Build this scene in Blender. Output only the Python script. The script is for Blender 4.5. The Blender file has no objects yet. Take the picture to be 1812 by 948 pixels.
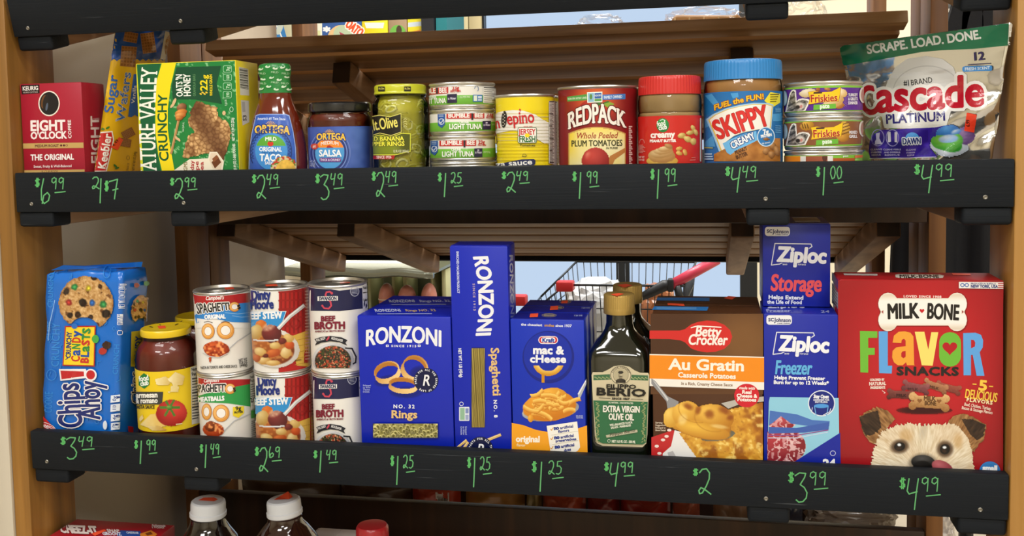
import bpy, bmesh, math, random
import numpy as np
from mathutils import Vector, Matrix, noise as mnoise
from mathutils.geometry import tessellate_polygon
from mathutils.bvhtree import BVHTree

SC = bpy.context.scene
COL = SC.collection
R = math.radians

# ------------------------------------------------------------------ camera
CAM_F, CAM_PX, CAM_PY = 1745.0, 905.7, 367.7            # focal length and optical centre on the 1812 x 948 frame
CAM_C = np.array([0.9009, -1.1429, 1.2785])
_yaw, _pitch, _roll = R(-11.5035), R(3.835), R(1.0994)
_fw = np.array([math.sin(_yaw) * math.cos(_pitch), math.cos(_yaw) * math.cos(_pitch), -math.sin(_pitch)])
_r = np.array([math.cos(_yaw), -math.sin(_yaw), 0.0])
_d = np.cross(_fw, _r)
CAM_R = np.array([math.cos(_roll) * _r + math.sin(_roll) * _d, -math.sin(_roll) * _r + math.cos(_roll) * _d, _fw])
cam_data = bpy.data.cameras.new('camera')
cam = bpy.data.objects.new('camera', cam_data)
COL.objects.link(cam)
cam.matrix_world = Matrix(((CAM_R[0][0], -CAM_R[1][0], -CAM_R[2][0], CAM_C[0]),
                           (CAM_R[0][1], -CAM_R[1][1], -CAM_R[2][1], CAM_C[1]),
                           (CAM_R[0][2], -CAM_R[1][2], -CAM_R[2][2], CAM_C[2]), (0, 0, 0, 1)))
cam_data.sensor_width = 36.0
cam_data.lens = 36.0 * CAM_F / 1812.0
cam_data.shift_x = (906.0 - CAM_PX) / 1812.0
cam_data.shift_y = -(474.0 - CAM_PY) / 1812.0
cam_data.clip_start = 0.05
SC.camera = cam

# ------------------------------------------------------------------ sky, lights, exposure
world = bpy.data.worlds.new('daylight')
SC.world = world
world.use_nodes = True
world.node_tree.nodes['Background'].inputs['Color'].default_value = (0.62, 0.78, 1.0, 1)
world.node_tree.nodes['Background'].inputs['Strength'].default_value = 1.0
SC.view_settings.view_transform = 'Standard'
SC.view_settings.look = 'None'
SC.view_settings.gamma = 1.0
SC.view_settings.exposure = -0.2
SC.view_settings.use_curve_mapping = False
SC.cycles.max_bounces = 8
SC.cycles.diffuse_bounces = 4
SC.cycles.glossy_bounces = 4
SC.cycles.transmission_bounces = 6
SC.cycles.caustics_reflective = False
SC.cycles.caustics_refractive = False
CEIL_Z = 3.0
LAMP_SPOTS = [(-0.2, -1.1), (2.0, -1.1), (-0.2, -2.9), (2.0, -2.9), (0.9, -4.4), (0.2, 2.6), (2.6, 2.6), (0.7, 1.5)]  # last spot: extra lamp, added to brighten the partition behind the rack
LAMP_W = [30, 30, 54, 54, 54, 60, 60, 45]
for (lx, ly), lw in zip(LAMP_SPOTS, LAMP_W):
    la = bpy.data.lights.new('ceiling_lamp', 'AREA')
    la.shape = 'RECTANGLE'; la.size = 1.2; la.size_y = 0.6
    la.energy = lw; la.color = (1.0, 0.99, 0.97)
    lo = bpy.data.objects.new('ceiling_lamp', la)
    lo.location = (lx, ly, CEIL_Z - 0.05)
    COL.objects.link(lo)

# ------------------------------------------------------------------ helpers
def ray(x, y):
    return np.array([(x - CAM_PX) / CAM_F, (y - CAM_PY) / CAM_F, 1.0]) @ CAM_R
def atY(x, y, Y):
    d = ray(x, y); return CAM_C + d * ((Y - CAM_C[1]) / d[1])
def atX(x, y, X):
    d = ray(x, y); return CAM_C + d * ((X - CAM_C[0]) / d[0])
def atZ(x, y, Z):
    d = ray(x, y); return CAM_C + d * ((Z - CAM_C[2]) / d[2])
def on_plane(x, y, P, n):
    d = ray(x, y); return CAM_C + d * (((np.asarray(P) - CAM_C) @ n) / (d @ n))

def lin(c):
    if isinstance(c, str):
        c = c.lstrip('#'); c = tuple(int(c[i:i + 2], 16) / 255 for i in (0, 2, 4))
    c = np.asarray(c, float)
    return np.where(c <= 0.04045, c / 12.92, ((c + 0.055) / 1.055) ** 2.4)
def rgb(h):
    h = h.lstrip('#'); return np.array([int(h[i:i + 2], 16) / 255 for i in (0, 2, 4)])

MATS = {}
def mat(name, col='#808080', rough=0.5, metal=0.0, spec=0.5, bump=0.0, bscale=200.0, coat=0.0, trans=0.0, ior=1.45, mottle=0.0, mscale=30.0, alpha=1.0):
    if name in MATS: return MATS[name]
    m = bpy.data.materials.new(name); m.use_nodes = True
    nt = m.node_tree; b = nt.nodes['Principled BSDF']
    L = lin(col)
    b.inputs['Base Color'].default_value = (*L, 1)
    b.inputs['Roughness'].default_value = rough
    b.inputs['Metallic'].default_value = metal
    b.inputs['Specular IOR Level'].default_value = spec
    b.inputs['IOR'].default_value = ior
    b.inputs['Transmission Weight'].default_value = trans
    b.inputs['Coat Weight'].default_value = coat
    b.inputs['Coat Roughness'].default_value = 0.08
    b.inputs['Alpha'].default_value = alpha
    if bump or mottle:
        tc = nt.nodes.new('ShaderNodeTexCoord')
        n = nt.nodes.new('ShaderNodeTexNoise'); n.inputs['Scale'].default_value = bscale if bump else mscale; n.inputs['Detail'].default_value = 3
        nt.links.new(tc.outputs['Object'], n.inputs['Vector'])
        if bump:
            bp = nt.nodes.new('ShaderNodeBump'); bp.inputs['Strength'].default_value = bump; bp.inputs['Distance'].default_value = 0.002
            nt.links.new(n.outputs['Fac'], bp.inputs['Height']); nt.links.new(bp.outputs['Normal'], b.inputs['Normal'])
        if mottle:
            n2 = nt.nodes.new('ShaderNodeTexNoise'); n2.inputs['Scale'].default_value = mscale; n2.inputs['Detail'].default_value = 4
            nt.links.new(tc.outputs['Object'], n2.inputs['Vector'])
            mx = nt.nodes.new('ShaderNodeMix'); mx.data_type = 'RGBA'
            mx.inputs['A'].default_value = (*(L * (1 - mottle)), 1); mx.inputs['B'].default_value = (*np.minimum(L * (1 + mottle), 1), 1)
            nt.links.new(n2.outputs['Fac'], mx.inputs['Factor']); nt.links.new(mx.outputs['Result'], b.inputs['Base Color'])
    MATS[name] = m
    return m

def print_mat(name, rough=0.4, metal=0.0, coat=0.0, spec=0.4):
    """flat print: ink colours come from the mesh's own colour attribute"""
    if name in MATS: return MATS[name]
    m = bpy.data.materials.new(name); m.use_nodes = True
    nt = m.node_tree; b = nt.nodes['Principled BSDF']
    a = nt.nodes.new('ShaderNodeVertexColor'); a.layer_name = 'ink'
    nt.links.new(a.outputs['Color'], b.inputs['Base Color'])
    b.inputs['Roughness'].default_value = rough; b.inputs['Metallic'].default_value = metal
    b.inputs['Coat Weight'].default_value = coat; b.inputs['Specular IOR Level'].default_value = spec
    MATS[name] = m
    return m

def wood(name, c0, c1, c2, axis='X', rough=0.5, scale=1.0, streak=1.0):
    """grain: noise stretched along one axis, with darker growth lines"""
    if name in MATS: return MATS[name]
    m = bpy.data.materials.new(name); m.use_nodes = True
    nt = m.node_tree; b = nt.nodes['Principled BSDF']
    tc = nt.nodes.new('ShaderNodeTexCoord'); mp = nt.nodes.new('ShaderNodeMapping')
    sc = {'X': (1.6, 38, 38), 'Y': (38, 1.6, 38), 'Z': (38, 38, 1.6)}[axis]
    mp.inputs['Scale'].default_value = [s * scale for s in sc]
    nt.links.new(tc.outputs['Object'], mp.inputs['Vector'])
    oi = nt.nodes.new('ShaderNodeObjectInfo')
    ad = nt.nodes.new('ShaderNodeVectorMath'); ad.operation = 'ADD'
    ml = nt.nodes.new('ShaderNodeMath'); ml.operation = 'MULTIPLY'; ml.inputs[1].default_value = 57.0
    nt.links.new(oi.outputs['Random'], ml.inputs[0])
    nt.links.new(mp.outputs['Vector'], ad.inputs[0]); nt.links.new(ml.outputs['Value'], ad.inputs[1])
    n = nt.nodes.new('ShaderNodeTexNoise'); n.inputs['Scale'].default_value = 1.0; n.inputs['Detail'].default_value = 6; n.inputs['Distortion'].default_value = 0.6
    nt.links.new(ad.outputs['Vector'], n.inputs['Vector'])
    cr = nt.nodes.new('ShaderNodeValToRGB')
    cr.color_ramp.elements[0].position = 0.28; cr.color_ramp.elements[0].color = (*lin(c0), 1)
    cr.color_ramp.elements[1].position = 0.72; cr.color_ramp.elements[1].color = (*lin(c2), 1)
    e = cr.color_ramp.elements.new(0.5); e.color = (*lin(c1), 1)
    nt.links.new(n.outputs['Fac'], cr.inputs['Fac']); nt.links.new(cr.outputs['Color'], b.inputs['Base Color'])
    bp = nt.nodes.new('ShaderNodeBump'); bp.inputs['Strength'].default_value = 0.25 * streak; bp.inputs['Distance'].default_value = 0.001
    nt.links.new(n.outputs['Fac'], bp.inputs['Height']); nt.links.new(bp.outputs['Normal'], b.inputs['Normal'])
    b.inputs['Roughness'].default_value = rough
    MATS[name] = m
    return m

def chalk_black(name):
    """black painted board: faint grain relief, pale scuffs along the grain"""
    if name in MATS: return MATS[name]
    m = bpy.data.materials.new(name); m.use_nodes = True
    nt = m.node_tree; b = nt.nodes['Principled BSDF']
    tc = nt.nodes.new('ShaderNodeTexCoord')
    def nz(scale, det, dist=0.0):
        mp = nt.nodes.new('ShaderNodeMapping'); mp.inputs['Scale'].default_value = scale
        nt.links.new(tc.outputs['Object'], mp.inputs['Vector'])
        n = nt.nodes.new('ShaderNodeTexNoise'); n.inputs['Scale'].default_value = 1; n.inputs['Detail'].default_value = det; n.inputs['Distortion'].default_value = dist
        nt.links.new(mp.outputs['Vector'], n.inputs['Vector']); return n
    g = nz((9, 260, 420), 4, 0.4); big = nz((1.5, 6, 6), 2); gate = nz((5, 30, 60), 2)
    r1 = nt.nodes.new('ShaderNodeValToRGB'); r1.color_ramp.elements[0].position = 0.665; r1.color_ramp.elements[1].position = 0.76
    nt.links.new(g.outputs['Fac'], r1.inputs['Fac'])
    r2 = nt.nodes.new('ShaderNodeValToRGB'); r2.color_ramp.elements[0].position = 0.45; r2.color_ramp.elements[1].position = 0.7
    nt.links.new(gate.outputs['Fac'], r2.inputs['Fac'])
    mu = nt.nodes.new('ShaderNodeMath'); mu.operation = 'MULTIPLY'
    nt.links.new(r1.outputs['Color'], mu.inputs[0]); nt.links.new(r2.outputs['Color'], mu.inputs[1])
    r3 = nt.nodes.new('ShaderNodeValToRGB')
    r3.color_ramp.elements[0].color = (*lin('#0f1318'), 1); r3.color_ramp.elements[1].color = (*lin('#181d23'), 1)
    nt.links.new(big.outputs['Fac'], r3.inputs['Fac'])
    mx = nt.nodes.new('ShaderNodeMix'); mx.data_type = 'RGBA'; mx.inputs['B'].default_value = (*lin('#7a8086'), 1)
    nt.links.new(mu.outputs['Value'], mx.inputs['Factor']); nt.links.new(r3.outputs['Color'], mx.inputs['A'])
    nt.links.new(mx.outputs['Result'], b.inputs['Base Color'])
    bp = nt.nodes.new('ShaderNodeBump'); bp.inputs['Strength'].default_value = 0.35; bp.inputs['Distance'].default_value = 0.0008
    nt.links.new(g.outputs['Fac'], bp.inputs['Height']); nt.links.new(bp.outputs['Normal'], b.inputs['Normal'])
    b.inputs['Roughness'].default_value = 0.6
    b.inputs['Specular IOR Level'].default_value = 0.2
    MATS[name] = m
    return m

ROOT_M = {}
def thing(name, label, cat, loc=(0, 0, 0), rx=0.0, rz=0.0, group=None):
    o = bpy.data.objects.new(name, None); COL.objects.link(o)
    o.empty_display_size = 0.02
    M = Matrix.Translation(loc) @ Matrix.Rotation(rx, 4, 'X') @ Matrix.Rotation(rz, 4, 'Z')
    o.matrix_world = M
    o['label'] = label; o['category'] = cat
    if group: o['group'] = group
    ROOT_M[o.name] = np.array(M)
    return o
def root_of(p):
    while p.parent: p = p.parent
    return p
def mesh(name, V, F, m=None, parent=None, smooth=False, ink=None, auto=None):
    """world-space vertices in, one mesh object out (local to its thing)"""
    V = np.asarray(V, float).reshape(-1, 3)
    if parent is not None:
        Mi = np.linalg.inv(ROOT_M.get(root_of(parent).name, np.eye(4)))
        V = V @ Mi[:3, :3].T + Mi[:3, 3]
    me = bpy.data.meshes.new(name)
    me.from_pydata(V.tolist(), [], [list(map(int, f)) for f in F] if not isinstance(F, np.ndarray) else F.tolist())
    if smooth: me.shade_smooth()
    if auto is not None:
        me.shade_smooth()
        me.set_sharp_from_angle(angle=R(auto))
    if ink is not None:
        a = me.color_attributes.new('ink', 'FLOAT_COLOR', 'POINT')
        c = np.ones((len(V), 4), np.float32); c[:, :3] = ink
        a.data.foreach_set('color', c.ravel())
    if m: me.materials.append(m)
    o = bpy.data.objects.new(name, me); COL.objects.link(o)
    if parent is not None: o.parent = parent
    return o
def bm_obj(name, bm, m=None, parent=None, smooth=False, auto=None):
    bm.verts.index_update()
    V = [v.co[:] for v in bm.verts]; F = [[v.index for v in f.verts] for f in bm.faces]
    bm.free()
    return mesh(name, V, F, m, parent, smooth, auto=auto)
def struct(o):
    o['kind'] = 'structure'; return o

def cube_bm(x0, x1, y0, y1, z0, z1, bev=0.0, seg=2, M=None):
    bm = bmesh.new()
    bmesh.ops.create_cube(bm, size=1, matrix=Matrix.Translation(((x0 + x1) / 2, (y0 + y1) / 2, (z0 + z1) / 2)) @ Matrix.Diagonal((x1 - x0, y1 - y0, z1 - z0, 1)))
    if bev: bmesh.ops.bevel(bm, geom=bm.edges[:], offset=bev, segments=seg, profile=0.5, affect='EDGES')
    if M is not None: bm.transform(M)
    return bm
def box(name, x0, x1, y0, y1, z0, z1, m=None, parent=None, bev=0.0, M=None, seg=2):
    return bm_obj(name, cube_bm(x0, x1, y0, y1, z0, z1, bev, seg, M), m, parent, auto=40 if bev else None)
def lathe(name, prof, M, m=None, parent=None, seg=64, mod=None, smooth=True, auto=35, sx=1.0, sy=1.0):
    """profile [(r,z)...] turned about local z; r=0 ends are closed to a point; M is the 4x4 base frame"""
    V, F = [], []
    rings = []
    for i, (r, z) in enumerate(prof):
        if r <= 1e-9:
            rings.append([len(V)]); V.append((0, 0, z)); continue
        ring = []
        for k in range(seg):
            a = 2 * math.pi * k / seg
            rr = r * (mod(i, k) if mod else 1.0)
            ring.append(len(V)); V.append((rr * math.cos(a) * sx, rr * math.sin(a) * sy, z))
        rings.append(ring)
    for A, B in zip(rings[:-1], rings[1:]):
        if len(A) == 1 and len(B) == 1: continue
        for k in range(seg):
            k2 = (k + 1) % seg
            if len(A) == 1: F.append((A[0], B[k2], B[k]))
            elif len(B) == 1: F.append((A[k], A[k2], B[0]))
            else: F.append((A[k], A[k2], B[k2], B[k]))
    Mn = np.array(M)
    V = np.asarray(V) @ Mn[:3, :3].T + Mn[:3, 3]
    return mesh(name, V, F, m, parent, auto=auto)
def tube(name, pts, r, m=None, parent=None, n=8, closed=False):
    V, F = tube_geo(pts, r, n, closed)
    return mesh(name, V, F, m, parent, smooth=True)
def tube_geo(pts, r, n=8, closed=False):
    P = [np.asarray(p, float) for p in pts]; V = []; F = []
    N = len(P)
    for i, p in enumerate(P):
        a = P[(i - 1) % N] if (closed or i > 0) else p
        b = P[(i + 1) % N] if (closed or i < N - 1) else p
        t = b - a; t = t / (np.linalg.norm(t) + 1e-12)
        u = np.cross(t, (0, 0, 1.0));
        if np.linalg.norm(u) < 0.1: u = np.cross(t, (0, 1.0, 0))
        u /= np.linalg.norm(u); w = np.cross(t, u)
        rr = r[i] if hasattr(r, '__len__') else r
        for k in range(n):
            q = 2 * math.pi * k / n
            V.append(p + rr * (math.cos(q) * u + math.sin(q) * w))
    for i in range(N if closed else N - 1):
        j = (i + 1) % N
        for k in range(n):
            k2 = (k + 1) % n
            F.append((i * n + k, i * n + k2, j * n + k2, j * n + k))
    if not closed:
        F.append(tuple(range(n - 1, -1, -1))); F.append(tuple((N - 1) * n + k for k in range(n)))
    return V, F
# ------------------------------------------------------------------ the room
ZM = 1.25                                        # top of the middle front board
WALL = mat('painted_wall_beige', '#cdc3b3', 0.28, mottle=0.06, mscale=8, bump=0.03, bscale=90)
CREAM = mat('painted_wall_cream', '#e9dfc4', 0.7, mottle=0.03, mscale=6)
FLOORM = mat('vinyl_floor', '#a79d8e', 0.35, mottle=0.12, mscale=14)
CEILM = mat('ceiling_board', '#e4e2dc', 0.85, mottle=0.04, mscale=20)
struct(box('floor', -3.2, 4.4, -6.0, 5.2, -0.05, 0.0, FLOORM))
struct(box('ceiling', -3.2, 4.4, -6.0, 5.2, CEIL_Z, CEIL_Z + 0.05, CEILM))
struct(box('wall_front', -3.2, 4.4, -6.1, -6.0, 0, CEIL_Z, CREAM))
struct(box('wall_right', 4.4, 4.5, -6.1, 5.2, 0, CEIL_Z, CREAM))
struct(box('wall_left', -3.3, -3.2, -6.1, 5.2, 0, CEIL_Z, CREAM))
# side partition the rack stands against, with a beige casing board at its near end
struct(box('wall_partition', -0.16, -0.06, 0.012, 0.955, 0, CEIL_Z, WALL))
TRIM = mat('trim_beige_gloss', '#cfc5b2', 0.35, bump=0.1, bscale=40)
struct(box('trim_1', -0.054, -0.0295, 0.0, 0.012, 0, 2.4, TRIM, bev=0.002))
# back wall with one tall window: dark mullions, a thick rail, two lower lights and one upper light
WY = 4.0
xa, xm0, xm1, xb = atY(855, 60, WY)[0], atY(1090, 500, WY)[0], atY(1113, 500, WY)[0], atY(1310, 500, WY)[0]
wx0, wx1 = xa, atY(1340, 500, WY)[0]
wz0, wz1 = 0.12, 2.25
struct(box('wall_back', -3.2, wx0 - 0.03, WY, WY + 0.1, 0, CEIL_Z, CREAM))
struct(box('wall_back_side', wx1 + 0.0, 4.4, WY, WY + 0.1, 0, CEIL_Z, CREAM))
struct(box('wall_back_head', wx0 - 0.03, wx1, WY, WY + 0.1, wz1, CEIL_Z, CREAM))
struct(box('wall_back_sill', wx0 - 0.03, wx1, WY, WY + 0.1, 0, wz0, CREAM))
DARK = mat('frame_black', '#1a1c1e', 0.4)
GLASS = mat('window_glass', '#ffffff', 0.0, trans=1.0, ior=1.02, spec=0.3)
win = struct(box('window_1', wx0 - 0.03, wx0, WY + 0.02, WY + 0.08, wz0, wz1, DARK))
box('window_frame', xb, wx1, WY + 0.0, WY + 0.09, wz0, wz1, DARK, win)
box('window_frame', xm0, xm1, WY + 0.02, WY + 0.08, wz0, 1.15, DARK, win)
box('window_frame', wx0, wx1, WY + 0.02, WY + 0.08, 1.15, 1.22, DARK, win)
box('window_pane', wx0, xm0, WY + 0.045, WY + 0.05, wz0, 1.15, GLASS, win)
box('window_pane', xm1, xb, WY + 0.045, WY + 0.05, wz0, 1.15, GLASS, win)
box('window_pane', wx0, xb, WY + 0.045, WY + 0.05, 1.22, wz1, GLASS, win)
LAMP_WHERE = ['over the aisle by the left wall, nearest the rack', 'over the aisle to the right, nearest the rack', 'in the second row of the aisle, left', 'in the second row of the aisle, right', 'deepest in the aisle, alone', 'behind the rack, above the deli counter', 'behind the rack, toward the right wall', 'added behind the rack to brighten the side partition']
# ceiling light fittings round the lamps
for (lx, ly) in LAMP_SPOTS:
    t = thing('ceiling_light', 'white ceiling light panel ' + LAMP_WHERE[LAMP_SPOTS.index((lx, ly))], 'light', (lx, ly, CEIL_Z - 0.03), group='ceiling light panels')
    wm = mat('fitting_white', '#eeeeea', 0.5)
    for (a0, a1, b0, b1) in ((-.66, .66, -.36, -.31), (-.66, .66, .31, .36), (-.66, -.61, -.31, .31), (.61, .66, -.31, .31)):
        box('frame', lx + a0, lx + a1, ly + b0, ly + b1, CEIL_Z - 0.03, CEIL_Z, wm, t)

# ------------------------------------------------------------------ the rack
W_POST = wood('wood_post', '#74501f', '#9c6d2e', '#b58746', 'Z', 0.45, 0.8)
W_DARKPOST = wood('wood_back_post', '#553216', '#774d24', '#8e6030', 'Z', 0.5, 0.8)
W_SLAT = wood('wood_slat', '#6f5033', '#9f7b53', '#c09d74', 'X', 0.5, 0.9)
W_BEAM = wood('wood_beam', '#75563c', '#9c7856', '#b89674', 'Y', 0.55, 0.9)
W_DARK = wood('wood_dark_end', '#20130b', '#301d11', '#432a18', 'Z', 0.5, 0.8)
BLACK = chalk_black('black_board_paint')
rack = thing('display_rack', 'double sided wooden slat rack with black front boards and chalk prices', 'rack', (0.61, 0.3, 0.0))
PT = 0.025
def post(x0, y0, y1, m, z1=2.2, z0=0.0): return box('post', x0, x0 + PT, y0, y1, z0, z1, m, rack, bev=0.002)
for x in (-PT, 1.22):
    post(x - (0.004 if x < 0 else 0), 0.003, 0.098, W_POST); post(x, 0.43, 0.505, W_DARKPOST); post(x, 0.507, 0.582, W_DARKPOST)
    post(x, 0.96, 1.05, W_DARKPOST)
TH_LOW, TH_TOP, TH_OTHER = 0.017, 0.2425, 0.2458
LIP_H, LIP_T = 0.052, 0.018
LIPS = {}
BEAMX = [(0.002, 0.052), (0.222, 0.27), (0.94, 0.986), (1.168, 1.218)]
# (name, y, z of the top front edge, tilt, depth of shelf surface under the top edge)
SHELVES = {'top': (0.0007, ZM + 0.2287, TH_TOP, 0.02), 'mid': (0.0, ZM, 0.0, 0.0275), 'low': (0.0034, ZM - 0.3466, TH_LOW, 0.033), 'base': (0.0, ZM - 0.69, 0.0, 0.03)}
def shelf_M(k):
    y, z, th, d = SHELVES[k]
    return Matrix.Translation((0, y, z)) @ Matrix.Rotation(th, 4, 'X')
for k in SHELVES:
    M = shelf_M(k); d = SHELVES[k][3]
    h = LIP_H if k != 'base' else 0.06
    lip = box('front_board', 0.001, 1.219, 0.0, LIP_T if k != 'low' else 0.0145, -h, 0.0, BLACK, rack, bev=0.0015, M=M)
    LIPS[k] = lip
    for (a, b) in BEAMX:
        bo = box('beam', a, b, 0.016, 0.445, -0.0705, -d - 0.014, W_BEAM, rack, bev=0.003, M=M)
        box('painted_beam_end', a - 0.0006, b + 0.0006, 0.003, 0.042, -0.0715, -h + 0.001, BLACK, bo, bev=0.004, M=M, seg=3)['label'] = 'black painted beam end'
    n = 6
    for i in range(n):
        y0 = LIP_T + 0.0005 + i * (0.43 - LIP_T) / n
        box('slat', 0.001, 1.219, y0, y0 + 0.056, -d - 0.014, -d, W_SLAT, rack, bev=0.0015, M=M)
    # screw heads in the front board
    for (a, b) in BEAMX:
        sx = (a + b) / 2 - 0.003
        lathe('screw', [(0, 0.0002), (0.0012, 0.0003), (0.0018, 0.0007), (0.0024, 0.0003), (0.0026, 0.0)], M @ Matrix.Translation((sx, -0.0002, -0.041)) @ Matrix.Rotation(R(90), 4, 'X'), mat('screw_steel', '#8d897f', 0.4, 0.8), lip, seg=12)
# back rails between the centre posts
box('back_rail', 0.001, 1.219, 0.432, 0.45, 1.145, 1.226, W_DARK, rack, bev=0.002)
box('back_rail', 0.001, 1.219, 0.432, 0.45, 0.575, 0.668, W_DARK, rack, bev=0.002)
# the far side's shelves lean down away from us: beams with slats laid on top
def far_shelf(yn, zn, starts, x0=0.014, x1=1.195):
    M = Matrix.Translation((0, yn, zn)) @ Matrix.Rotation(-TH_OTHER, 4, 'X')
    for (a, b) in ((0.014, 0.052), (0.246, 0.281), (0.93, 0.969), (1.157, 1.195)):
        bo = box('beam', a, b, 0.0, 0.56, 0.0, 0.04, W_BEAM, rack, bev=0.004, M=M)
        box('beam_end', a + 0.002, b - 0.002, -0.0015, 0.001, 0.002, 0.038, W_DARK, bo, M=M)
    box('front_board', 0.014, 1.206, 0.5605, 0.578, 0.03, 0.10, BLACK, rack, bev=0.0015, M=M)
    for i, (s, w) in enumerate(starts):
        box('slat', x0 + 0.004 * (i % 3), x1 - 0.003 * (i % 2), s, s + w, 0.0405, 0.0595, W_SLAT, rack, bev=0.0015, M=M)
ROWS = [(-0.03 + i * 0.094, 0.076) for i in range(7)]
far_shelf(0.505, 1.115, [(0.004, 0.042)] + [(0.064 + i * 0.094, 0.076) for i in range(6)])
far_shelf(0.505, 1.386, [(-0.083, 0.036)] + ROWS, 0.045, 1.19)
far_shelf(0.505, 0.53, ROWS[1:])
# ------------------------------------------------------------------ printed artwork: flat ink shapes laid on real surfaces
CHARS = "ABCDEFGHIJKLMNOPQRSTUVWXYZabcdefghijklmnopqrstuvwxyz0123456789$&'.,!-#%/()*+:"
GLYPH = {}
def load_glyphs():
    for res in (2, 5):
        objs = []
        def mk(t, n):
            c = bpy.data.curves.new('lettering', 'FONT'); c.body = t; c.resolution_u = res; c.fill_mode = 'FRONT'
            o = bpy.data.objects.new('lettering', c); COL.objects.link(o); objs.append((n, o))
        mk('HH', 'HH')
        for ch in CHARS: mk(ch, ch); mk('H' + ch + 'H', 'H' + ch + 'H')
        bpy.context.view_layer.update()
        dg = bpy.context.evaluated_depsgraph_get()
        W = {}
        for n, o in objs:
            oe = o.evaluated_get(dg); me = oe.to_mesh()
            co = np.empty(len(me.vertices) * 3); me.vertices.foreach_get('co', co); co = co.reshape(-1, 3)[:, :2]
            if len(n) == 1:
                me.calc_loop_triangles()
                t = np.empty(len(me.loop_triangles) * 3, np.int32); me.loop_triangles.foreach_get('vertices', t)
                GLYPH[(n, res)] = [co.copy(), t.reshape(-1, 3), 0.0, None]
            W[n] = (co[:, 0].min(), co[:, 0].max())
            oe.to_mesh_clear()
        hh = W['HH'][1] - W['HH'][0]
        for ch in CHARS: GLYPH[(ch, res)][2] = (W['H' + ch + 'H'][1] - W['H' + ch + 'H'][0]) - hh
        for n, o in objs:
            c = o.data; bpy.data.objects.remove(o); bpy.data.curves.remove(c)
load_glyphs()
CAP = GLYPH[('H', 2)][0][:, 1].max()
XH = GLYPH[('x', 2)][0][:, 1].max() / CAP
for k, g in GLYPH.items():
    co, t = g[0] / CAP, g[1]; g[0] = co; g[2] /= CAP
    # contour edges: used by one triangle only
    key = [tuple(np.round(p, 5)) for p in co]; cnt = {}
    for a, b, c in t:
        for u, v in ((a, b), (b, c), (c, a)):
            e = (key[u], key[v]) if key[u] < key[v] else (key[v], key[u]); cnt[e] = cnt.get(e, 0) + 1
    g[3] = [e for e, n in cnt.items() if n == 1]
def adv(ch, res): return 0.42 if ch == ' ' else GLYPH[(ch, res)][2]

class Plane:
    """a flat face: P a point on it, n outward normal, optional bounds along two axes"""
    cell = None
    def __init__(s, P, n, bounds=None): s.P = np.asarray(P, float); s.n = np.asarray(n, float) / np.linalg.norm(n); s.b = bounds
    def map(s, XY, off):
        D = np.stack([(XY[:, 0] - CAM_PX) / CAM_F, (XY[:, 1] - CAM_PY) / CAM_F, np.ones(len(XY))], 1) @ CAM_R
        Q = CAM_C + D * (((s.P - CAM_C) @ s.n) / (D @ s.n))[:, None]
        if s.b:
            for ax, lo, hi in s.b:
                ax = np.asarray(ax); c = (Q - s.P) @ ax; Q = Q + (np.clip(c, lo, hi) - c)[:, None] * ax
        return Q + s.n * np.reshape(off, (-1, 1)), np.ones(len(XY), bool)
    eps = 0.000014
class Cyl:
    """upright round surface: axis through P along a, radius r (or radius as a function of height)"""
    def __init__(s, P, a, r, cell=3.2, zlim=None): s.P = np.asarray(P, float); s.a = np.asarray(a, float) / np.linalg.norm(a); s.r = r; s.cell = (cell, None); s.z = zlim
    eps = 0.00002
    def map(s, XY, off):
        D = np.stack([(XY[:, 0] - CAM_PX) / CAM_F, (XY[:, 1] - CAM_PY) / CAM_F, np.ones(len(XY))], 1) @ CAM_R
        d = D - np.outer(D @ s.a, s.a); o = CAM_C - s.P; o = o - (o @ s.a) * s.a
        A = (d * d).sum(1); B = d @ o; Cc = o @ o - s.r ** 2
        disc = np.maximum(B * B - A * Cc, 0); t = (-B - np.sqrt(disc)) / A
        Q = CAM_C + D * t[:, None]
        h = (Q - s.P) @ s.a; rad = Q - s.P - np.outer(h, s.a); rad /= np.linalg.norm(rad, axis=1)[:, None]
        if s.z: h = np.clip(h, *s.z)
        return s.P + np.outer(h, s.a) + rad * (s.r + np.reshape(off, (-1, 1))), np.ones(len(XY), bool)
class Skin:
    """any mesh: print follows its surface where the sight line meets it"""
    eps = 0.000025; js = 0.25
    def __init__(s, obj, cell=2.5, base=0.0003):
        cell = min(cell, 2.5)
        M = ROOT_M.get(root_of(obj).name, np.eye(4)) if obj.parent else np.eye(4)
        V = [tuple(M[:3, :3] @ np.array(v.co) + M[:3, 3]) for v in obj.data.vertices]
        s.t = BVHTree.FromPolygons(V, [tuple(p.vertices) for p in obj.data.polygons]); s.cell = (cell, cell); s.base = base
    def map(s, XY, off):
        D = np.stack([(XY[:, 0] - CAM_PX) / CAM_F, (XY[:, 1] - CAM_PY) / CAM_F, np.ones(len(XY))], 1) @ CAM_R
        D /= np.linalg.norm(D, axis=1)[:, None]
        off = np.broadcast_to(off, len(XY)); out = np.zeros((len(XY), 3)); ok = np.zeros(len(XY), bool); o = Vector(CAM_C)
        t_last = None
        for i, d in enumerate(D):
            h = s.t.ray_cast(o, Vector(d), 5.0)
            if h[0] is not None: t_last = h[3]
            elif t_last is not None:                     # just past the outline: settle on the nearest edge of the pack
                h = s.t.find_nearest(o + Vector(d) * t_last, 0.014)
            if h[0] is not None:
                n = np.array(h[1])
                if n @ d > 0: n = -n
                out[i] = np.array(h[0]) + n * (off[i] + s.base); ok[i] = True
        return out, ok

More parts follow.
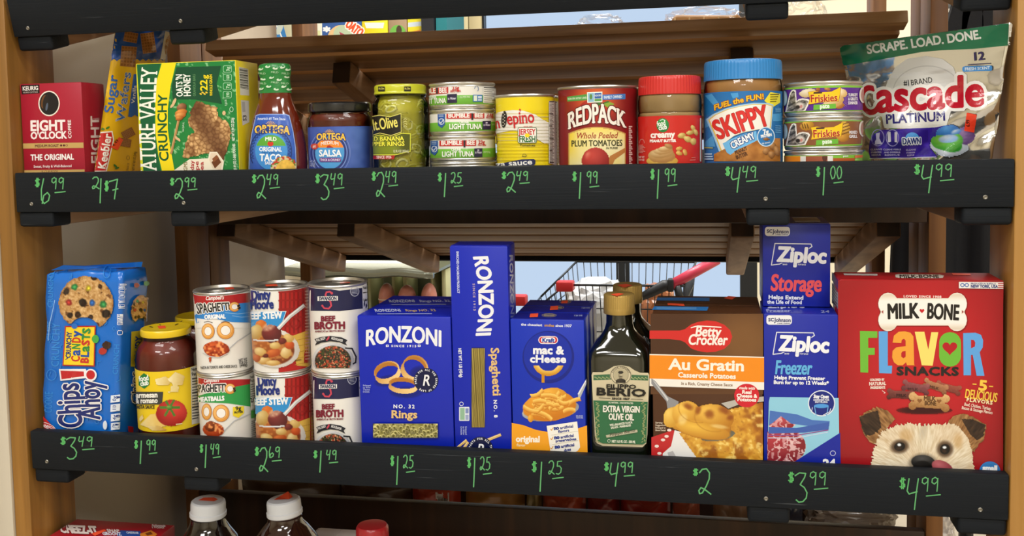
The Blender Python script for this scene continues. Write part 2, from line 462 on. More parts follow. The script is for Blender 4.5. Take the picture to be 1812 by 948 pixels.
def _clip(poly, ax, v, keep_hi):
    out = []
    for i in range(len(poly)):
        a, b = poly[i - 1], poly[i]
        ia = (a[ax] >= v) if keep_hi else (a[ax] <= v); ib = (b[ax] >= v) if keep_hi else (b[ax] <= v)
        if ia != ib:
            t = (v - a[ax]) / (b[ax] - a[ax]); out.append(tuple(a[j] + t * (b[j] - a[j]) for j in (0, 1)))
        if ib: out.append(tuple(b))
    return out
def _slice(polys, ax, cell):
    out = []
    for p in polys:
        lo = min(q[ax] for q in p); hi = max(q[ax] for q in p)
        k0 = math.floor(lo / cell); k1 = math.ceil(hi / cell)
        if k1 - k0 <= 1: out.append(p); continue
        rest = p
        for k in range(k0 + 1, k1):
            a = _clip(rest, ax, k * cell, False); rest = _clip(rest, ax, k * cell, True)
            if len(a) >= 3: out.append(a)
            if len(rest) < 3: break
        if len(rest) >= 3: out.append(rest)
    return out

class Art:
    def __init__(s, surf, view=(0.0, 0.0, 1.0)): s.surf = surf; s.items = []; s.k = 1; s.vw = view      # view: drawing units -> photo pixels
    def _add(s, polys, col, jit=0):
        ox, oy, sc = s.vw
        s.items.append((s.k, [[(ox + q[0] / sc, oy + q[1] / sc) for q in p] for p in polys], lin(col), jit))      # jit: overlapping strokes get hair-thin height steps
    def up(s): s.k += 1
    def poly(s, pts, col, keep=False):
        P = [tuple(map(float, p)) for p in pts]
        tri = tessellate_polygon([[Vector((x, y, 0)) for x, y in P]])
        s._add([[P[i] for i in t] for t in tri], col)
        if not keep: s.up()
        return s
    def rect(s, x0, y0, x1, y1, col, sk=0.0): return s.poly([(x0, y0), (x1, y0 + sk), (x1, y1 + sk), (x0, y1)], col)
    def rr(s, x0, y0, x1, y1, r, col, sk=0.0, n=5):
        pts = []
        for cx, cy, a0 in ((x1 - r, y0 + r, -90), (x1 - r, y1 - r, 0), (x0 + r, y1 - r, 90), (x0 + r, y0 + r, 180)):
            for i in range(n + 1):
                a = R(a0 + 90 * i / n); pts.append((cx + r * math.cos(a), cy + r * math.sin(a)))
        if sk: pts = [(x, y + sk * (x - x0) / (x1 - x0)) for x, y in pts]
        return s.poly(pts, col)
    def ell(s, cx, cy, rx, ry, col, rot=0.0, a0=0, a1=360, n=28, jit=0.0, seed=0, keep=False):
        rnd = random.Random(seed); c, q = math.cos(R(rot)), math.sin(R(rot)); pts = []
        full = (a1 - a0) >= 360
        for i in range(n if full else n + 1):
            a = R(a0 + (a1 - a0) * i / n); f = 1 + jit * (rnd.random() - .5) * 2
            x, y = rx * f * math.cos(a), ry * f * math.sin(a); pts.append((cx + x * c - y * q, cy + x * q + y * c))
        return s.poly(pts, col, keep)
    def ring(s, cx, cy, rx, ry, w, col, rot=0.0, a0=0, a1=360, n=32):
        c, q = math.cos(R(rot)), math.sin(R(rot)); polys = []
        def P(a, k): x, y = (rx - k) * math.cos(a), (ry - k) * math.sin(a); return (cx + x * c - y * q, cy + x * q + y * c)
        for i in range(n):
            a, b = R(a0 + (a1 - a0) * i / n), R(a0 + (a1 - a0) * (i + 1) / n)
            polys.append([P(a, 0), P(b, 0), P(b, w), P(a, w)])
        s._add(polys, col); s.up(); return s
    def line(s, pts, w, col, closed=False):
        polys = []; P = list(pts) + ([pts[0]] if closed else [])
        for (x0, y0), (x1, y1) in zip(P[:-1], P[1:]):
            L = math.hypot(x1 - x0, y1 - y0) or 1; ux, uy = (x1 - x0) / L, (y1 - y0) / L; nx, ny = -uy * w / 2, ux * w / 2
            e = w * 0.25; x0 -= ux * e; y0 -= uy * e; x1 += ux * e; y1 += uy * e
            polys.append([(x0 + nx, y0 + ny), (x1 + nx, y1 + ny), (x1 - nx, y1 - ny), (x0 - nx, y0 - ny)])
        s._add(polys, col, .8); s.up(); return s
    def text(s, t, p0, p1, h, col, wt=0.0, out=None, shear=0.0, serif=0.0, bend=0.0, warp=None, track=0.0, fit=True):
        """t written along the baseline p0->p1, h = capital height in px, wt = extra stroke weight px, out = (colour, px)"""
        res = 5 if h / s.vw[2] > 15 else 2
        wt *= 0.5
        W = sum(adv(c, res) + track for c in t) - track
        p0 = np.array(p0, float)
        if p1 is None: p1 = p0 + np.array([W * h, 0.0])
        p1 = np.array(p1, float); L = np.linalg.norm(p1 - p0); u = (p1 - p0) / L; v = np.array([u[1], -u[0]])
        sx = L / W; wt *= min(1.0, 1.2 * sx / h)
        def place(q, x):
            X = (x + q[0]) * sx + q[1] * h * shear; Y = q[1] * h; tt = (x + q[0]) / W
            if warp: X, Y = warp(tt, q[1], X, Y)
            Y += bend * (1 - (2 * tt - 1) ** 2)
            p = p0 + u * X + v * Y; return (p[0], p[1])
        fills = []; strokes = []; slabs = []; x = 0.0
        for ch in t:
            if ch != ' ':
                co, tr, _, ed = GLYPH[(ch, res)]
                P = [place(q, x) for q in co]
                fills += [[P[a], P[b], P[c]] for a, b, c in tr]
                E = [(place(a, x), place(b, x)) for a, b in ed]
                strokes += E
                if serif and ch.isalnum():
                    for a, b in ed:
                        if abs(a[1] - b[1]) < 0.03 and 0.05 < abs(a[0] - b[0]) < 0.26:
                            y = (a[1] + b[1]) / 2; m0, m1 = min(a[0], b[0]), max(a[0], b[0]); th = 0.07
                            if abs(y) < 0.04: q = (y, y + th)
                            elif abs(y - 1) < 0.06 or abs(y - XH) < 0.06 or (ch in 'bdhkl' and y > 0.95): q = (y - th, y)
                            else: continue
                            g = serif * 0.07 * h / sx
                            slabs.append([place(z, x) for z in ((m0 - g, q[0]), (m1 + g, q[0]), (m1 + g, q[1]), (m0 - g, q[1]))])
            x += adv(ch, res) + track
        def fat(w):
            o = []
            for (x0, y0), (x1, y1) in strokes:
                l = math.hypot(x1 - x0, y1 - y0)
                if l < 1e-6: continue
                ux, uy = (x1 - x0) / l * w, (y1 - y0) / l * w; nx, ny = -uy, ux
                k = 0.7
                o.append([(x0 - ux * .3 + nx, y0 - uy * .3 + ny), (x1 + ux * .3 + nx, y1 + uy * .3 + ny), (x1 + ux, y1 + uy), (x1 + ux * .3 - nx, y1 + uy * .3 - ny), (x0 - ux * .3 - nx, y0 - uy * .3 - ny), (x0 - ux, y0 - uy)])
            return o
        js = getattr(s.surf, 'js', 1.0)
        if out:
            outs = out if isinstance(out, list) else [out]
            for oc, ow in outs: s._add(fills, oc); s._add(fat(wt + ow), oc, 2.4 * js); s.k += 3 * js
        s._add(fills, col)
        ex = slabs + (fat(wt) if wt else [])
        if ex: s._add(ex, col, 2.4 * js); s.k += 2 * js
        s.up(); return s
    def raster(s, x0, y0, x1, y1, step, fn):
        """hand-mixed picture: fn(X, Y) -> rgb (n,3) display values, mask (n,)"""
        nx = max(2, int(round((x1 - x0) / step)) + 1); ny = max(2, int(round((y1 - y0) / step)) + 1)
        X, Y = np.meshgrid(np.linspace(x0, x1, nx), np.linspace(y0, y1, ny))
        c, m = fn(X.ravel(), Y.ravel())
        s.items.append((s.k, ('grid', s.vw[0] + X.ravel() / s.vw[2], s.vw[1] + Y.ravel() / s.vw[2], nx, ny, lin(np.clip(c, 0, 1)), np.asarray(m, bool)), None, 0)); s.up(); return s
    def build(s, name, m, parent, label=None):
        V, F, Cc = [], [], []; n = 0
        for k, polys, col, jit in s.items:
            off = s.surf.eps * k + 0.00008
            if isinstance(polys, tuple):
                _, X, Y, nx, ny, c, mk = polys
                Q, ok = s.surf.map(np.stack([X, Y], 1), off); ok &= mk
                idx = np.arange(nx * ny).reshape(ny, nx)
                q = np.stack([idx[:-1, :-1], idx[1:, :-1], idx[1:, 1:], idx[:-1, 1:]], -1).reshape(-1, 4)
                q = q[ok[q].all(1)]
                used = np.unique(q); rm = -np.ones(nx * ny, int); rm[used] = np.arange(len(used)) + n
                V.append(Q[used]); Cc.append(c[used]); F += rm[q].tolist(); n += len(used); continue
            P = [list(p) for p in polys]
            if s.surf.cell:
                if s.surf.cell[0]: P = _slice(P, 0, s.surf.cell[0])
                if s.surf.cell[1]: P = _slice(P, 1, s.surf.cell[1])
            if not P: continue
            XY = np.array([q for p in P for q in p])
            if jit: off = off + s.surf.eps * (.25 + jit * np.concatenate([np.full(len(p), (i * .61803) % 1.0) for i, p in enumerate(P)]))
            Q, ok = s.surf.map(XY, off)
            i = 0
            for p in P:
                L = len(p)
                if ok[i:i + L].all():
                    # face the shopper: image y runs down, so wind clockwise in the picture
                    ar = sum(p[j - 1][0] * p[j][1] - p[j][0] * p[j - 1][1] for j in range(L))
                    ids = list(range(n + i, n + i + L)); F.append(ids if ar < 0 else ids[::-1])
                i += L
            V.append(Q); Cc.append(np.tile(col, (len(Q), 1))); n += len(Q)
        o = mesh(name, np.concatenate(V), F, m, parent, ink=np.concatenate(Cc))
        if label: o['label'] = label
        return o

# small picture-mixing kit for printed photographs
def vnoise(X, Y, sc, seed=0):
    X = X / sc + seed * 17.3; Y = Y / sc + seed * 9.1
    xi, yi = np.floor(X), np.floor(Y); fx, fy = X - xi, Y - yi
    fx = fx * fx * (3 - 2 * fx); fy = fy * fy * (3 - 2 * fy)
    def h(a, b): v = np.sin(a * 127.1 + b * 311.7 + seed * 74.7) * 43758.5453; return v - np.floor(v)
    return (h(xi, yi) * (1 - fx) + h(xi + 1, yi) * fx) * (1 - fy) + (h(xi, yi + 1) * (1 - fx) + h(xi + 1, yi + 1) * fx) * fy
def fbm(X, Y, sc, seed=0, o=3): return sum(vnoise(X, Y, sc / 2 ** i, seed + i) * .5 ** i for i in range(o)) / sum(.5 ** i for i in range(o))
def sell(X, Y, cx, cy, rx, ry, rot=0.0):
    c, q = math.cos(R(rot)), math.sin(R(rot)); dx, dy = X - cx, Y - cy
    return np.sqrt(((dx * c + dy * q) / rx) ** 2 + ((-dx * q + dy * c) / ry) ** 2)
def flakes(X, Y, sc, seed=0):
    """distance to the nearest and second nearest of scattered points, and the nearest one's own number"""
    gx, gy = np.floor(X / sc), np.floor(Y / sc); d1 = np.full(len(X), 9.0); d2 = d1.copy(); idn = np.zeros(len(X))
    for i in (-1, 0, 1):
        for j in (-1, 0, 1):
            cx, cy = gx + i, gy + j; h = np.sin(cx * 127.1 + cy * 311.7 + seed) * 43758.5; h -= np.floor(h); g = np.sin(cx * 269.5 + cy * 183.3 + seed) * 43758.5; g -= np.floor(g)
            d = np.hypot(X / sc - cx - h, Y / sc - cy - g); n = d < d1
            d2 = np.where(n, d1, np.minimum(d2, d)); idn = np.where(n, (h * 7.7 + g * 3.1) % 1, idn); d1 = np.where(n, d, d1)
    return d1, d2, idn
def sm(a, b, x): t = np.clip((x - a) / (b - a), 0, 1); return t * t * (3 - 2 * t)
def inpoly(X, Y, pts):
    r = np.zeros(len(X), bool); j = len(pts) - 1
    for i in range(len(pts)):
        (xi, yi), (xj, yj) = pts[i], pts[j]
        if yi != yj: r ^= ((yi > Y) != (yj > Y)) & (X < (xj - xi) * (Y - yi) / (yj - yi) + xi)
        j = i
    return r
class Pic:
    def __init__(s, X, Y, bg): s.X, s.Y = X, Y; s.c = np.tile(rgb(bg) if isinstance(bg, str) else bg, (len(X), 1)); s.m = np.zeros(len(X), bool)
    def mix(s, col, a, solid=True):
        col = rgb(col) if isinstance(col, str) else col
        s.c = s.c * (1 - a[:, None]) + col * a[:, None]
        if solid: s.m |= a > 0.5
        return s
    def blob(s, cx, cy, rx, ry, c0, c1, rot=0, soft=.12, wob=0.0, wsc=12, seed=0, lx=-.35, ly=-.45):
        """lit lump in the printed photo: c0 towards its highlight, c1 towards its rim"""
        d = sell(s.X, s.Y, cx, cy, rx, ry, rot)
        if wob: d = d + wob * (fbm(s.X, s.Y, wsc, seed) - .5)
        a = 1 - sm(1 - soft, 1 + soft * .5, d)
        t = np.clip(sell(s.X, s.Y, cx + lx * rx, cy + ly * ry, rx * 1.35, ry * 1.35, rot), 0, 1)[:, None]
        col = rgb(c0) * (1 - t) + rgb(c1) * t
        return s.mix(col, a)
# ------------------------------------------------------------------ building kit for the goods on the shelves
YF = 0.0225                                       # goods stand just behind the front board
STICK = mat('orange_sticker', '#f25a36', 0.6)
def floor_z(k, Y):
    y, z, th, d = SHELVES[k]; return z - d / math.cos(th) + (Y - y) * math.tan(th)
def lean(k): return SHELVES[k][2]
def up_of(k): th = lean(k); return np.array([0, -math.sin(th), math.cos(th)])
def nrm_of(k): th = lean(k); return np.array([0, -math.cos(th), -math.sin(th)])
def front_pt(k, x, y, Yb=YF):
    """pixel -> point on the upright (leaning with the shelf) plane whose foot is at depth Yb"""
    return on_plane(x, y, (0, Yb, floor_z(k, Yb)), nrm_of(k))
class Carton:
    """front outline read off the photo: xl/xr at row yr, top row yt, real depth; stands on shelf k (or on base_z)"""
    def __init__(s, k, name, label, cat, xl, xr, yr, yt, depth, m, Yb=YF, base=None, group=None, bev=0.0009, part='carton', xt=None):
        s.k = k; s.X0 = front_pt(k, xl, yr, Yb)[0]; s.X1 = front_pt(k, xr, yr, Yb)[0]
        s.Yb = Yb; s.z0 = floor_z(k, Yb) if base is None else base
        top = front_pt(k, xt if xt else (xl + xr) / 2, yt, Yb)
        s.h = (top - np.array([0, Yb, s.z0])) @ up_of(k)
        s.d = depth
        s.t = thing(name, label, cat, ((s.X0 + s.X1) / 2, Yb, s.z0), rx=lean(k), group=group)
        s.M = Matrix.Translation(((s.X0 + s.X1) / 2, Yb, s.z0)) @ Matrix.Rotation(lean(k), 4, 'X')
        s.w = s.X1 - s.X0
        s.body = box(part, -s.w / 2, s.w / 2, 0, depth, 0.0004, s.h, m, s.t, bev=bev, M=s.M)
        n = nrm_of(k); u = up_of(k)
        s.front = Plane((s.X0, Yb, s.z0), n, [((1, 0, 0), 0.0006, s.w - 0.0006), (u, 0.001, s.h - 0.0008)])
        s.top = Plane(np.array([s.X0, Yb, s.z0]) + u * s.h, u, [((1, 0, 0), 0.0006, s.w - 0.0006), (-n, 0.001, depth - .001)])
        s.right = Plane((s.X1, Yb, s.z0), (1, 0, 0), [(-n, 0.0008, depth - .001), (u, 0.001, s.h - 0.0008)])
        s.left = Plane((s.X0, Yb, s.z0), (-1, 0, 0), [(-n, 0.0008, depth - .001), (u, 0.001, s.h - 0.0008)])
    def flap(s, m, front=0.0, th=0.0007, name='top_flap', back=0.002, inset=0.0012):
        return box(name, -s.w / 2 + inset, s.w / 2 - inset, 0.001 + front, s.d - back, s.h, s.h + th, m, s.t, M=s.M)
    def sticker(s, surf, x0, y0, x1, y1, txt=None, sk=0.0):
        a = Art(surf); a.k = 60; a.poly([(x0, y0), (x1, y0 + sk), (x1, y1 + sk), (x0, y1)], '#f4552f')
        return a.build('price_sticker', print_mat('sticker_print', 0.6), s.t)
class Round:
    """upright round pack: silhouettes xl/xr at row yr give axis and radius; front touches depth Yb"""
    def __init__(s, k, name, label, cat, xl, xr, yr, Yb=YF, base=None, group=None, R0=None):
        s.k = k
        dl, dr = ray(xl, yr), ray(xr, yr)
        al, ar = math.atan2(dl[0], dl[1]), math.atan2(dr[0], dr[1]); md = (al + ar) / 2; sn = math.sin((ar - al) / 2)
        q = sn / math.cos(md)
        s.r = R0 if R0 else (Yb - CAM_C[1]) * q / (1 - q)
        s.Y = Yb + s.r; s.X = CAM_C[0] + (s.Y - CAM_C[1]) * math.tan(md)
        s.z0 = floor_z(k, s.Y) + .0005 if base is None else base
        s.P = np.array([s.X, s.Y, s.z0])
        th = lean(k)
        if base is not None: pass
        s.M = Matrix.Translation(s.P) @ Matrix.Rotation(th, 4, 'X')
        s.t = thing(name, label, cat, s.P, rx=th, group=group)
        s.a = up_of(k)
    def hz(s, x, y, r=None):
        """height above the base of the point seen at pixel (x,y) on the cylinder of radius r"""
        c = Cyl(s.P, s.a, r or s.r); Q, _ = c.map(np.array([[x, y]], float), 0); return float((Q[0] - s.P) @ s.a)
    def hy(s, y, r=None):
        x = (s.P - CAM_C); x = CAM_R @ x; px = CAM_PX + CAM_F * x[0] / x[2]; return s.hz(px, y, r)
    def cyl(s, r=None, zlim=None, cell=3.2): return Cyl(s.P, s.a, r or s.r, cell, zlim)
    def turn(s, name, prof, m, seg=72, parent=None, mod=None, auto=35): return lathe(name, prof, s.M, m, parent or s.t, seg, mod, auto=auto)
TIN = mat('can_steel', '#d6d3cc', 0.33, 0.85)
TIN_IN = mat('can_lid_steel', '#a8a59e', 0.38, 0.9)
def can(rd, h, paper, r=None, z=0.0, lid=True, tab=False, beads=0):
    """steel can: body with rolled rims, paper sleeve, recessed lid; returns sleeve radius"""
    r = r or rd.r
    rr = r + 0.0004
    rd.turn('can_body', [(0, z + 0.0018), (r - 0.004, z + 0.0018), (r - 0.0028, z), (rr, z), (rr + 0.0006, z + 0.0012), (rr, z + 0.0024), (r - 0.0009, z + 0.0032),
                         (r - 0.0009, z + h - 0.0034), (rr, z + h - 0.0026), (rr + 0.0006, z + h - 0.0014), (rr, z + h), (r - 0.0026, z + h), (r - 0.0036, z + h - 0.0035)], TIN)
    if lid: 
        rd.turn('lid', [(0, z + h - 0.0042), (r * .55, z + h - 0.0042), (r * .6, z + h - 0.0046), (r * .78, z + h - 0.0046), (r * .83, z + h - 0.0038), (r - 0.0036, z + h - 0.0036)], TIN_IN)
    if paper:
        prof = [(r - 0.0008, z + 0.0034), (r, z + 0.0036)]
        if beads:
            for i in range(40):
                zz = z + 0.006 + (h - 0.012) * i / 39
                inb = 0.15 < i / 39 < 0.85
                prof.append((r - (0.0009 * (0.5 - 0.5 * math.cos(2 * math.pi * (i / 39 - .15) / .7 * beads)) if inb else 0), zz))
        prof += [(r, z + h - 0.0038), (r - 0.0008, z + h - 0.0036)]
        rd.turn('paper_label', prof, paper)
def jar_sticker(rd, surf, x0, y0, x1, y1, rot=0.0):
    a = Art(surf); a.k = 30
    c, q = math.cos(R(rot)), math.sin(R(rot)); mx, my = (x0 + x1) / 2, (y0 + y1) / 2
    a.poly([(mx + (x - mx) * c - (y - my) * q, my + (x - mx) * q + (y - my) * c) for x, y in ((x0, y0), (x1, y0), (x1, y1), (x0, y1))], '#f4552f')
    return a.build('price_sticker', print_mat('sticker_print', 0.6), rd.t)
def disc_plane(rd, h): return Plane(rd.P + rd.a * h, rd.a)
GLOSS = lambda: print_mat('glossy_carton_print', 0.32, coat=0.15)
PAPER = lambda: print_mat('paper_label_print', 0.38, coat=0.1)
def prof_px(rd, hw_ref, rows):
    """[(half width px, row px)] -> [(r, z)] on a round pack"""
    out = []
    for hw, y in rows:
        r = rd.r * hw / hw_ref; out.append((r, max(0.0, rd.hy(y, max(r, 0.004)))))
    return out
def clear_glass(name, tint=(0.97, 0.99, 0.97), gloss=0.03, ior=1.45, k=1.0):
    """thin clear wall: lets light straight through, mirrors more at grazing angles"""
    if name in MATS: return MATS[name]
    m = bpy.data.materials.new(name); m.use_nodes = True; nt = m.node_tree
    for n in list(nt.nodes):
        if n.type == 'BSDF_PRINCIPLED': nt.nodes.remove(n)
    o = [n for n in nt.nodes if n.type == 'OUTPUT_MATERIAL'][0]
    tr = nt.nodes.new('ShaderNodeBsdfTransparent'); tr.inputs['Color'].default_value = (*tint, 1)
    gl = nt.nodes.new('ShaderNodeBsdfGlossy'); gl.inputs['Roughness'].default_value = gloss
    fr = nt.nodes.new('ShaderNodeFresnel'); fr.inputs['IOR'].default_value = ior
    mx = nt.nodes.new('ShaderNodeMixShader')
    mk = nt.nodes.new('ShaderNodeMath'); mk.operation = 'MULTIPLY'; mk.inputs[1].default_value = k; nt.links.new(fr.outputs['Fac'], mk.inputs[0]); nt.links.new(mk.outputs['Value'], mx.inputs['Fac']); nt.links.new(tr.outputs['BSDF'], mx.inputs[1]); nt.links.new(gl.outputs['BSDF'], mx.inputs[2])
    nt.links.new(mx.outputs['Shader'], o.inputs['Surface'])
    MATS[name] = m
    return m
GLASSJ = clear_glass('jar_glass')
def ridged(n, depth): return lambda i, k: 1.0 - (depth if (k % 4) in (0,) else 0.0)
def screw_lid(rd, rows, hw_ref, m, ribs=0, seg=240, name='lid', parent=None):
    p = prof_px(rd, hw_ref, rows)
    mod = None
    if ribs:
        lo, hi = 2, len(p) - 4
        mod = lambda i, k: (1.0 - 0.013 * (0.5 + 0.5 * math.cos(2 * math.pi * k * ribs / seg)) if lo <= i <= hi else 1.0)
    return rd.turn(name, p, m, seg=seg if ribs else 72, mod=mod, parent=parent)
def sheet_bag(name, corners, k, thick, m, parent, nu=14, nv=22, fold=0.0, seed=1, n=None, crimp=0.06, pleat=0.0015):
    """filled flexible pack: front and back skins over a four-corner outline (TL, TR, BR, BL in world), pinched at both ends, creased"""
    TL, TR, BR, BL = [np.asarray(c, float) for c in corners]
    n = np.asarray(n if n is not None else nrm_of(k), float); rnd = np.random.RandomState(seed)
    ph = rnd.rand(8) * 6.28
    V = []; F = []
    for side in (0, 1):
        for j in range(nv + 1):
            v = j / nv
            for i in range(nu + 1):
                u = i / nu
                P = (TL * (1 - u) + TR * u) * (1 - v) + (BL * (1 - u) + BR * u) * v
                e = min(1, max(0, (v - crimp) / 0.16)) if v < .5 else min(1, max(0, (1 - v + 0.05) / 0.12))
                b = (1 - abs(2 * u - 1) ** 3.2) * (e * e * (3 - 2 * e)) ** 0.6
                w = pleat * (math.sin(9 * u + 7 * v + ph[0]) + math.sin(17 * u - 12 * v + ph[1]) * .6 + math.sin(31 * u + 3 * v + ph[2]) * .35 * (1 - b)) * (0.3 + b)
                off = (thick * b * (0.62 if side == 0 else -0.38)) + w * (1 if side == 0 else .6)
                V.append(P + n * off)
        o = side * (nu + 1) * (nv + 1)
        for j in range(nv):
            for i in range(nu):
                a = o + j * (nu + 1) + i; q = (a, a + nu + 1, a + nu + 2, a + 1)
                F.append(q if side == 0 else q[::-1])
    W = nu + 1; H = nv + 1; o = W * H
    for i in range(nu): F.append((i, i + 1, o + i + 1, o + i)); F.append((nv * W + i + 1, nv * W + i, o + nv * W + i, o + nv * W + i + 1))
    for j in range(nv): F.append(((j + 1) * W, j * W, o + j * W, o + (j + 1) * W)); F.append((j * W + nu, (j + 1) * W + nu, o + (j + 1) * W + nu, o + j * W + nu))
    return mesh(name, V, F, m, parent, smooth=True)
def soft_box(name, quad, depth, m, parent, n=14, bulge=.006, pleat=.0009, seed=1, dvec=(0, 1, 0)):
    """film-wrapped tray: a soft-edged block over a front quad (TL, TR, BR, BL), slightly swollen and wrinkled"""
    TL, TR, BR, BL = [np.asarray(q, float) for q in quad]; dv = np.asarray(dvec, float)
    bm = bmesh.new(); bmesh.ops.create_cube(bm, size=2); bmesh.ops.subdivide_edges(bm, edges=bm.edges[:], cuts=n, use_grid_fill=True)
    for v in bm.verts:
        x, y, z = v.co
        k = sum(abs(abs(c) - 1) < 1e-4 for c in (x, y, z))
        u, w, t = (x + 1) / 2, (1 - z) / 2, (y + 1) / 2
        P = (TL * (1 - u) + TR * u) * (1 - w) + (BL * (1 - u) + BR * u) * w + dv * depth * t
        if k >= 2:
            c = (TL + TR + BL + BR) / 4 + dv * depth / 2; P = c + (P - c) * (1 - .012 * (k - 1))
        f = (1 - x * x) * (1 - z * z) if abs(abs(y) - 1) < 1e-4 else 0
        g = (1 - y * y) * (1 - z * z) if abs(abs(x) - 1) < 1e-4 else 0
        W = pleat * (math.sin(11 * u + 9 * w + seed) + .7 * math.sin(23 * w - 7 * u + 2 * t + seed * 2) + .5 * math.sin(37 * u + 5 * w))
        if abs(y) > .999: P = P + dv * (y * (bulge * f + W))
        if abs(x) > .999: P = P + np.array([x, 0, 0]) * (bulge * .5 * g + W * 1.6)
        if abs(z) > .999: P = P + np.array([0, 0, 1.0]) * (W * 1.8)
        v.co = P
    bmesh.ops.recalc_face_normals(bm, faces=bm.faces[:])
    return bm_obj(name, bm, m, parent, smooth=True)
# ================================================================== middle shelf, left to right
# ---- red coffee pod carton
c = Carton('mid', 'coffee_pod_box', 'deep red coffee pod carton with round cup picture, first on the middle shelf', 'carton',
           37.4, 146, 200, 147.5, atX(184, 160, front_pt('mid', 146, 200)[0])[1] - YF, mat('card_deep_red', '#a3182f', 0.38, coat=0.1))
a = Art(c.front)
a.poly([(37, 150), (69.5, 148.4), (70.3, 165), (38.5, 167)], '#231417')
a.text('KEURIG', (40, 160.3), (68, 159), 7, '#f0e8e4', .5); a.text('KEURIG CUP PODS', (41, 165), (67, 163.8), 2.6, '#cdbfb8')
a.ell(87, 183, 19, 22.5, '#e9e0d4'); a.ell(87, 183, 17, 20.3, '#17161a'); a.ell(78, 180, 5, 12, '#6b4322', 10); a.ell(81, 181, 5, 13, '#211c1d', 10); a.ell(83, 189, 2, 7, '#515c70', 10)
a.text("EIGHT", (53.5, 231.3), (115.5, 230), 17.5, '#f3e6e4', 1.7); a.text("O'CLOCK", (54.5, 246), (118, 244.6), 12.3, '#f3e6e4', 1.3)
a.text('COFFEE', (126.8, 244.8), (125.6, 212), 5.4, '#f3e6e4', .4)
a.poly([(40, 253.8), (149, 252), (149.6, 261.5), (40.6, 263)], '#c19f5f'); a.text('MEDIUM ROAST', (62, 260.6), (104.5, 259.8), 4.6, '#4d1522', .35)
a.ell(108.5, 257.3, 1.9, 1.9, '#4d1522'); a.ell(113.5, 257.2, 1.9, 1.9, '#4d1522'); a.ring(118.3, 257.1, 1.9, 1.9, .6, '#4d1522')
a.text('THE ORIGINAL', (54.8, 283.5), (131, 282), 9.8, '#f5ecea', .95); a.text('Sweet, Fruity & Well-Balanced', (60, 296.8), (127.3, 295.4), 4.4, '#f0d9d9', .25)
a.poly([(42, 301), (152, 299.6), (152, 309), (42, 309)], '#c19f5f'); a.text('K-CUP PODS', (74, 305.6), (103, 305.2), 4, '#4d1522')
a.build('front_print', GLOSS(), c.t)
a = Art(c.right)
a.text('EIGHT', (176, 290), (174.5, 205), 14, '#efe0df', 1.2); a.text('COFFEE', (163, 213), (176, 212), 3.5, '#e9cfd0')
a.build('side_print', GLOSS(), c.t)
c.flap(mat('card_deep_red'), th=0.0006)

# ---- yellow sugar wafer pouch leaning behind the granola carton
def ppt(k, x, y, Yb): return front_pt(k, x, y, Yb)
t = thing('wafer_pouch', 'tall yellow and blue wafer cookie pouch leaning between the red carton and the green one', 'cookies', (front_pt('mid', 205, 300, .05)[0], .05, floor_z('mid', .05)))
_b = lambda x, y, Y: on_plane(x, y, (0, Y, 0), (0, -1, 0))
cs = [_b(206, 40, .062), _b(304, 44, .150), _b(252, 316, .128), _b(165, 316, .0365)]
bag = sheet_bag('pouch', cs, 'mid', .018, mat('wafer_film', '#e2b321', 0.22, coat=0.5, bump=.25, bscale=60), t, seed=4, n=(.45, -.89, 0), pleat=.001)
a = Art(Skin(bag))
zig = [(176 + i * 5.1, 108 - (i % 2) * 4) for i in range(23)]
a.poly([(176, 30), (306, 30)] + zig[::-1], '#1d4fa6')
def wafer(a, x, y, w, h, rot, c0='#a87440', c1='#8a5a2c'):
    cc, q = math.cos(R(rot)), math.sin(R(rot)); T = lambda u, v: (x + u * cc - v * q, y + u * q + v * cc)
    a.poly([T(-w / 2, -h / 2), T(w / 2, -h / 2), T(w / 2, h / 2), T(-w / 2, h / 2)], c0)
    for i in range(5):
        for j in range(int(h / w * 5)):
            u, v = (i + .5) / 5 - .5, (j + .5) / int(h / w * 5) - .5
            a._add([[T(u * w - w * .07, v * h - w * .07), T(u * w + w * .07, v * h - w * .07), T(u * w + w * .07, v * h + w * .07), T(u * w - w * .07, v * h + w * .07)]], c1)
    a.up()
wafer(a, 227, 100, 27, 36, 5); wafer(a, 262, 76, 24, 36, -8); wafer(a, 231, 66, 24, 18, 10)
a.poly([(292, 55), (304, 58), (301, 100), (293, 106), (283, 104)], '#d9d4c6'); a.ell(297, 80, 6, 18, '#a3793f', 8)
BL = '#2f68b8'
a.text('Sugar', (199.5, 201), (208, 134), 15.5, BL, 1.0); a.text('Wafers', (219, 216), (231.5, 128), 14.5, BL, 1.0, out=('#e9d9a0', .5))
a.poly([(226, 206), (236, 131), (245, 131), (245, 207), (238, 203), (232, 207)], '#2e62b5'); a.text('Vanilla', (237.5, 183), (241, 151), 6, '#f0efe2', .2)
a.poly([(173.5, 234), (198.5, 231.5), (201.5, 247), (188, 303.5), (163.5, 304)], '#efe9df'); a.poly([(175.5, 236), (197, 233.8), (199.3, 247), (186.5, 301.5), (166, 302)], '#c3262b')
a.text('Keebler', (186.2, 300), (197, 238), 13.5, '#f4efe9', 1.0)
wafer(a, 226, 236, 15, 22, 62); wafer(a, 221, 252, 14, 20, 100)
a.poly([(195.5, 260.5), (210, 242), (217, 247), (207.5, 265.5)], '#f4552f'); a.text('4.49', (201, 259.5), (209.5, 248.5), 5, '#5a2418', .3)
a.text('NET WT 8.8 OZ (249g)', (236.8, 302), (240.5, 268), 4.2, '#5a4a20', .2); a.text('SNACK', (226, 302), (228, 288), 3.6, '#5a4a20'); a.ring(225.5, 279, 3, 4, .6, '#5a4a20')
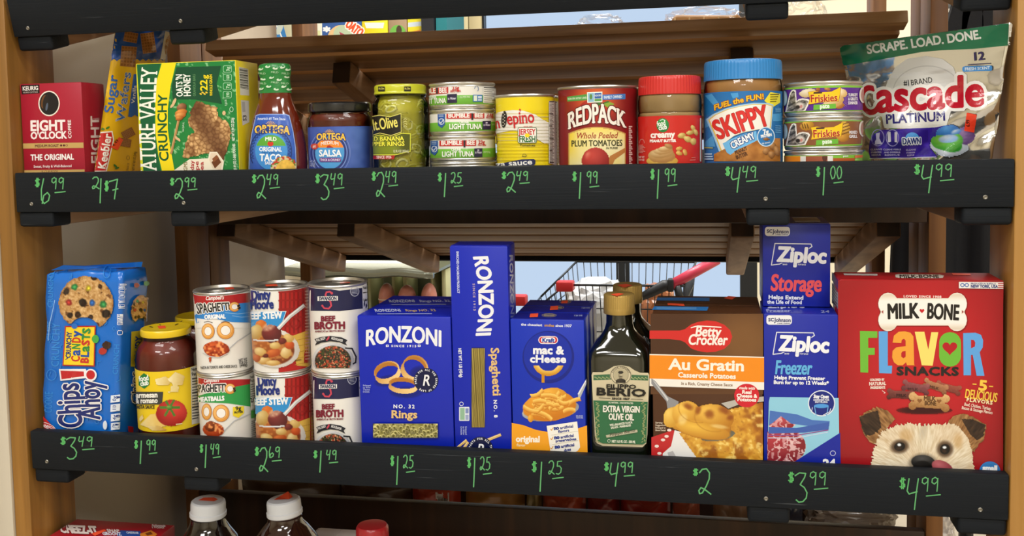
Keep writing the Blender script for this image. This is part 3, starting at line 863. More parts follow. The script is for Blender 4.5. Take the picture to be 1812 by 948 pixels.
for q in ((203, 293, 40), (206, 297, -20), (181, 228, 10), (190, 226, -30)): a.ell(q[0], q[1], 4, 1.8, '#3d7a2c', q[2])
a.build('pouch_print', print_mat('film_print', 0.22, coat=.5), t)

# ---- green granola bar carton standing on its end, and one more carton behind it
c = Carton('mid', 'granola_bar_box', 'green and yellow granola bar carton stood on end with sideways lettering', 'carton',
           244, 420.4, 200, 109.5, .062, mat('card_yellow', '#ecd71f', 0.36, coat=.1), xt=327)
a = Art(c.front)
a.poly([(230, 100), (425, 100), (440, 312), (230, 312)], '#1e7f3c')
a.raster(290, 108, 432, 306, 2.2, lambda X, Y: (np.outer(1 - sm(.72, .78, vnoise(X, Y, 5, 3)) * (vnoise(X, Y, 2.3, 9) > .55), rgb('#1e7f3c')) + np.outer(sm(.72, .78, vnoise(X, Y, 5, 3)) * (vnoise(X, Y, 2.3, 9) > .55), rgb('#8cc78f')), X > 0))
a.poly([(415.5, 106), (424, 106), (438, 306), (428, 306)], '#ecd71f')
a.poly([(230, 108), (284, 108), (276, 142), (273, 178), (273.4, 235), (279, 275), (286, 308), (230, 308)], '#0e5b36')
a.poly([(236, 106), (242, 110), (254, 308), (248, 308)], '#cfd327')
a.poly([(286, 108), (311.5, 108), (302, 152), (297, 193), (297, 228), (301, 258), (310, 308), (288, 308), (280, 272), (275.4, 235), (275, 180), (277, 145)], '#f4da1c')
a.text('NATURE VALLEY', (279, 322), (279, 121), 28, '#f4f1e4', .7, serif=1.0, bend=4.5)
a.text('CRUNCHY', (299, 285), (296, 167), 15.5, '#12572f', 1.1, bend=2.5)
a.poly([(304, 152), (312.5, 119), (391.5, 116.5), (383.5, 148), (393, 184), (345, 176), (306, 176)], '#124b30')
a.text("OATS 'N", (323.6, 170.8), (322.6, 131), 11.2, '#f2f2ea', .9); a.text('HONEY', (337.6, 170.4), (336.6, 131), 12, '#f2f2ea', 1.0); a.text('GRANOLA BARS', (346.6, 170.4), (345.8, 131), 4.6, '#5f9160', .2)
a.text('22', (367.2, 160.5), (366.6, 140.5), 12.2, '#f4da1c', 1.0); a.text('g', (367, 139.5), (366.8, 132.5), 9, '#f4da1c', .6)
for i in range(4): a.ell(355.5 + i * 3.4, 166 - (i % 2) * 2.4, 2.2, 1.5, '#e3c33a', 30)
a.text('WHOLE GRAIN', (376.5, 169.5), (375.6, 131.5), 4.8, '#f4da1c', .3)
for i, y in enumerate((122, 137, 152.5, 167.5)):
    a.rr(395, y - 6.3, 410.5, y + 6.3, 3, '#9ccfa6'); a.rr(395.9, y - 5.4, 409.6, y + 5.4, 2.6, '#1e7f3c'); a.text(('3g', '160', '7g', '190')[i], (406.5, y + 4.4), (406.4, y - 4), 5.6, '#c9e6c9', .2)
a.line([(317, 211), (303.5, 271)], 4.2, '#ad8350'); a.line([(315.8, 211), (302.6, 269)], 1.2, '#d0a873')
a.raster(306, 180, 336, 216, 1.1, lambda X, Y: (lambda p: (p.blob(322, 190, 10, 8, '#b9805a', '#5f3a22', -20), p.blob(321, 199, 12, 6, '#f0a352', '#a3541d', -12), p.blob(320, 204.5, 11, 5.5, '#f3b468', '#a3541d', -12), p.blob(318, 209.5, 8, 4.5, '#e59a4a', '#8a4518', -12), (p.c, p.m))[-1])(Pic(X, Y, '#1e7f3c')))
GB = [(347, 176), (384, 190), (388, 206), (404, 216), (411, 230), (405, 262), (395, 284), (374, 283), (371, 270), (336, 280), (322, 280), (328, 258), (332, 240), (344, 234), (333, 218), (338, 192)]
def granola(X, Y):
    n = fbm(X, Y, 14, 2); n2 = vnoise(X, Y, 4.5, 7); n3 = vnoise(X, Y, 2.2, 5)
    d1, d2, k_ = flakes(X, Y, 7.5, 3); e = sm(.0, .28, d2 - d1)
    lit = np.clip(.52 + .42 * k_ + .35 * (.6 - d1) + .25 * (n3 - .5), 0, 1) * (.5 + .5 * e)
    base = rgb('#5e3314') + (rgb('#eabf84') - rgb('#5e3314')) * lit[:, None]
    dk = sm(.45, .28, n)[:, None] * .5; base = base * (1 - dk) + rgb('#552c12') * dk
    band = sm(18, 3, np.abs((X - 372) * .55 + (Y - 225) * -.35 + 4))[:, None] * .62; base = base * (1 - band) + rgb('#4a2614') * band
    return base, inpoly(X + 4 * (n2 - .5), Y + 4 * (n3 - .5), GB)
a.raster(316, 172, 416, 290, 1.1, granola)
for q in ((309, 180, 7, 2.6, -65), (306, 186, 6, 2.3, -50), (397, 200, 3, 4, 0), (317, 247, 4, 2, 50), (313, 244, 4, 2, 60)): a.ell(*q[:4], '#d9b88a', q[4])
a.poly([(306, 309), (309, 301), (336, 281.6), (369, 280), (371.5, 268.5), (384.5, 268.5), (397, 285.5), (394, 306), (394, 309)], '#eee5cf')
a.poly([(373.5, 270.6), (383.6, 270.6), (394.6, 286), (391.6, 301), (377, 298), (371, 283)], '#e3cfb5'); a.poly([(375, 287), (386, 276), (392, 287), (381, 298)], '#6a3a20'); a.poly([(376, 281), (384, 274), (388, 279), (379, 287)], '#8a5230')
for i, w in enumerate(('day', 'pe', 'ea')): a.text(w, (344 + i * 8.5, 301), (343.5 + i * 8.5, 284 + i), 6.4, '#b3232d', .5, serif=.6)
a.text('GMS', (332.5, 302), (332, 286), 6.5, '#8b7a3d', .2)
a.text('NET WT 8.94 OZ (253g)', (416.4, 249), (414.2, 208), 4.8, '#eaf3e4', .3); a.text('6 (1.49 OZ) 2-BAR POUCHES', (419.2, 303), (416.8, 254), 4.6, '#eaf3e4', .3); a.text('NATURAL', (326.5, 233), (327, 216), 3.2, '#cfe6cf')
a.ring(410.5, 193.5, 3.4, 4.6, .8, '#cfe6cf'); a.text('FLAVOR', (402.5, 187), (402, 176), 3.6, '#cfe6cf')
a.build('front_print', GLOSS(), c.t)
a = Art(c.right)
a.poly([(422.5, 118), (439, 122), (441, 169), (425, 168)], '#efeee6')
for i in range(17):
    y = 120 + i * 2.2; wd = (0.7, 1.3, .9, 1.7)[(i * 7) % 4]; a._add([[(423.4 + i * .12, y), (438 + i * .1, y + 2.2), (438 + i * .1, y + 2.2 + wd), (423.4 + i * .12, y + wd)]], '#24251f')
a.up(); a.poly([(426, 177), (440, 178), (441, 216), (429, 222)], '#dfe2df'); a.text('S3', (436, 214), (435.6, 203), 6, '#2a2a2e', .5); a.poly([(427.5, 180), (433, 180), (434, 198), (429, 198)], '#b9bdbd')
a.build('side_print', GLOSS(), c.t)
c2 = Carton('mid', 'snack_bar_box', 'yellow and purple carton mostly hidden behind the green granola carton', 'carton', 392, 452.5, 200, 127, .05, mat('card_pale_yellow', '#e3cc2a', .4), Yb=.105)
a = Art(c2.right); a.poly([(448.5, 128), (462, 131), (462, 230), (449, 230)], '#6c2f6b'); a.poly([(453, 142), (462, 144), (462, 166), (454, 164)], '#e6e3dc'); a.build('side_print', GLOSS(), c2.t)

# ---- taco sauce bottle, oval, foil sleeve over cap and neck
rd = Round('mid', 'taco_sauce_bottle', 'tall brown-red taco sauce bottle with green foil sleeve over its cap', 'sauce bottle', 436, 546, 275)
SYB = 0.62
def oval(rd, name, prof, m, parent=None, seg=72):
    sh_ = rd.r * (1 - SYB); M = Matrix.Translation((-sh_ * (rd.X - CAM_C[0]) / (rd.Y - CAM_C[1]), -sh_, 0)) @ rd.M
    return lathe(name, prof, M, m, parent or rd.t, seg, sy=SYB)
SAUCE = mat('taco_sauce', '#5f1d10', 0.3, mottle=.12, mscale=60)
bp = prof_px(rd, 55.7, [(29, 152), (29.5, 166), (31, 176), (38, 193), (44.5, 212), (50, 232), (53.6, 252), (55.6, 272), (55.7, 290)])
zs = [p[1] for p in bp]
ov = [(0, bp[0][1])] + bp + [(bp[-1][0], .006), (bp[-1][0] * .93, 0.0006), (0, .0006)]
ov = ov[::-1]
bottle = oval(rd, 'bottle', ov, mat('bottle_glass_sauce', '#65200f', 0.06, coat=1.0, mottle=.1, mscale=50))
GF = mat('green_foil', '#22803a', 0.3, coat=.3, bump=.35, bscale=120)
fp = prof_px(rd, 55.7, [(30.2, 164.5), (29.8, 156), (28.5, 146), (28, 138), (30, 131), (30.8, 124), (30.4, 118), (28, 114), (20, 112.6)])
cap = oval(rd, 'foil_sleeve', [(fp[0][0] - .0006, fp[0][1])] + fp + [(0, fp[-1][1] + .0003)], GF)
SYB_ = SYB
a = Art(Skin(cap, 4))
for i, (x, y) in enumerate(((462, 122), (474, 118), (487, 121), (500, 119), (509, 123), (466, 140), (481, 137), (494, 141), (507, 136), (463, 157), (476, 153), (489, 158), (502, 153), (511, 158))):
    a.ell(x, y, 4.6, 2.3, '#cfe3c6', -18 + 12 * (i % 3), n=10); a.ell(x + 1, y - 1.6, 2.4, 1.3, '#2a8a45', -10, n=8)
for i, (x, y) in enumerate(((458, 131), (480, 129), (498, 131), (459, 149), (480, 147), (497, 149))): a.text('MILD', (x, y), (x + 13, y + .6), 3, '#bfe0b8')
a.build('foil_print', print_mat('foil_ink', .35), rd.t)
a = Art(Skin(bottle, 4))
BLU = '#2c57b4'
a.poly([(453, 204), (460, 201.5), (505, 201.5), (512, 204), (519, 232), (523.5, 262), (525, 308), (440, 308), (441, 272), (445, 238)], '#8fa8dc')
a.poly([(454, 205), (461, 203), (504, 203), (511, 205.5), (517.6, 232), (522, 262), (523.5, 308), (441.5, 308), (442.5, 272), (446.4, 238)], BLU)
a.raster(442, 204, 523, 302, 2, lambda X, Y: (lambda g: (np.outer(1 - g, rgb('#2c57b4')) + np.outer(g, rgb('#5b93da')), inpoly(X, Y, [(454, 205), (504, 203), (511, 205.5), (517.6, 232), (522, 262), (522, 303), (442.5, 303), (443.5, 272), (446.4, 238)])))(sm(46, 12, np.hypot(X - 481, (Y - 262))) * .75))
a.text("America's #1 Taco Sauce", (456, 212.5), (505, 213), 4.4, '#dbe6f5', .2, bend=1)
for q in range(9): a.line([(479 + 7 * math.cos(R(200 + q * 17.5)), 224 + 7 * math.sin(R(200 + q * 17.5))), (479 + 10 * math.cos(R(200 + q * 17.5)), 224 + 10 * math.sin(R(200 + q * 17.5)))], .9, '#e9b53a')
a.ell(479, 224, 6, 6, '#f0a232', 0, 180, 360)
a.text('ORTEGA', (451, 236.5), (512, 238), 13.5, '#f3c644', 1.2, out=('#1a2f7a', 1.5), serif=.6, bend=2.5)
a.ring(479.5, 268, 37, 42, 1.4, '#1c2f6e', a0=150, a1=390)
for q in range(26):
    an = R(160 + q * 9); a.line([(479.5 + 31 * math.cos(an), 268 + 36 * math.sin(an)), (479.5 + 35.5 * math.cos(an + .07), 268 + 41 * math.sin(an + .07)), (479.5 + 31 * math.cos(an + .14), 268 + 36 * math.sin(an + .14))], .9, '#1c3f86')
a.ell(481, 268, 28, 33, '#3f8fd6'); a.ell(480.5, 264, 26, 25, '#5aa53a', 0, 180, 360); a.poly([(454.5, 258), (506.5, 258), (507, 266), (454, 266)], '#3f8fd6')
a.text('MILD', (470, 249.5), (490, 250), 6.5, '#eef5ea', .5, bend=1); a.ell(479.5, 254.3, 5.2, 4.6, '#cf3527'); a.ell(479.5, 250.6, 2.2, 1, '#2f6b22')
a.text('ORIGINAL', (460, 267.5), (499, 268), 7.4, '#f3f6fb', .6); a.text('THICK & SMOOTH', (464, 272), (496, 272.3), 3.2, '#173a7d')
a.text('TACO', (461, 284.5), (498.5, 285), 12, '#f6f8fb', 1.1); a.text('SAUCE', (470, 290.5), (488, 291), 4.8, '#f6f8fb', .4)
a.raster(480, 272, 526, 303, 1.1, lambda X, Y: (lambda n, m: (np.where((sell(X, Y, 505, 303, 20, 24, 12) < .86)[:, None], rgb('#e3b649') * (.85 + .3 * n[:, None]), np.where((vnoise(X, Y, 3, 2) > .62)[:, None], rgb('#c23a22'), np.where((vnoise(X, Y, 3, 5) > .5)[:, None], rgb('#4f8a2c'), rgb('#d9c79a')))), m))(fbm(X, Y, 6, 4), (sell(X, Y, 503, 300, 24, 25, 12) + .12 * (vnoise(X, Y, 4, 3) - .5) < 1) & (X < 524)))
a.build('front_label', PAPER(), rd.t)

# ---- salsa jar
rd = Round('mid', 'salsa_jar', 'squat salsa jar with flat black lid and blue label', 'jar', 545.5, 660, 250)
H = rd.hy
gp = prof_px(rd, 57.2, [(52, 197), (53, 201), (56.2, 206), (57, 213), (57.2, 222), (57.2, 296)])
rd.turn('salsa', [(0, .0022), (rd.r * .955, .0022), (rd.r * .955, gp[3][1])] + [(rd.r * .955, gp[3][1]), (gp[2][0] * .955, gp[2][1]), (gp[1][0] * .95, gp[1][1]), (0, gp[0][1] - .001)], mat('salsa_red', '#6b2413', .35, mottle=.35, mscale=140))
rd.turn('jar', [(0, .0004), (rd.r * .93, .0004), (rd.r, .004)] + gp[::-1] + [(gp[0][0] - .002, gp[0][1] + .001)], GLASSJ)
screw_lid(rd, [(53, 196.5), (55.4, 196), (56, 194), (56, 186), (55.5, 182), (53, 179.6), (30, 179.4), (0, 179.4)], 57.2, mat('lid_black', '#17181b', .25, coat=.6))
lr = rd.r + .0003
zt, zb = rd.hy(223.5), .002
lab = rd.turn('label', [(lr - .0002, zb), (lr, zb + .0002), (lr, zt - .0002), (lr - .0002, zt)], mat('label_blue', '#3c55a6', .38, coat=.1))
a = Art(rd.cyl(lr, (zb + .0004, zt - .0004)))
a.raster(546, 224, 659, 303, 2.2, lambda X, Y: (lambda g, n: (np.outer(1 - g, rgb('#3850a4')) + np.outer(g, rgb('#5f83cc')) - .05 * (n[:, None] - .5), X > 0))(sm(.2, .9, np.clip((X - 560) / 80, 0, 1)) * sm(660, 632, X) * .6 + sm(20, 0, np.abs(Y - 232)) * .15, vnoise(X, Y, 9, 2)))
for r_, w_, c_ in ((41, 1, '#7e92cf'), (37.5, 1.2, '#25356f'), (34.5, 1, '#8ea3dc')): a.ring(584, 270, r_ * .88, r_, w_, c_, a0=-60, a1=60); a.ring(584, 270, r_ * .88, r_, w_, c_, a0=130, a1=230)
a.ring(584, 270, 29, 32, 3, '#2a3a7c')
a.ell(583.5, 270, 25.6, 29, '#4f9fdc'); a.ell(583.5, 266, 25, 22, '#f08b2e', 0, 180, 360); a.poly([(558.5, 261), (609, 261), (609, 268), (558.5, 268)], '#4f9fdc')
for q in range(9): a.line([(583 + 6 * math.cos(R(195 + q * 18.5)), 238 + 6 * math.sin(R(195 + q * 18.5))), (583 + 9 * math.cos(R(195 + q * 18.5)), 238 + 9 * math.sin(R(195 + q * 18.5)))], .9, '#e9b53a')
a.ell(583, 238, 5.4, 5.4, '#f0a232', 0, 180, 360)
a.text('ORTEGA', (560.5, 248), (611, 248), 11, '#f3c644', 1.1, out=('#22307a', 1.3), serif=.6, bend=1.5)
a.text('MEDIUM', (568, 257.6), (599.5, 257.6), 5.8, '#f8e7d8', .5, bend=2.5); a.poly([(578, 261), (590, 261), (584, 257), (580, 257.5)], '#b52c1c')
a.text('SALSA', (565, 276.5), (604, 276.5), 11.2, '#f4f7fb', 1.0); a.rr(566, 279, 603.5, 286.4, 2.5, '#6a3a8c'); a.text('THICK & CHUNKY', (567.5, 284.6), (602.5, 284.6), 3.9, '#eadcf0', .3)
a.ell(557.5, 258.8, 6.2, 5.4, '#c4463a', jit=.08, seed=2); a.text('#1', (554.6, 261), (560.6, 261), 4.4, '#f4d9d0', .3)
for i, y in enumerate((287, 291, 294.5)): a.text(('NET WT', '16 OZ', '(454g)')[i], (549, y), (559, y), 3.2, '#c9d4ee')
a.build('label_print', PAPER(), rd.t)

# ---- pepper ring jars
def pepper_jar(lbl, xl, xr, yr, Yb, front):
    rd = Round('mid', 'pepper_jar', lbl, 'jar', xl, xr, yr, Yb=Yb, group='yellow lidded pepper jars')
    s = (xr - xl) / 100.0; cx = 0
    o = 297 - 297 * s if not front else 0
    rows = [(44.5, 164.5), (45.5, 168), (43.5, 171), (47, 176), (49.6, 182), (50, 190), (50, 296)]
    gp = prof_px(rd, 50, rows)
    BR = mat('pepper_brine', '#bdb32a', .35, mottle=.25, mscale=70)
    core = rd.r * .80
    rd.turn('brine', [(0, .003), (core, .003), (core, gp[4][1]), (core * .9, gp[2][1] + .002), (0, gp[1][1])], BR)
    glass = rd.turn('jar', [(0, .0004), (rd.r * .93, .0004), (rd.r, .004)] + gp[::-1], GLASSJ)
    if front:
        rng = random.Random(5)
        PM = [mat('pepper_ring_a', '#dcd65e', .3), mat('pepper_ring_b', '#c9c242', .3), mat('pepper_ring_c', '#e9e58c', .3)]
        for i in range(95):
            an = R(-90 + rng.uniform(-92, 92)); z = rng.uniform(.008, gp[3][1] - .003); rr = rd.r - .0088 + rng.uniform(-.0015, .001)
            if z > gp[4][1]: rr *= .92
            ctr = np.array([rr * math.cos(an), rr * math.sin(an), z]); ra, rb = rng.uniform(.005, .0095), rng.uniform(.0035, .007)
            ux = np.array([-math.sin(an), math.cos(an), rng.uniform(-.5, .5)]); ux /= np.linalg.norm(ux); uz = np.cross(ux, (math.cos(an), math.sin(an), rng.uniform(-.3, .3))); uz /= np.linalg.norm(uz)
            Mn = np.array(rd.M); pts = []
            for q in range(14):
                b = 2 * math.pi * q / 14; p = ctr + ux * ra * math.cos(b) * (1 + .15 * math.sin(3 * b + i)) + uz * rb * math.sin(b); pts.append(Mn[:3, :3] @ p + Mn[:3, 3])
            V, F = tube_geo(pts, rng.uniform(.0013, .0022), 6, True)
            mesh('pepper_ring', V, F, PM[i % 3], rd.t, smooth=True)
    screw_lid(rd, [(45, 165.6), (46.6, 164.6), (46.6, 162), (45.6, 160.5), (46.2, 152), (45, 149), (42, 147.8), (38, 148.6), (0, 148.4)], 50, mat('lid_yellow_green', '#c6c92c', .3, coat=.4))
    return rd
rd = pepper_jar('jar of pale yellow pepper rings with black label and yellow-green lid, in front', 660, 760, 230, YF, True)
a = Art(rd.cyl(rd.r + .0004, (.002, .2)))
a.poly([(655, 206), (672, 203), (690, 206), (710, 200), (710.5, 234), (692, 240.5), (672, 236), (655, 241)], '#d9d26a')
a.poly([(655, 207.4), (672, 204.4), (690, 207.4), (709, 201.6), (709.5, 233), (692, 239), (672, 234.6), (655, 239.6)], '#17180f')
a.text('Mt.Olive', (653, 232), (704.5, 224), 19, '#ece06a', 1.2)
a.poly([(655, 242), (672, 238), (692, 242), (711, 235), (727, 236), (726.5, 268), (700, 274.5), (655, 274.5)], '#d9dd42'); a.poly([(655, 243.5), (672, 239.4), (692, 243.4), (711, 236.4), (725.5, 237.4), (725, 267), (700, 273), (655, 273)], '#53561c')
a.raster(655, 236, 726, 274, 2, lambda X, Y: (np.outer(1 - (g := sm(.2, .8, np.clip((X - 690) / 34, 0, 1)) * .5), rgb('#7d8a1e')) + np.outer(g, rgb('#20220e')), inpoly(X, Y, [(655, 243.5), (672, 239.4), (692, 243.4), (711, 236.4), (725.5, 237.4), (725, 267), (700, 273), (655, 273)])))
a.text('MILD BANANA', (646, 249.5), (714.5, 248.5), 7.4, '#f0ec4a', .7, out=('#34380f', .8)); a.text('PEPPER RINGS', (648, 258.5), (716, 257.6), 7.4, '#f0ec4a', .7, out=('#34380f', .8))
a.text('12 FL OZ (355mL)', (696, 269.6), (723.5, 269.4), 4.4, '#e9e9c0', .3)
a.poly([(655, 275.6), (692, 275), (699.5, 274.4), (697, 281.5), (655, 281.5)], '#a8221f'); a.text('SINCE 1926', (667, 280.4), (693, 280), 4.6, '#f3dcd2', .4)
for i in range(4): a.line([(714, 212 + i * 4.2), (717, 209.5 + i * 4.2), (720, 212 + i * 4.2)], 1, '#d8d48a')
a.build('label_print', PAPER(), rd.t)
cl = rd.cyl(rd.r * 46.4 / 50 + .0002, (.1, .2)); a = Art(cl)
for x in (669, 715): a.rr(x, 153, x + 12, 161.5, 1, '#2c2c14'); a.text('Mt.Olive', (x + 1, 158.6), (x + 11, 158.2), 3.6, '#d9d26a', .2)
a.build('lid_print', PAPER(), rd.t)
pepper_jar('second pepper jar showing only a sliver of lid behind the front one', 664.5, 759.5, 230, .125, False)
# ---- stack of four tuna cans
TW = mat('tuna_label_white', '#e9e7df', .38, coat=.1); TG = print_mat('tuna_green', .38, coat=.1)
ref = Round('mid', 'ref', 'ref', 'ref', 759.5, 875.6, 170)
TUNA_R, TUNA_X, TUNA_Y = ref.r, ref.X, ref.Y
tuna_top = ref.hy(143.5)
bpy.data.objects.remove(ref.t)
TH = tuna_top / 4
def small_can(k, name, lbl, cat, X, Y, r, z0, h, group, paper, top=False):
    rd = Round.__new__(Round); rd.k = k; rd.r = r; rd.X, rd.Y, rd.z0 = X, Y, z0; rd.P = np.array([X, Y, z0]); rd.a = up_of(k)
    rd.M = Matrix.Translation(rd.P); rd.t = thing(name, lbl, cat, rd.P, group=group)
    rd.turn('can_body', [(0, .0014), (r * .80, .0014), (r * .86, .0), (r * .955, .0002), (r * .99, .0032), (r - .0008, .0042), (r - .0008, h - .0052), (r - .0006, h - .0048), (r * .972, h - .0034), (r + .0004, h - .0028), (r + .0006, h - .0014), (r, h - .0003), (r - .0022, h - .0003), (r - .0032, h - .003)], TIN)
    rd.turn('lid', [(0, h - .0034), (r * .62, h - .0034), (r * .68, h - .0038), (r * .9, h - .0038), (r - .0032, h - .0031)], TIN_IN)
    if paper: rd.turn('paper_label', [(r - .0008, .0046), (r, .0048), (r, h - .0058), (r - .0008, h - .0056)], paper)
    return rd
tl = ['lowest tuna can of the stack, only its rim and label top showing', 'third tuna can down the stack, green and white label', 'second tuna can down the stack, green and white label', 'topmost tuna can of the stack beside the pepper jar']
tn = []
for i in range(4):
    rd = small_can('mid', 'tuna_can', tl[i], 'can', TUNA_X + (.0006, -.0004, .0, .0004)[i], TUNA_Y, TUNA_R, floor_z('mid', TUNA_Y) + TH * i + .0002, TH - .0003, 'stacked tuna cans', TW)
    h = TH; r = rd.r
    rd.turn('label_band', [(r + .00012, .005), (r + .00022, .0052), (r + .00022, h * .49), (r + .00012, h * .495)], mat('label_band_green', '#6db03c', .38, coat=.1))
    tn.append(rd)
def tuna_face(rd, x, y, w=1.0, bb=1):
    """x,y: left end and foot of the red name box"""
    a = Art(rd.cyl(rd.r + .0004, (.0056, TH - .0062)))
    a.poly([(x, y - 10.6), (x + 67 * w, y - 11.4), (x + 67 * w, y - .6), (x, y)], '#c3312f')
    a.text('BUMBLE', (x + 3, y - 2), (x + 41 * w, y - 2.4), 7.2, '#f6efe8', .8); a.text('BEE', (x + 49.5 * w, y - 2.5), (x + 64.5 * w, y - 2.6), 7.2, '#f6efe8', .8)
    a.poly([(x + 44 * w, y - 13.5), (x + 47.4 * w, y - 13.5), (x + 47.4 * w, y + 2), (x + 44 * w, y + 2)], '#2b2a30')
    a.text('23g', (x + 71 * w, y - 4.4), (x + 82.5 * w, y - 4.4), 6, '#c3312f', .5); a.text('PROTEIN', (x + 70 * w, y - .4), (x + 85 * w, y - .4), 3, '#c3312f', .2)
    a.poly([(x - 15.5, y - 12), (x - 2.5, y - 12.4), (x - 2.5, y + 10), (x - 8, y + 16.5), (x - 14.5, y + 12)], '#27569f')
    a.ring(x - 8.5, y + 5, 5, 5.5, 1, '#e6ebf2'); a.line([(x - 12, y + 5), (x - 9.4, y + 8), (x - 4.6, y + 1)], 1.2, '#e6ebf2'); 
    for q in range(3): a.line([(x - 13, y - 9 + q * 2.6), (x - 5, y - 9.2 + q * 2.6)], .9, '#b9c9e4')
    a.text('CHUNK', (x + 22 * w, y + 8.2), (x + 40 * w, y + 8), 4, '#f3f6ea', .4); a.text('LIGHT TUNA', (x + 5 * w, y + 18.4), (x + 62 * w, y + 18), 8.8, '#f5f7ee', .7)
    a.poly([(x + 63.5 * w, y + 4), (x + 78 * w, y + 3.6), (x + 78 * w, y + 19), (x + 63.5 * w, y + 19.4)], '#262140'); a.text('in Water', (x + 65 * w, y + 13), (x + 77 * w, y + 12.8), 4.2, '#d9d6e6', .3); a.ell(x + 70.5 * w, y + 7, 2, 1, '#d9d6e6')
    a.text('NET WT 5 OZ (142g)', (x + 80 * w, y + 12), (x + 92 * w, y + 12), 3, '#e6efd8')
    a.build('label_print', PAPER(), rd.t)
tuna_face(tn[2], 790, 210); tuna_face(tn[1], 777.5, 258.5, .97)
a = Art(tn[3].cyl(tn[3].r + .0004, (.0056, TH - .0062)))
a.poly([(755, 154.6), (793, 152.4), (793, 164.8), (755, 168)], '#c3312f'); a.text('BUMBLE', (737, 166.6), (771, 164.6), 8.4, '#f6efe8', .8); a.text('BEE', (777, 164.2), (791, 163.4), 8.4, '#f6efe8', .8)
a.poly([(772, 152), (775, 152), (775, 166), (772, 166)], '#2b2a30')
a.text('23g', (800, 159.6), (812.5, 158.8), 7.2, '#c3312f', .6); a.text('PROTEIN', (797, 163.6), (815.5, 162.6), 3.6, '#c3312f', .3)
a.text('CHUNK', (757, 174.6), (773, 173.6), 4, '#f3f6ea', .4); a.text('LIGHT TUNA', (745, 184.4), (789.5, 182), 8.6, '#f5f7ee', .7)
a.poly([(791.4, 166.8), (808.6, 166), (808.6, 181.6), (791.4, 182.6)], '#262140'); a.text('in Water', (793, 176.6), (807, 175.8), 4.2, '#d9d6e6', .3)
a.rr(836.5, 167.6, 853, 180, 1, '#3a78b6'); a.rr(838, 169, 844, 178.6, .6, '#dfe8d8'); a.rr(845.5, 170, 852, 174, .5, '#cfdcec'); a.rr(845.5, 175.5, 852, 178, .5, '#cfdcec')
a.ring(843, 157, 4, 5, 1.2, '#6d86ad', a0=180, a1=420); a.text('GLUTEN FREE', (814, 173.6), (832, 172.8), 3, '#dfeecb')
a.poly([(854.5, 151), (882, 152.5), (882, 184), (854.5, 182)], '#ebe9e2')
for q in range(8): a.line([(856, 155 + q * 3.6), (876 - (q % 3) * 3, 155.6 + q * 3.6)], 1.0 if q else 2, '#4a4a4c')
a.build('label_print', PAPER(), tn[3].t)
a = Art(tn[0].cyl(tn[0].r + .0004, (.0056, TH - .0062)))
a.poly([(760, 291), (771, 290.6), (771, 301), (760, 302)], '#c3312f'); a.text('23g', (775, 295), (786, 294.8), 5, '#c3312f', .3); a.ell(812, 293, 4, 2.4, '#2a2a30'); a.text('Nutrition Facts  Serv Size 1 can', (822, 293.4), (872, 293.6), 4, '#33343a', .3)
a.build('label_print', PAPER(), tn[0].t)

# ---- pizza sauce cans, one behind the other
def pizza_can(lbl, xl, xr, Yb, front):
    rd = Round('mid', 'pizza_sauce_can', lbl, 'can', xl, xr, 230, Yb=Yb, group='yellow pizza sauce cans')
    h = rd.hy(166 if front else 168.5)
    can(rd, h, mat('label_yellow_gloss', '#ecd51a', .3, coat=.25), beads=11)
    a = Art(rd.cyl(rd.r + .0002, (.0042, h - .0042)), (870, 145, 6.117) if front else (870 + 9, 145 + 2, 6.3))
    if front:
        a.poly([(30, 345), (110, 318), (230, 303), (340, 310), (470, 350), (560, 412), (620, 440), (690, 440), (690, 690), (560, 660), (400, 560), (230, 520), (30, 560)], '#e9e6dc')
    for q in range(15):
        y = 345 + q * 36
        a.line([(30, y), (690, y - 4)], 5, '#b9b08a' if 360 < y < 640 else '#c6ac14')
    if front:
        a.text('n', (42, 505), (100, 495), 118, '#c62229', 6, serif=.6)
        a.ell(137, 405, 30, 92, '#26231f', 4); 
        for q in range(9): a.ell(128 + (q % 2) * 16, 335 + q * 17, 6, 5, '#dcd6c4')
        a.text('epino', (170, 462), (465, 435), 128, '#c62229', 6, serif=.8, shear=.0); a.poly([(296, 300), (306, 288), (318, 300), (310, 322)], '#c62229')
        a.text('SINCE 1949', (345, 490), (440, 488), 12, '#cf6a68', 1)
        a.rr(284, 490, 486, 662, 18, '#2a5a3c'); a.rr(290, 496, 480, 656, 14, '#efece2')
        a.text('JERSEY', (298, 568), (470, 568), 58, '#c62229', 5, serif=.6); a.text('FRESH', (298, 648), (474, 648), 62, '#1f6a35', 6, serif=.6); a.ell(385, 578, 26, 22, '#ecd51a')
        a.text('Tomatoes', (306, 696), (470, 696), 22, '#2a2a22', 2, serif=.5)
        a.ring(355, 795, 22, 18, 4, '#4a4620'); a.line([(330, 805), (382, 800)], 4, '#4a4620')
        a.poly([(10, 905), (60, 890), (260, 850), (330, 836), (455, 832), (472, 850), (470, 885), (440, 912), (300, 930), (10, 960)], '#232a52')
        a.text('Pizza sauce', (-70, 930), (440, 888), 56, '#f2f0ea', 4)
        a.poly([(40, 590), (60, 586), (62, 660), (42, 664)], '#d8c326'); 
    a.poly([(612, 205), (700, 205), (700, 900), (612, 880)], '#dedbd2')
    for q in range(46):
        y = 212 + q * 14.6; a.line([(618, y), (664 - (q * 37 % 23), y + 1)], 5 if q % 9 else 11, '#3c3a38')
    a.build('label_print', PAPER(), rd.t)
pizza_can('bright yellow pizza sauce can with ribbed sides and red blackletter name', 877.8, 982, YF, True)
pizza_can('second yellow pizza sauce can almost hidden between its twin and the red tomato can', 888, 989.6, .125, False)

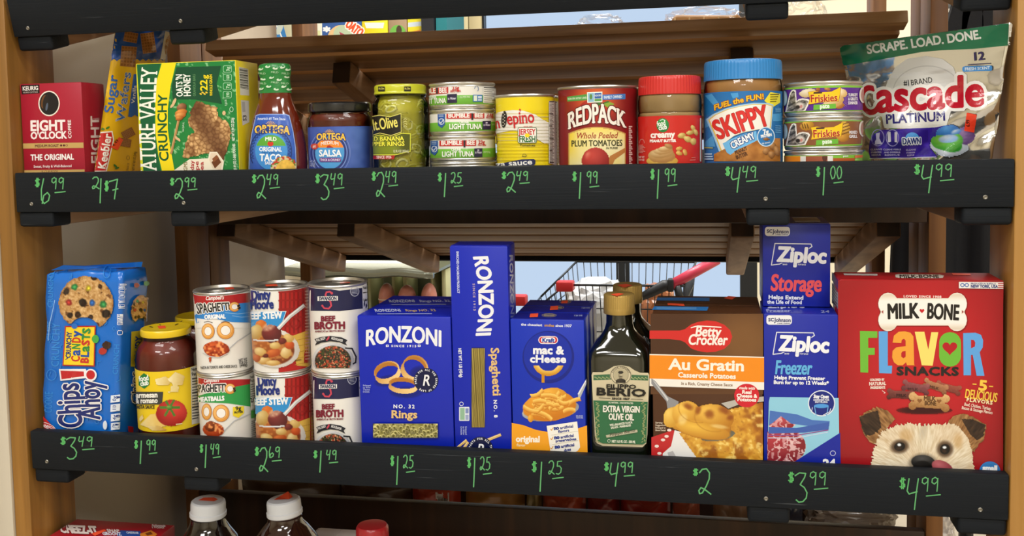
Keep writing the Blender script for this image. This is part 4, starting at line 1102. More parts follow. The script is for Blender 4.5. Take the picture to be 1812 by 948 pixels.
# ---- large can of plum tomatoes
rd = Round('mid', 'plum_tomato_can', 'large dark red plum tomato can with white arched name', 'can', 988.6, 1129.2, 230)
h = rd.hy(150.5)
can(rd, h, mat('label_tomato_red', '#86191d', .36, coat=.12))
a = Art(rd.cyl(rd.r + .0002, (.0042, h - .0042)), (870, 145, 6.117))
a.raster(740, 62, 1590, 930, 12, lambda X, Y: (lambda g, d: (np.outer(1 - g, rgb('#86191d')) + np.outer(g, rgb('#d9652c')), X > 0))(sm(360, 90, np.hypot((X - 1120) / 1.0, (Y - 190) * 1.1)) * .85, 0))
a.ell(1130, 300, 190, 120, '#b3271f'); a.raster(930, 170, 1340, 340, 9, lambda X, Y: (lambda p: (p.blob(1130, 300, 190, 125, '#d04a2a', '#9c1f1c', 0, .06, lx=.3), (p.c, p.m))[1])(Pic(X, Y, '#b3271f')))
a.poly([(1085, 235), (1130, 215), (1200, 225), (1260, 205), (1290, 230), (1240, 265), (1190, 250), (1140, 262)], '#3f6d27'); a.poly([(1205, 240), (1280, 215), (1330, 240), (1260, 280)], '#87a83a')
a.poly([(818, 160), (1040, 130), (1040, 196), (820, 212)], '#4f9a45'); a.text('NON BPA INTENT LINER', (826, 195), (1030, 180), 22, '#cfe6c4', 2)
a.poly([(1195, 138), (1446, 128), (1446, 186), (1195, 194)], '#3f78c2'); a.text('FAMILY OWNED', (1215, 182), (1412, 172), 30, '#dbe8f6', 3)
a.poly([(1033, 112), (1198, 104), (1198, 218), (1036, 226)], '#e9efe4'); a.poly([(1044, 122), (1108, 118), (1108, 214), (1046, 216)], '#86b8d0'); a.poly([(1114, 120), (1188, 116), (1188, 176), (1114, 180)], '#2f5ea8'); a.text('NON GMO', (1118, 158), (1184, 154), 20, '#dfe9f4', 1.5); a.ell(1075, 160, 14, 30, '#5a8a3c'); a.poly([(1114, 184), (1188, 180), (1188, 206), (1114, 210)], '#5a9a4c')
def rp(t, v, X, Y): return X, Y * (1 + .0 * t) + 0
a.text('REDPACK', (830, 512), (1445, 492), 176, '#f2ece2', 16, out=[('#5a0f12', 9)], serif=.9, warp=lambda t, v, X, Y: (X, Y * (.92 + .22 * (1 - (2 * t - 1) ** 2)) + 62 * (1 - (2 * t - 1) ** 2)))
arch = [(838, 900 + 60)] + [(838 + 604 * i / 16, 492 + 70 * (2 * i / 16 - 1) ** 2) for i in range(17)] + [(1442, 960)]
a.poly([(x + (x - 1140) * .014, y - 7) for x, y in arch], '#c79a52')
a.raster(836, 486, 1446, 960, 10, lambda X, Y: (lambda g: (np.outer(1 - g, rgb('#e9dfae')) + np.outer(g, rgb('#eed03e')), inpoly(X, Y, arch)))(np.clip(fbm(X, Y, 260, 4) * 1.5 - .45 + sm(120, 0, X - 838) * .4, 0, 1)))
a.text('Whole Peeled', (915, 612), (1358, 606), 62, '#a3392a', 2.2, shear=.22, serif=.9); a.text('PLUM TOMATOES', (866, 698), (1412, 690), 64, '#3f4022', 5); a.text('IN PUREE', (1238, 726), (1362, 724), 20, '#4a4a2a', 2)
a.poly([(1250, 870), (1280, 800), (1440, 712), (1440, 760), (1330, 840), (1290, 930)], '#b8793c')
a.raster(970, 700, 1290, 960, 7, lambda X, Y: (lambda p: (p.blob(1125, 850, 152, 146, '#c8443a', '#8f1d1c', 0, .04, lx=-.3, ly=-.4), p.blob(1050, 800, 40, 55, '#d97a68', '#c0382f', 20, .5), (p.c, p.m))[-1])(Pic(X, Y, '#a8281f')))
for q in range(22): a.rr(1478, 476 + q * 20, 1478 + (38, 22, 34)[q % 3], 490 + q * 20, 4, '#d9b8b0')
a.build('label_print', PAPER(), rd.t)

# ---- store-brand peanut butter: red ribbed lid
def pb_jar(name, lbl, xl, xr, yr, rows_body, rows_lid, hw, lid_m, pbm, ribs, label_top, label_m):
    rd = Round('mid', name, lbl, 'jar', xl, xr, yr)
    gp = prof_px(rd, hw, rows_body)
    rd.turn('peanut_butter', [(0, .0015), (rd.r * .93, .0015), (rd.r * .965, .006)] + [(r * .968, z) for r, z in gp[::-1]] + [(0, gp[0][1])], pbm)
    rd.turn('jar', [(0, .0004), (rd.r * .92, .0004), (rd.r, .005)] + gp[::-1], GLASSJ)
    screw_lid(rd, rows_lid, hw, lid_m, ribs)
    lr = rd.r + .0003; zt = rd.hy(label_top)
    rd.turn('label', [(lr - .0002, .003), (lr, .0032), (lr, zt - .0002), (lr - .0002, zt)], label_m)
    return rd, lr, zt
PB1 = mat('peanut_butter_tan', '#c8a06a', .45, mottle=.06, mscale=50)
rd, lr, zt = pb_jar('peanut_butter_jar', 'peanut butter jar with ribbed red lid and red label', 1129.6, 1242, 240,
    [(54, 164), (54.5, 167), (56.2, 176), (56.3, 190), (56, 195), (55.2, 197.5), (56, 200), (56.2, 204), (56.2, 290)],
    [(53, 166), (55.6, 165.6), (56, 164), (55.6, 160), (55.2, 140), (54.6, 135.6), (53.4, 133.6), (50, 132.8), (0, 132.6)], 56.2, mat('lid_red', '#cc2f2b', .35, coat=.2), PB1, 60, 204.5, mat('label_red_gloss', '#c9251f', .34, coat=.2))
a = Art(rd.cyl(lr, (.0034, zt - .0004)), (1120, 125, 5.577))
a.ell(294, 538, 62, 70, '#1f7a37'); a.ell(292, 520, 50, 44, '#2f9142'); a.line([(268, 492), (294, 480), (318, 492)], 7, '#e9f3e4'); a.text('food', (243, 552), (325, 536), 52, '#f4f8f0', 4); a.text('club', (256, 588), (338, 574), 48, '#f4f8f0', 4)
a.text('creamy', (176, 662), (412, 654), 58, '#f8ece6', 8); a.text('PEANUT BUTTER', (168, 706), (424, 702), 24, '#f8ece6', 4)
def nuts(X, Y):
    p = Pic(X, Y, '#c9251f'); C0, C1 = '#ecd98c', '#a8853e'
    for cx, cy, rx, ry, ro in ((590, 565, 24, 34, -25), (618, 610, 24, 36, -25), (560, 612, 42, 26, -12), (480, 640, 44, 30, -14), (540, 675, 46, 34, 22), (596, 700, 34, 38, 10)): p.blob(cx, cy, rx, ry, C0, C1, ro, .1, .18, 14, 3)
    return p.c, p.m
a.raster(430, 525, 650, 745, 5.5, nuts)
def swirl(X, Y):
    p = Pic(X, Y, '#c9251f')
    p.blob(290, 890, 160, 62, '#ecc667', '#c79a3c', 0, .06); p.blob(285, 838, 138, 74, '#e0bd86', '#a9783f', 0, .06, .12, 30)
    for i, (cx, cy, rx, ry) in enumerate(((290, 815, 118, 50), (300, 790, 98, 38), (318, 770, 76, 30))): p.blob(cx, cy, rx, ry, '#ecd2a2', '#ab7f48', -6, .12, .15, 40, i)
    p.blob(352, 742, 48, 26, '#c79a62', '#8d6232', 20, .2)
    for cx, cy, ro in ((455, 770, -10), (455, 815, 15), (512, 805, 70)): p.blob(cx, cy, 38, 24, '#efc574', '#b07a30', ro, .1)
    return p.c, p.m
a.raster(130, 720, 545, 950, 5.5, swirl)
a.ring(92, 716, 26, 42, 4, '#e6a49a', a0=180, a1=360)
for q in range(7): a.line([(62, 735 + q * 12), (100 + (q % 3) * 12, 735 + q * 12)], 5, '#e39a90')
a.text('NET WT', (62, 862), (118, 862), 18, '#f0c4bc', 2); a.text('18 OZ', (62, 888), (118, 888), 18, '#f0c4bc', 2); a.line([(560, 882), (612, 880)], 5, '#e39a90'); a.line([(575, 858), (612, 856)], 5, '#e39a90')
a.poly([(655, 468), (668, 468), (668, 895), (655, 895)], '#d8cfc8')
a.build('label_print', PAPER(), rd.t)

# ---- creamy peanut butter with blue ribbed lid
PB2 = mat('peanut_butter_brown', '#c88e50', .45, mottle=.06, mscale=50)
rd, lr, zt = pb_jar('peanut_butter_jar', 'larger peanut butter jar with wide ribbed blue lid and blue label', 1245.4, 1385, 230,
    [(66.5, 138), (67, 141), (68.6, 147), (69.6, 156), (69.8, 164), (69.8, 284)],
    [(66, 139.5), (69.6, 139), (70, 136.6), (69.4, 133), (69, 112), (68.4, 106.5), (67, 104.2), (62, 103.2), (0, 103)], 69.8, mat('lid_blue', '#2f83c6', .35, coat=.2), PB2, 72, 161, mat('label_blue_gloss', '#1f6fb2', .34, coat=.2))
a = Art(rd.cyl(lr, (.0034, zt - .0004)), (1235, 95, 4.8625))
for q in ((60, 360, 120, 345, 190, 440, 140, 450), (280, 340, 345, 335, 350, 375, 300, 385), (60, 560, 130, 540, 140, 600, 60, 640), (60, 760, 130, 700, 150, 800, 60, 800), (640, 520, 720, 510, 720, 580, 645, 580)): a.poly([(q[i], q[i + 1]) for i in (0, 2, 4, 6)], '#4a9bd6')
a.text('FUEL the FUN!', (140, 488), (570, 388), 44, '#f3c32c', 4, out=('#8f2a14', 4), shear=.15, bend=14)
a.poly([(570, 405), (622, 330), (706, 345), (706, 420), (650, 455), (600, 430)], '#efe23a')
for q in range(4): a.line([(622, 352 + q * 20), (694 - q * 8, 350 + q * 20)], 9, '#6a6220')
pan = [(72, 565), (130, 520), (240, 470), (360, 440), (480, 422), (600, 424), (648, 438), (630, 640), (520, 652), (380, 680), (300, 712), (222, 770), (230, 830), (205, 866), (190, 860), (130, 700)]
a.poly(pan, '#9fc9ea'); sh = lambda k, cx=360, cy=600: [(cx + (x - cx) * k, cy + (y - cy) * k) for x, y in pan]
a.poly([(x + 6, y + 2) for x, y in sh(.955)], '#e3c24a'); a.poly([(x + 8, y + 2) for x, y in sh(.92)], '#f1eee6')
a.text('SKIPPY', (178, 738), (622, 612), 172, '#d8302d', 14, out=('#8e1a1c', 3), warp=lambda t, v, X, Y: (X - 22 * v * (1 - t), Y * (.92 + .1 * t) + 14 * math.sin(math.pi * t)))
def pbtex(X, Y):
    n = fbm(X, Y, 60, 3); p = np.outer(1 - n, rgb('#8f5420')) + np.outer(n, rgb('#dc9a4e')); return p, Y > 795 - 20 * np.sin(X / 60) - np.where(X > 430, np.minimum(90, (X - 430) * .9), 0) + np.where(X < 240, (240 - X) * .8, 0)
a.raster(140, 690, 705, 925, 6, pbtex)
a.poly([(215, 772), (300, 728), (400, 690), (500, 664), (510, 745), (420, 790), (350, 820), (280, 870), (250, 850)], '#6fb8ea')
a.text('CREAMY', (298, 822), (494, 728), 58, '#f2f6fa', 6, out=('#24488e', 6), bend=6)
a.text('PEANUT', (326, 868), (428, 826), 32, '#4f2a12', 3.5); a.text('BUTTER', (334, 908), (428, 872), 32, '#4f2a12', 3.5)
def pn(X, Y):
    p = Pic(X, Y, '#c98b48')
    for cx, cy, rx, ry, ro in ((640, 795, 32, 36, 10), (585, 840, 36, 34, -10), (630, 870, 30, 36, -15), (675, 840, 26, 50, -20)): p.blob(cx, cy, rx, ry, '#d9a56c', '#7a4a22', ro, .1)
    return p.c, p.m
a.raster(540, 750, 705, 920, 6, pn)
a.ell(582, 714, 76, 86, '#cfe6f6'); a.ell(582, 714, 68, 77, '#2a7cc0'); a.text('7g', (560, 698), (606, 690), 44, '#f4f8fb', 5); a.text('PROTEIN', (540, 724), (632, 706), 24, '#f4f8fb', 4); a.raster(548, 715, 620, 755, 7, lambda X, Y: (lambda p: (p.blob(584, 735, 34, 18, '#b98450', '#6a4020'), (p.c, p.m))[1])(Pic(X, Y, '#2a7cc0')))
a.text('PER SERVING', (548, 780), (618, 768), 12, '#dcebf6', 1)
for q in range(3): a.line([(66, 862 + q * 22), (124 + q * 6, 862 + q * 22)], 12, '#a9cdea')
a.line([(66, 808), (134, 810)], 7, '#c8c23a'); 
for q in range(4): a.line([(660, 470 + q * 10), (704, 470 + q * 10)], 4, '#6fb0de'); a.line([(660, 620 + q * 18), (704, 622 + q * 18)], 6, '#6fb0de')
a.build('label_print', PAPER(), rd.t)

# ---- three cat food cans
ref = Round('mid', 'ref', 'ref', 'ref', 1387, 1526.5, 175)
FR, FX, FY = ref.r, ref.X, ref.Y; ftop = ref.hy(142); bpy.data.objects.remove(ref.t); FH = ftop / 3
fl = ['bottom cat food can of the stack of three, mostly hidden by the black board', 'middle cat food can, brown and green label', 'top cat food can, purple and green label']
fc = []
for i in range(3):
    rd = small_can('mid', 'cat_food_can', fl[i], 'can', FX, FY, FR, floor_z('mid', FY) + FH * i + .0002, FH - .0003, 'stacked cat food cans', mat('label_lime', '#83c341', .36, coat=.12))
    fc.append(rd)
def friskies(rd, dy, main, flav, dx=0, kind=0):
    zz = (.0058, FH - .0064)
    a = Art(rd.cyl(rd.r + .0002, zz), (1380, 130, 5.925))
    T = lambda *p: [(x + dx * .0, y + dy) for x, y in p]
    a.poly(T((40, 172), (240, 158), (460, 150), (700, 146), (868, 150), (868, 384), (640, 392), (420, 402), (200, 404), (40, 404)), main)
    n = 36
    if kind == 0:
        for i in range(20):
            an = R(-75 + i * 11); a.line([(620 + 60 * math.cos(an), 270 + dy + 60 * math.sin(an)), (620 + 112 * math.cos(an), 270 + dy + 100 * math.sin(an))], 3, '#a884c8')
    def food(X, Y):
        p = Pic(X, Y, main)
        if kind == 0:
            p.blob(300, 205 + dy, 100, 50, '#f4ecd8', '#cbb27e', -8, .08, .15, 30, 1); p.blob(650, 205 + dy, 60, 48, '#f6ead0', '#d2a860', 20, .08, .2, 25, 2); p.blob(400, 170 + dy, 30, 26, '#b5703c', '#7c4424', 0); p.blob(500, 165 + dy, 40, 20, '#c98a50', '#8a5028', 10); p.blob(620, 340 + dy, 62, 34, '#d49a52', '#9a5c26', -10, .1, .3, 20, 4); p.blob(560, 300 + dy, 120, 60, '#efe2c0', '#c89c5c', -20, .1, .2, 24, 6)
        else:
            p.blob(285, 195 + dy, 76, 56, '#eab94e', '#a8741f', -10, .08, .15, 20, 1); p.blob(690, 230 + dy, 56, 92, '#eec15a', '#b07d28', -15, .08, .15, 20, 2); p.blob(660, 320 + dy, 70, 48, '#e3a844', '#a06a20', 0, .08, .2, 20, 3)
            for i in range(4): p.mix('#5a3510', np.clip(1.6 - np.abs((Y - dy) - (170 + i * 34) + (X - 690) * .35) / 5, 0, 1) * (np.abs(X - 690) < 40)); p.mix('#5a3510', np.clip(1.6 - np.abs((X - 240) - i * 26 - (Y - dy - 200) * .3) / 5, 0, 1) * (np.abs(Y - dy - 200) < 26) * (i < 3))
        return p.c, p.m
    a.raster(190, 150 + dy, 735, 390 + dy, 6.5, food)
    a.poly(T((60, 405), (105, 215), (125, 178), (150, 168), (172, 178), (180, 290), (200, 268), (240, 260), (300, 268), (318, 290), (296, 340), (268, 396), (180, 404)), '#efece6')
    def cat(X, Y):
        n = vnoise(X, Y, 12, 4); p = Pic(X, Y, '#8b8a88')
        m = inpoly(X, Y, T((74, 400), (112, 222), (132, 186), (150, 178), (162, 192), (172, 300), (205, 280), (240, 272), (290, 278), (304, 294), (284, 336), (256, 390), (180, 398)))
        p.c = np.outer(1 - n, rgb('#4a4745')) + np.outer(n, rgb('#b9b4ae'))
        st = (np.sin((X * .5 + Y * .9) / 9) > .5) & (X < 175); p.c[st] = rgb('#3a3836')
        p.blob(215, 350 + dy, 46, 38, '#efe9e2', '#b5aca4', 0, .2, solid if False else 0.1) if False else p.mix('#ddd6ce', 1 - sm(.6, 1.1, sell(X, Y, 212, 340 + dy, 50, 44)), False)
        p.mix('#24201e', 1 - sm(.7, 1.1, sell(X, Y, 190, 352 + dy, 26, 22)), False); p.mix('#d08a84', 1 - sm(.7, 1.1, sell(X, Y, 226, 346 + dy, 15, 20, 20)), False); p.mix('#2a2624', 1 - sm(.7, 1.1, sell(X, Y, 262, 300 + dy, 14, 9, -20)), False); p.mix('#2a2624', 1 - sm(.7, 1.1, sell(X, Y, 178, 296 + dy, 12, 9, 20)), False)
        return p.c, m
    a.raster(68, 172 + dy, 310, 402 + dy, 5.5, cat)
    nx = 26 if kind else 0
    B = [(300, 196), (360, 186), (440, 198), (540, 190), (600, 160), (634, 142), (628, 210), (612, 290), (520, 296), (430, 300), (350, 316), (302, 322), (318, 260)]
    B = [(x + nx, y + dy + (18 if kind else 0)) for x, y in B]
    a.poly([(467 + nx + (x - 467 - nx) * 1.025, y + (3 if y > 250 + dy else -3)) for x, y in B], '#8e4a14'); a.poly(B, '#f3c81e')
    yy = dy + (18 if kind else 0)
    a.poly([(356 + nx, 196 + yy), (445 + nx, 192 + yy), (440 + nx, 210 + yy), (352 + nx, 214 + yy)], '#4a2a22')
    a.text('Friskies', (322 + nx, 300 + yy), (604 + nx, 286 + yy), 76, '#b3291f', 5, bend=-4, out=('#f6dc6a', 3))
    a.poly([(356 + nx, 328 + yy), (584 + nx, 316 + yy), (586 + nx, 366 + yy), (352 + nx, 382 + yy)], '#6ab53a'); a.text('pate', (420 + nx, 366 + yy), (520 + nx, 360 + yy), 44, '#eef6e6', 4)
    for i, w in enumerate(flav): a.text(w, (712 + 12 * (len(flav[0]) < 6), 240 + dy + i * 42 + 40 * (len(flav) < 3)), (808, 238 + dy + i * 42 + 40 * (len(flav) < 3)), 30, '#f1edf4', 3)
    a.ell(54, 258 + dy, 32, 82, '#7fb6c4'); a.ell(54, 258 + dy, 26, 74, '#cfe3e4'); a.ell(866, 225 + dy, 42, 84, '#e6dfd8'); a.ell(872, 225 + dy, 30, 70, '#b9877e')
    a.build('label_print', PAPER(), rd.t)
friskies(fc[2], 0, '#5b2a94', ('TURKEY', '& GIBLETS', 'DINNER')); friskies(fc[1], 352, '#8a5636', ('MIXED', 'GRILL'), kind=1)
a = Art(fc[0].cyl(fc[0].r + .0002, (.0058, FH - .0064)), (1380, 130, 5.925))
a.poly([(50, 850), (215, 846), (215, 930), (50, 930)], '#e98a1e'); a.poly([(215, 846), (272, 846), (272, 930), (215, 930)], '#e9e6df'); a.poly([(272, 846), (500, 842), (500, 930), (272, 930)], '#a3573c'); a.ell(470, 880, 26, 44, '#5a2a20'); a.poly([(500, 842), (556, 842), (556, 930), (500, 930)], '#e9e6df'); a.text('pate', (662, 872), (716, 870), 24, '#eef6e6', 3); a.poly([(784, 842), (866, 840), (866, 880), (784, 886)], '#e0703c')
a.poly([(556, 888), (784, 886), (784, 930), (556, 930)], '#b85a2a')
a.build('label_print', PAPER(), fc[0].t)

# ---- silver stand-up pouch of dishwasher pods
FILM = mat('silver_film', '#e6e6e4', 0.12, 0.92, bump=.5, bscale=32)
YP = .055
t = thing('dishwasher_pod_pouch', 'silver stand-up pouch with green top strip and large red lettering, at the shelf end', 'pouch', (atY(1640, 280, YP)[0], YP, floor_z('mid', YP)))
cs = [atY(1487, 81, .135), atY(1789, 40, .006), atY(1750, 318, .045), atY(1527, 318, .125)]
def pouch_mesh():
    TL, TR, BR, BL = cs; n = np.cross(TR - TL, TL - BL); n = n / np.linalg.norm(n); n = n if n[1] < 0 else -n; V, F = [], []; nu, nv = 44, 44
    for side in (0, 1):
        for j in range(nv + 1):
            v = j / nv
            for i in range(nu + 1):
                u = i / nu; P = (TL * (1 - u) + TR * u) * (1 - v) + (BL * (1 - u) + BR * u) * v
                e = sm(.26, .62, np.array(v)); b = float((1 - abs(2 * u - 1) ** 2.6) * e)
                cr = 0.0
                for (a0, b0, ph, am) in ((14, 5, .4, .0011), (5, 17, 2, .0009), (23, -12, 1.1, .0006), (33, 21, 4, .0004)): cr += am * math.sin(a0 * u + b0 * v + ph + 1.6 * math.sin(5 * v + 3 * u))
                flat = 1 if v > .27 else .25
                zipb = .0012 * math.exp(-((v - .285) / .012) ** 2) + .0009 * math.exp(-((v - .31) / .008) ** 2)
                edge = .0022 * math.sin(22 * v + 2 * u) * max(0, abs(2 * u - 1) - .72) / .28
                off = (.016 * b + cr * 2.6 * flat * (.5 + .5 * e) + zipb + edge) if side == 0 else -(.016 * b) + cr * flat * .5 - .0014
                V.append(P + n * off)
        o = side * (nu + 1) * (nv + 1)
        for j in range(nv):
            for i in range(nu):
                a_ = o + j * (nu + 1) + i; q = (a_, a_ + nu + 1, a_ + nu + 2, a_ + 1); F.append(q if side == 0 else q[::-1])
    W = nu + 1; o = W * (nv + 1)
    for i in range(nu): F.append((i, i + 1, o + i + 1, o + i)); F.append((nv * W + i + 1, nv * W + i, o + nv * W + i, o + nv * W + i + 1))
    for j in range(nv): F.append(((j + 1) * W, j * W, o + j * W, o + (j + 1) * W)); F.append((j * W + nu, (j + 1) * W + nu, o + (j + 1) * W + nu, o + j * W + nu))
    return V, F
V, F = pouch_mesh(); pouch = mesh('pouch', V, F, FILM, t, smooth=True)
a = Art(Skin(pouch, 5, .0002), (1480, 35, 3.719))
a.poly([(20, 190), (60, 160), (300, 118), (600, 78), (900, 42), (1135, 10), (1140, 168), (900, 192), (700, 200), (560, 212), (420, 238), (250, 268), (60, 300), (30, 296)], '#0f6a48')
a.text('SCRAPE. LOAD. DONE.', (205, 224), (956, 122), 56, '#d9dcd8', 5, shear=-.02)
arch = [(300, 470)] + [(600 - 215 * math.cos(R(a_)), 450 - 210 * math.sin(R(a_))) for a_ in range(0, 181, 12)] + [(850, 470)]
a.poly([(310, 480), (340, 400), (390, 310), (470, 255), (590, 238), (700, 258), (770, 310), (800, 390), (830, 470), (800, 560), (600, 580), (400, 590)], '#d3d3d1')
a.ring(600, 480, 230, 180, 7, '#bdbdbc', a0=190, a1=350)
a.text('#1', (446, 436), (486, 432), 38, '#2a2a2c', 3); a.text('BRAND', (492, 432), (636, 412), 36, '#2a2a2c', 1)
RED = '#b5152b'
casc = lambda t, v, X, Y: (X + 14 * v, Y)
for oc, ow in (('#e6e4e0', 30), ('#b5152b', 9)):
    a.text('C', (180, 640), (290, 600), 180, oc, ow * 2, shear=.1); a.text('ascade', (266, 606), (975, 562), 200, oc, ow * 2, shear=.05)
a.poly([(300, 630), (760, 590), (725, 700), (640, 720), (320, 712)], '#dcdbd8')
a.text('PLATINUM', (328, 684), (722, 662), 58, '#241d6e', 5)
a.poly([(215, 860), (222, 800), (250, 750), (300, 724), (480, 716), (660, 706), (740, 690), (760, 740), (700, 780), (620, 790), (625, 850), (665, 902), (450, 906), (225, 908)], '#37209a')
a.line([(222, 912), (660, 904)], 5, '#d9d6e6')
a.raster(222, 708, 660, 906, 8, lambda X, Y: (lambda n: (np.outer(1 - n, rgb('#2e1a86')) + np.outer(n, rgb('#5a3fd0')), inpoly(X, Y, [(222, 850), (232, 800), (260, 752), (306, 730), (480, 722), (610, 716), (612, 790), (620, 850), (650, 896), (450, 900), (228, 902)])))(sm(.45, .85, fbm(X, Y, 90, 5))))
for cx in (276, 372): a.ring(cx, 776, 44, 56, 5, '#a79ae0')
a.poly([(262, 748), (290, 742), (286, 780), (304, 816), (256, 822), (258, 800), (266, 786)], '#cfc8ee'); a.poly([(340, 738), (360, 736), (362, 800), (342, 806)], '#e3dff4'); a.poly([(386, 738), (404, 738), (404, 806), (386, 802)], '#e3dff4')
a.ell(500, 786, 46, 46, '#4f9ae0', 0, 180, 360); a.text('DAWN', (438, 818), (556, 814), 40, '#1d2f7c', 5, out=('#e9eef6', 5))
for i, (x, w) in enumerate(((228, 76), (312, 116), (458, 64))):
    for q in range(3): a.text(('CLEANS', 'STUBBORN', 'RESIDUE')[q] if i != 1 else ('CLEANS VISIBLE', 'AND INVISIBLE', 'RESIDUE')[q], (x + q * 4, 858 + q * 18), (x + w - q * 4, 856 + q * 18), 10, '#c3b8ec', 1)
def podpic(X, Y):
    p = Pic(X, Y, '#c9d0da')
    p.blob(745, 812, 130, 74, '#dfe6ee', '#b4bdc9', -8, .05); p.blob(770, 860, 110, 40, '#d8dfe8', '#aab4c2', -10, .06, .2, 30)
    p.blob(850, 760, 66, 62, '#9a7fb5', '#5b3f78', 20, .06, .1, 30); p.blob(735, 738, 82, 50, '#5ba0e6', '#1d55b2', -12, .06, .1, 30, lx=-.1)
    p.blob(725, 812, 104, 54, '#86c750', '#2f8a2a', 14, .05, .08, 30); p.blob(790, 790, 44, 44, '#7cc24a', '#3a9430', 0, .08); p.blob(740, 782, 66, 30, '#cfdcec', '#7fa6d6', -4, .2)
    p.blob(790, 735, 40, 18, '#dbe8f8', '#4a86d0', -20, .3)
    return p.c, p.m
a.raster(600, 670, 925, 910, 6, podpic)
a.text('12', (896, 268), (978, 262), 52, '#2a2058', 4); a.line([(870, 296), (1014, 286)], 7, '#4a4660'); a.rr(832, 306, 1030, 342, 14, '#3f8ad0', sk=-6); a.text('FRESH SCENT', (848, 332), (1016, 324), 18, '#dceaf6', 1.5)
a.poly([(862, 610), (925, 624), (905, 738), (843, 728)], '#f4452a'); a.text('6.99', (880, 700), (880, 655), 24, '#5a1c14', 2)
a.line([(1146, 12), (1136, 170)], 9, '#d6d2c6')
a.build('pouch_print', print_mat('silver_film_print', .24, coat=.5), t)
# ================================================================== lower shelf, left to right
def depth_top(c, y, k):
    """depth at which the top face of carton c is seen at pixel row y (along its middle)"""
    mid = np.array([(c.X0 + c.X1) / 2, c.Yb, c.z0]) + up_of(k) * c.h
    q = CAM_R @ (mid - CAM_C); px = CAM_PX + CAM_F * q[0] / q[2]
    Q = on_plane(px, y, mid, up_of(k)); return float((Q - mid) @ -nrm_of(k))

# ---- blue film-wrapped cookie tray, leaning a little
YB = .026
zb = floor_z('low', .05)
t = thing('cookie_tray_pack', 'bright blue film-wrapped cookie pack standing on end, bitten cookie picture, beside the left post', 'cookies', (.13, YB, zb))
P0 = lambda x, y: on_plane(x, y, (0, YB, zb), nrm_of('low'))
quad = [P0(82, 483), P0(217, 479), P0(205, 790), P0(75.5, 787)]
zq = floor_z('low', YB) + .004; quad[2][2] = quad[3][2] = zq
dpt = atX(262, 500, quad[1][0])[1] - quad[1][1]
BF = mat('cookie_film_blue', '#1a6dcc', .24, coat=.4, bump=.12, bscale=50)
pk = soft_box('pack', quad, min(dpt, .075), BF, t, seed=2, bulge=.003, pleat=.0007)
# crimped end fin
fin = [atY(90, 478, YB + dpt * .5), atY(250, 472, YB + dpt * .5), atY(252, 463, YB + dpt * .45), atY(150, 470, YB + dpt * .5), atY(112, 469, YB + dpt * .55)]
bm = bmesh.new(); vs = [bm.verts.new(tuple(p)) for p in fin]; vb = [bm.verts.new((p[0], p[1] + .0012, p[2])) for p in fin]
bm.faces.new(vs); bm.faces.new(vb[::-1])
for i in range(5): bm.faces.new((vs[i], vs[i - 1], vb[i - 1], vb[i]))
bm_obj('end_fin', bm, BF, t)
v1 = (60, 460, 2.963)
a = Art(Skin(pk, 6), v1)
LB = '#2f86da'
for (w, x0, y0, x1, y1, h) in (('CRUNCHY', 132, 560, 138, 330, 40), ('CRUNCHY', 100, 250, 104, 60, 26), ('COOKIE', 96, 800, 100, 690, 40), ('CRUNCH', 440, 600, 448, 440, 26), ('CHIPS', 90, 420, 92, 320, 20)): a.text(w, (x0, y0), (x1, y1), h, LB, 2)
rng = random.Random(7)
for i in range(46):
    x, y = rng.uniform(50, 460), rng.uniform(70, 880)
    if rng.random() < .5: a.ring(x, y, rng.uniform(5, 12), rng.uniform(5, 12), 3, LB, n=12)
    else: a.line([(x, y), (x + rng.uniform(-14, 14), y - rng.uniform(8, 22)), (x + rng.uniform(-4, 20), y - rng.uniform(14, 34))], 3.5, LB)
a.ring(96, 600, 26, 30, 4, LB); a.ring(385, 65, 20, 30, 4, LB)
def cookie(cx, cy, R_, sx=1.0, seed=0):
    def f(X, Y):
        d = np.hypot((X - cx) / sx, Y - cy); n = fbm(X / sx, Y, 22, seed); n2 = vnoise(X / sx, Y, 9, seed + 5); n3 = vnoise(X / sx, Y, 4.5, seed + 8)
        c = np.outer(1 - n2, rgb('#a9783f')) + np.outer(n2, rgb('#dcb278')); k = sm(.62, .9, n3)[:, None] * .6; c = c * (1 - k) + rgb('#f0d3a2') * k
        k = sm(.36, .26, n)[:, None]; c = c * (1 - k) + rgb('#6b4220') * k
        e = sm(R_ * .8, R_, d)[:, None] * .45; c = c * (1 - e) + rgb('#8a5a2a') * e
        for (dx, dy, r, col) in ((-.30, .42, .13, '#3a2014'), (.28, -.92, .12, '#2d1a12'), (-.72, -.42, .12, '#33201a'), (-.12, -.02, .16, '#2d1a12'), (.72, .38, .17, '#2a1710'), (-.58, .44, .12, '#33201a'), (.16, .5, .1, '#3a2014'), (.38, .78, .1, '#6b3a2a'), (.5, -.6, .09, '#4a2a18'),
                                 (-.62, -.02, .12, '#c8332c'), (.22, -.02, .12, '#2f6fc6'), (.62, .04, .14, '#3aa054'), (.08, -.54, .11, '#ecd23a'), (-.42, -.58, .12, '#3aa054')):
            dd = np.hypot((X - cx) / sx - dx * R_, (Y - cy) - dy * R_) + 5 * (n2 - .5); a_ = (1 - sm(r * R_ * .75, r * R_ * 1.1, dd))[:, None]; hl = np.clip(1.25 - dd / (r * R_ + 1), .7, 1.25)[:, None]
            c = c * (1 - a_) + rgb(col) * hl * a_
        bite = (np.hypot((X - cx) / sx + R_ * .08, Y - (cy + R_ * 1.08)) < R_ * .56) | (np.hypot((X - cx) / sx + R_ * .5, Y - (cy + R_ * 1.15)) < R_ * .42)
        return c, (d + 6 * (n2 - .5) < R_) & ~bite
    return f
a.raster(125, 78, 432, 375, 4.0, cookie(278, 225, 145, 1.0, 3))
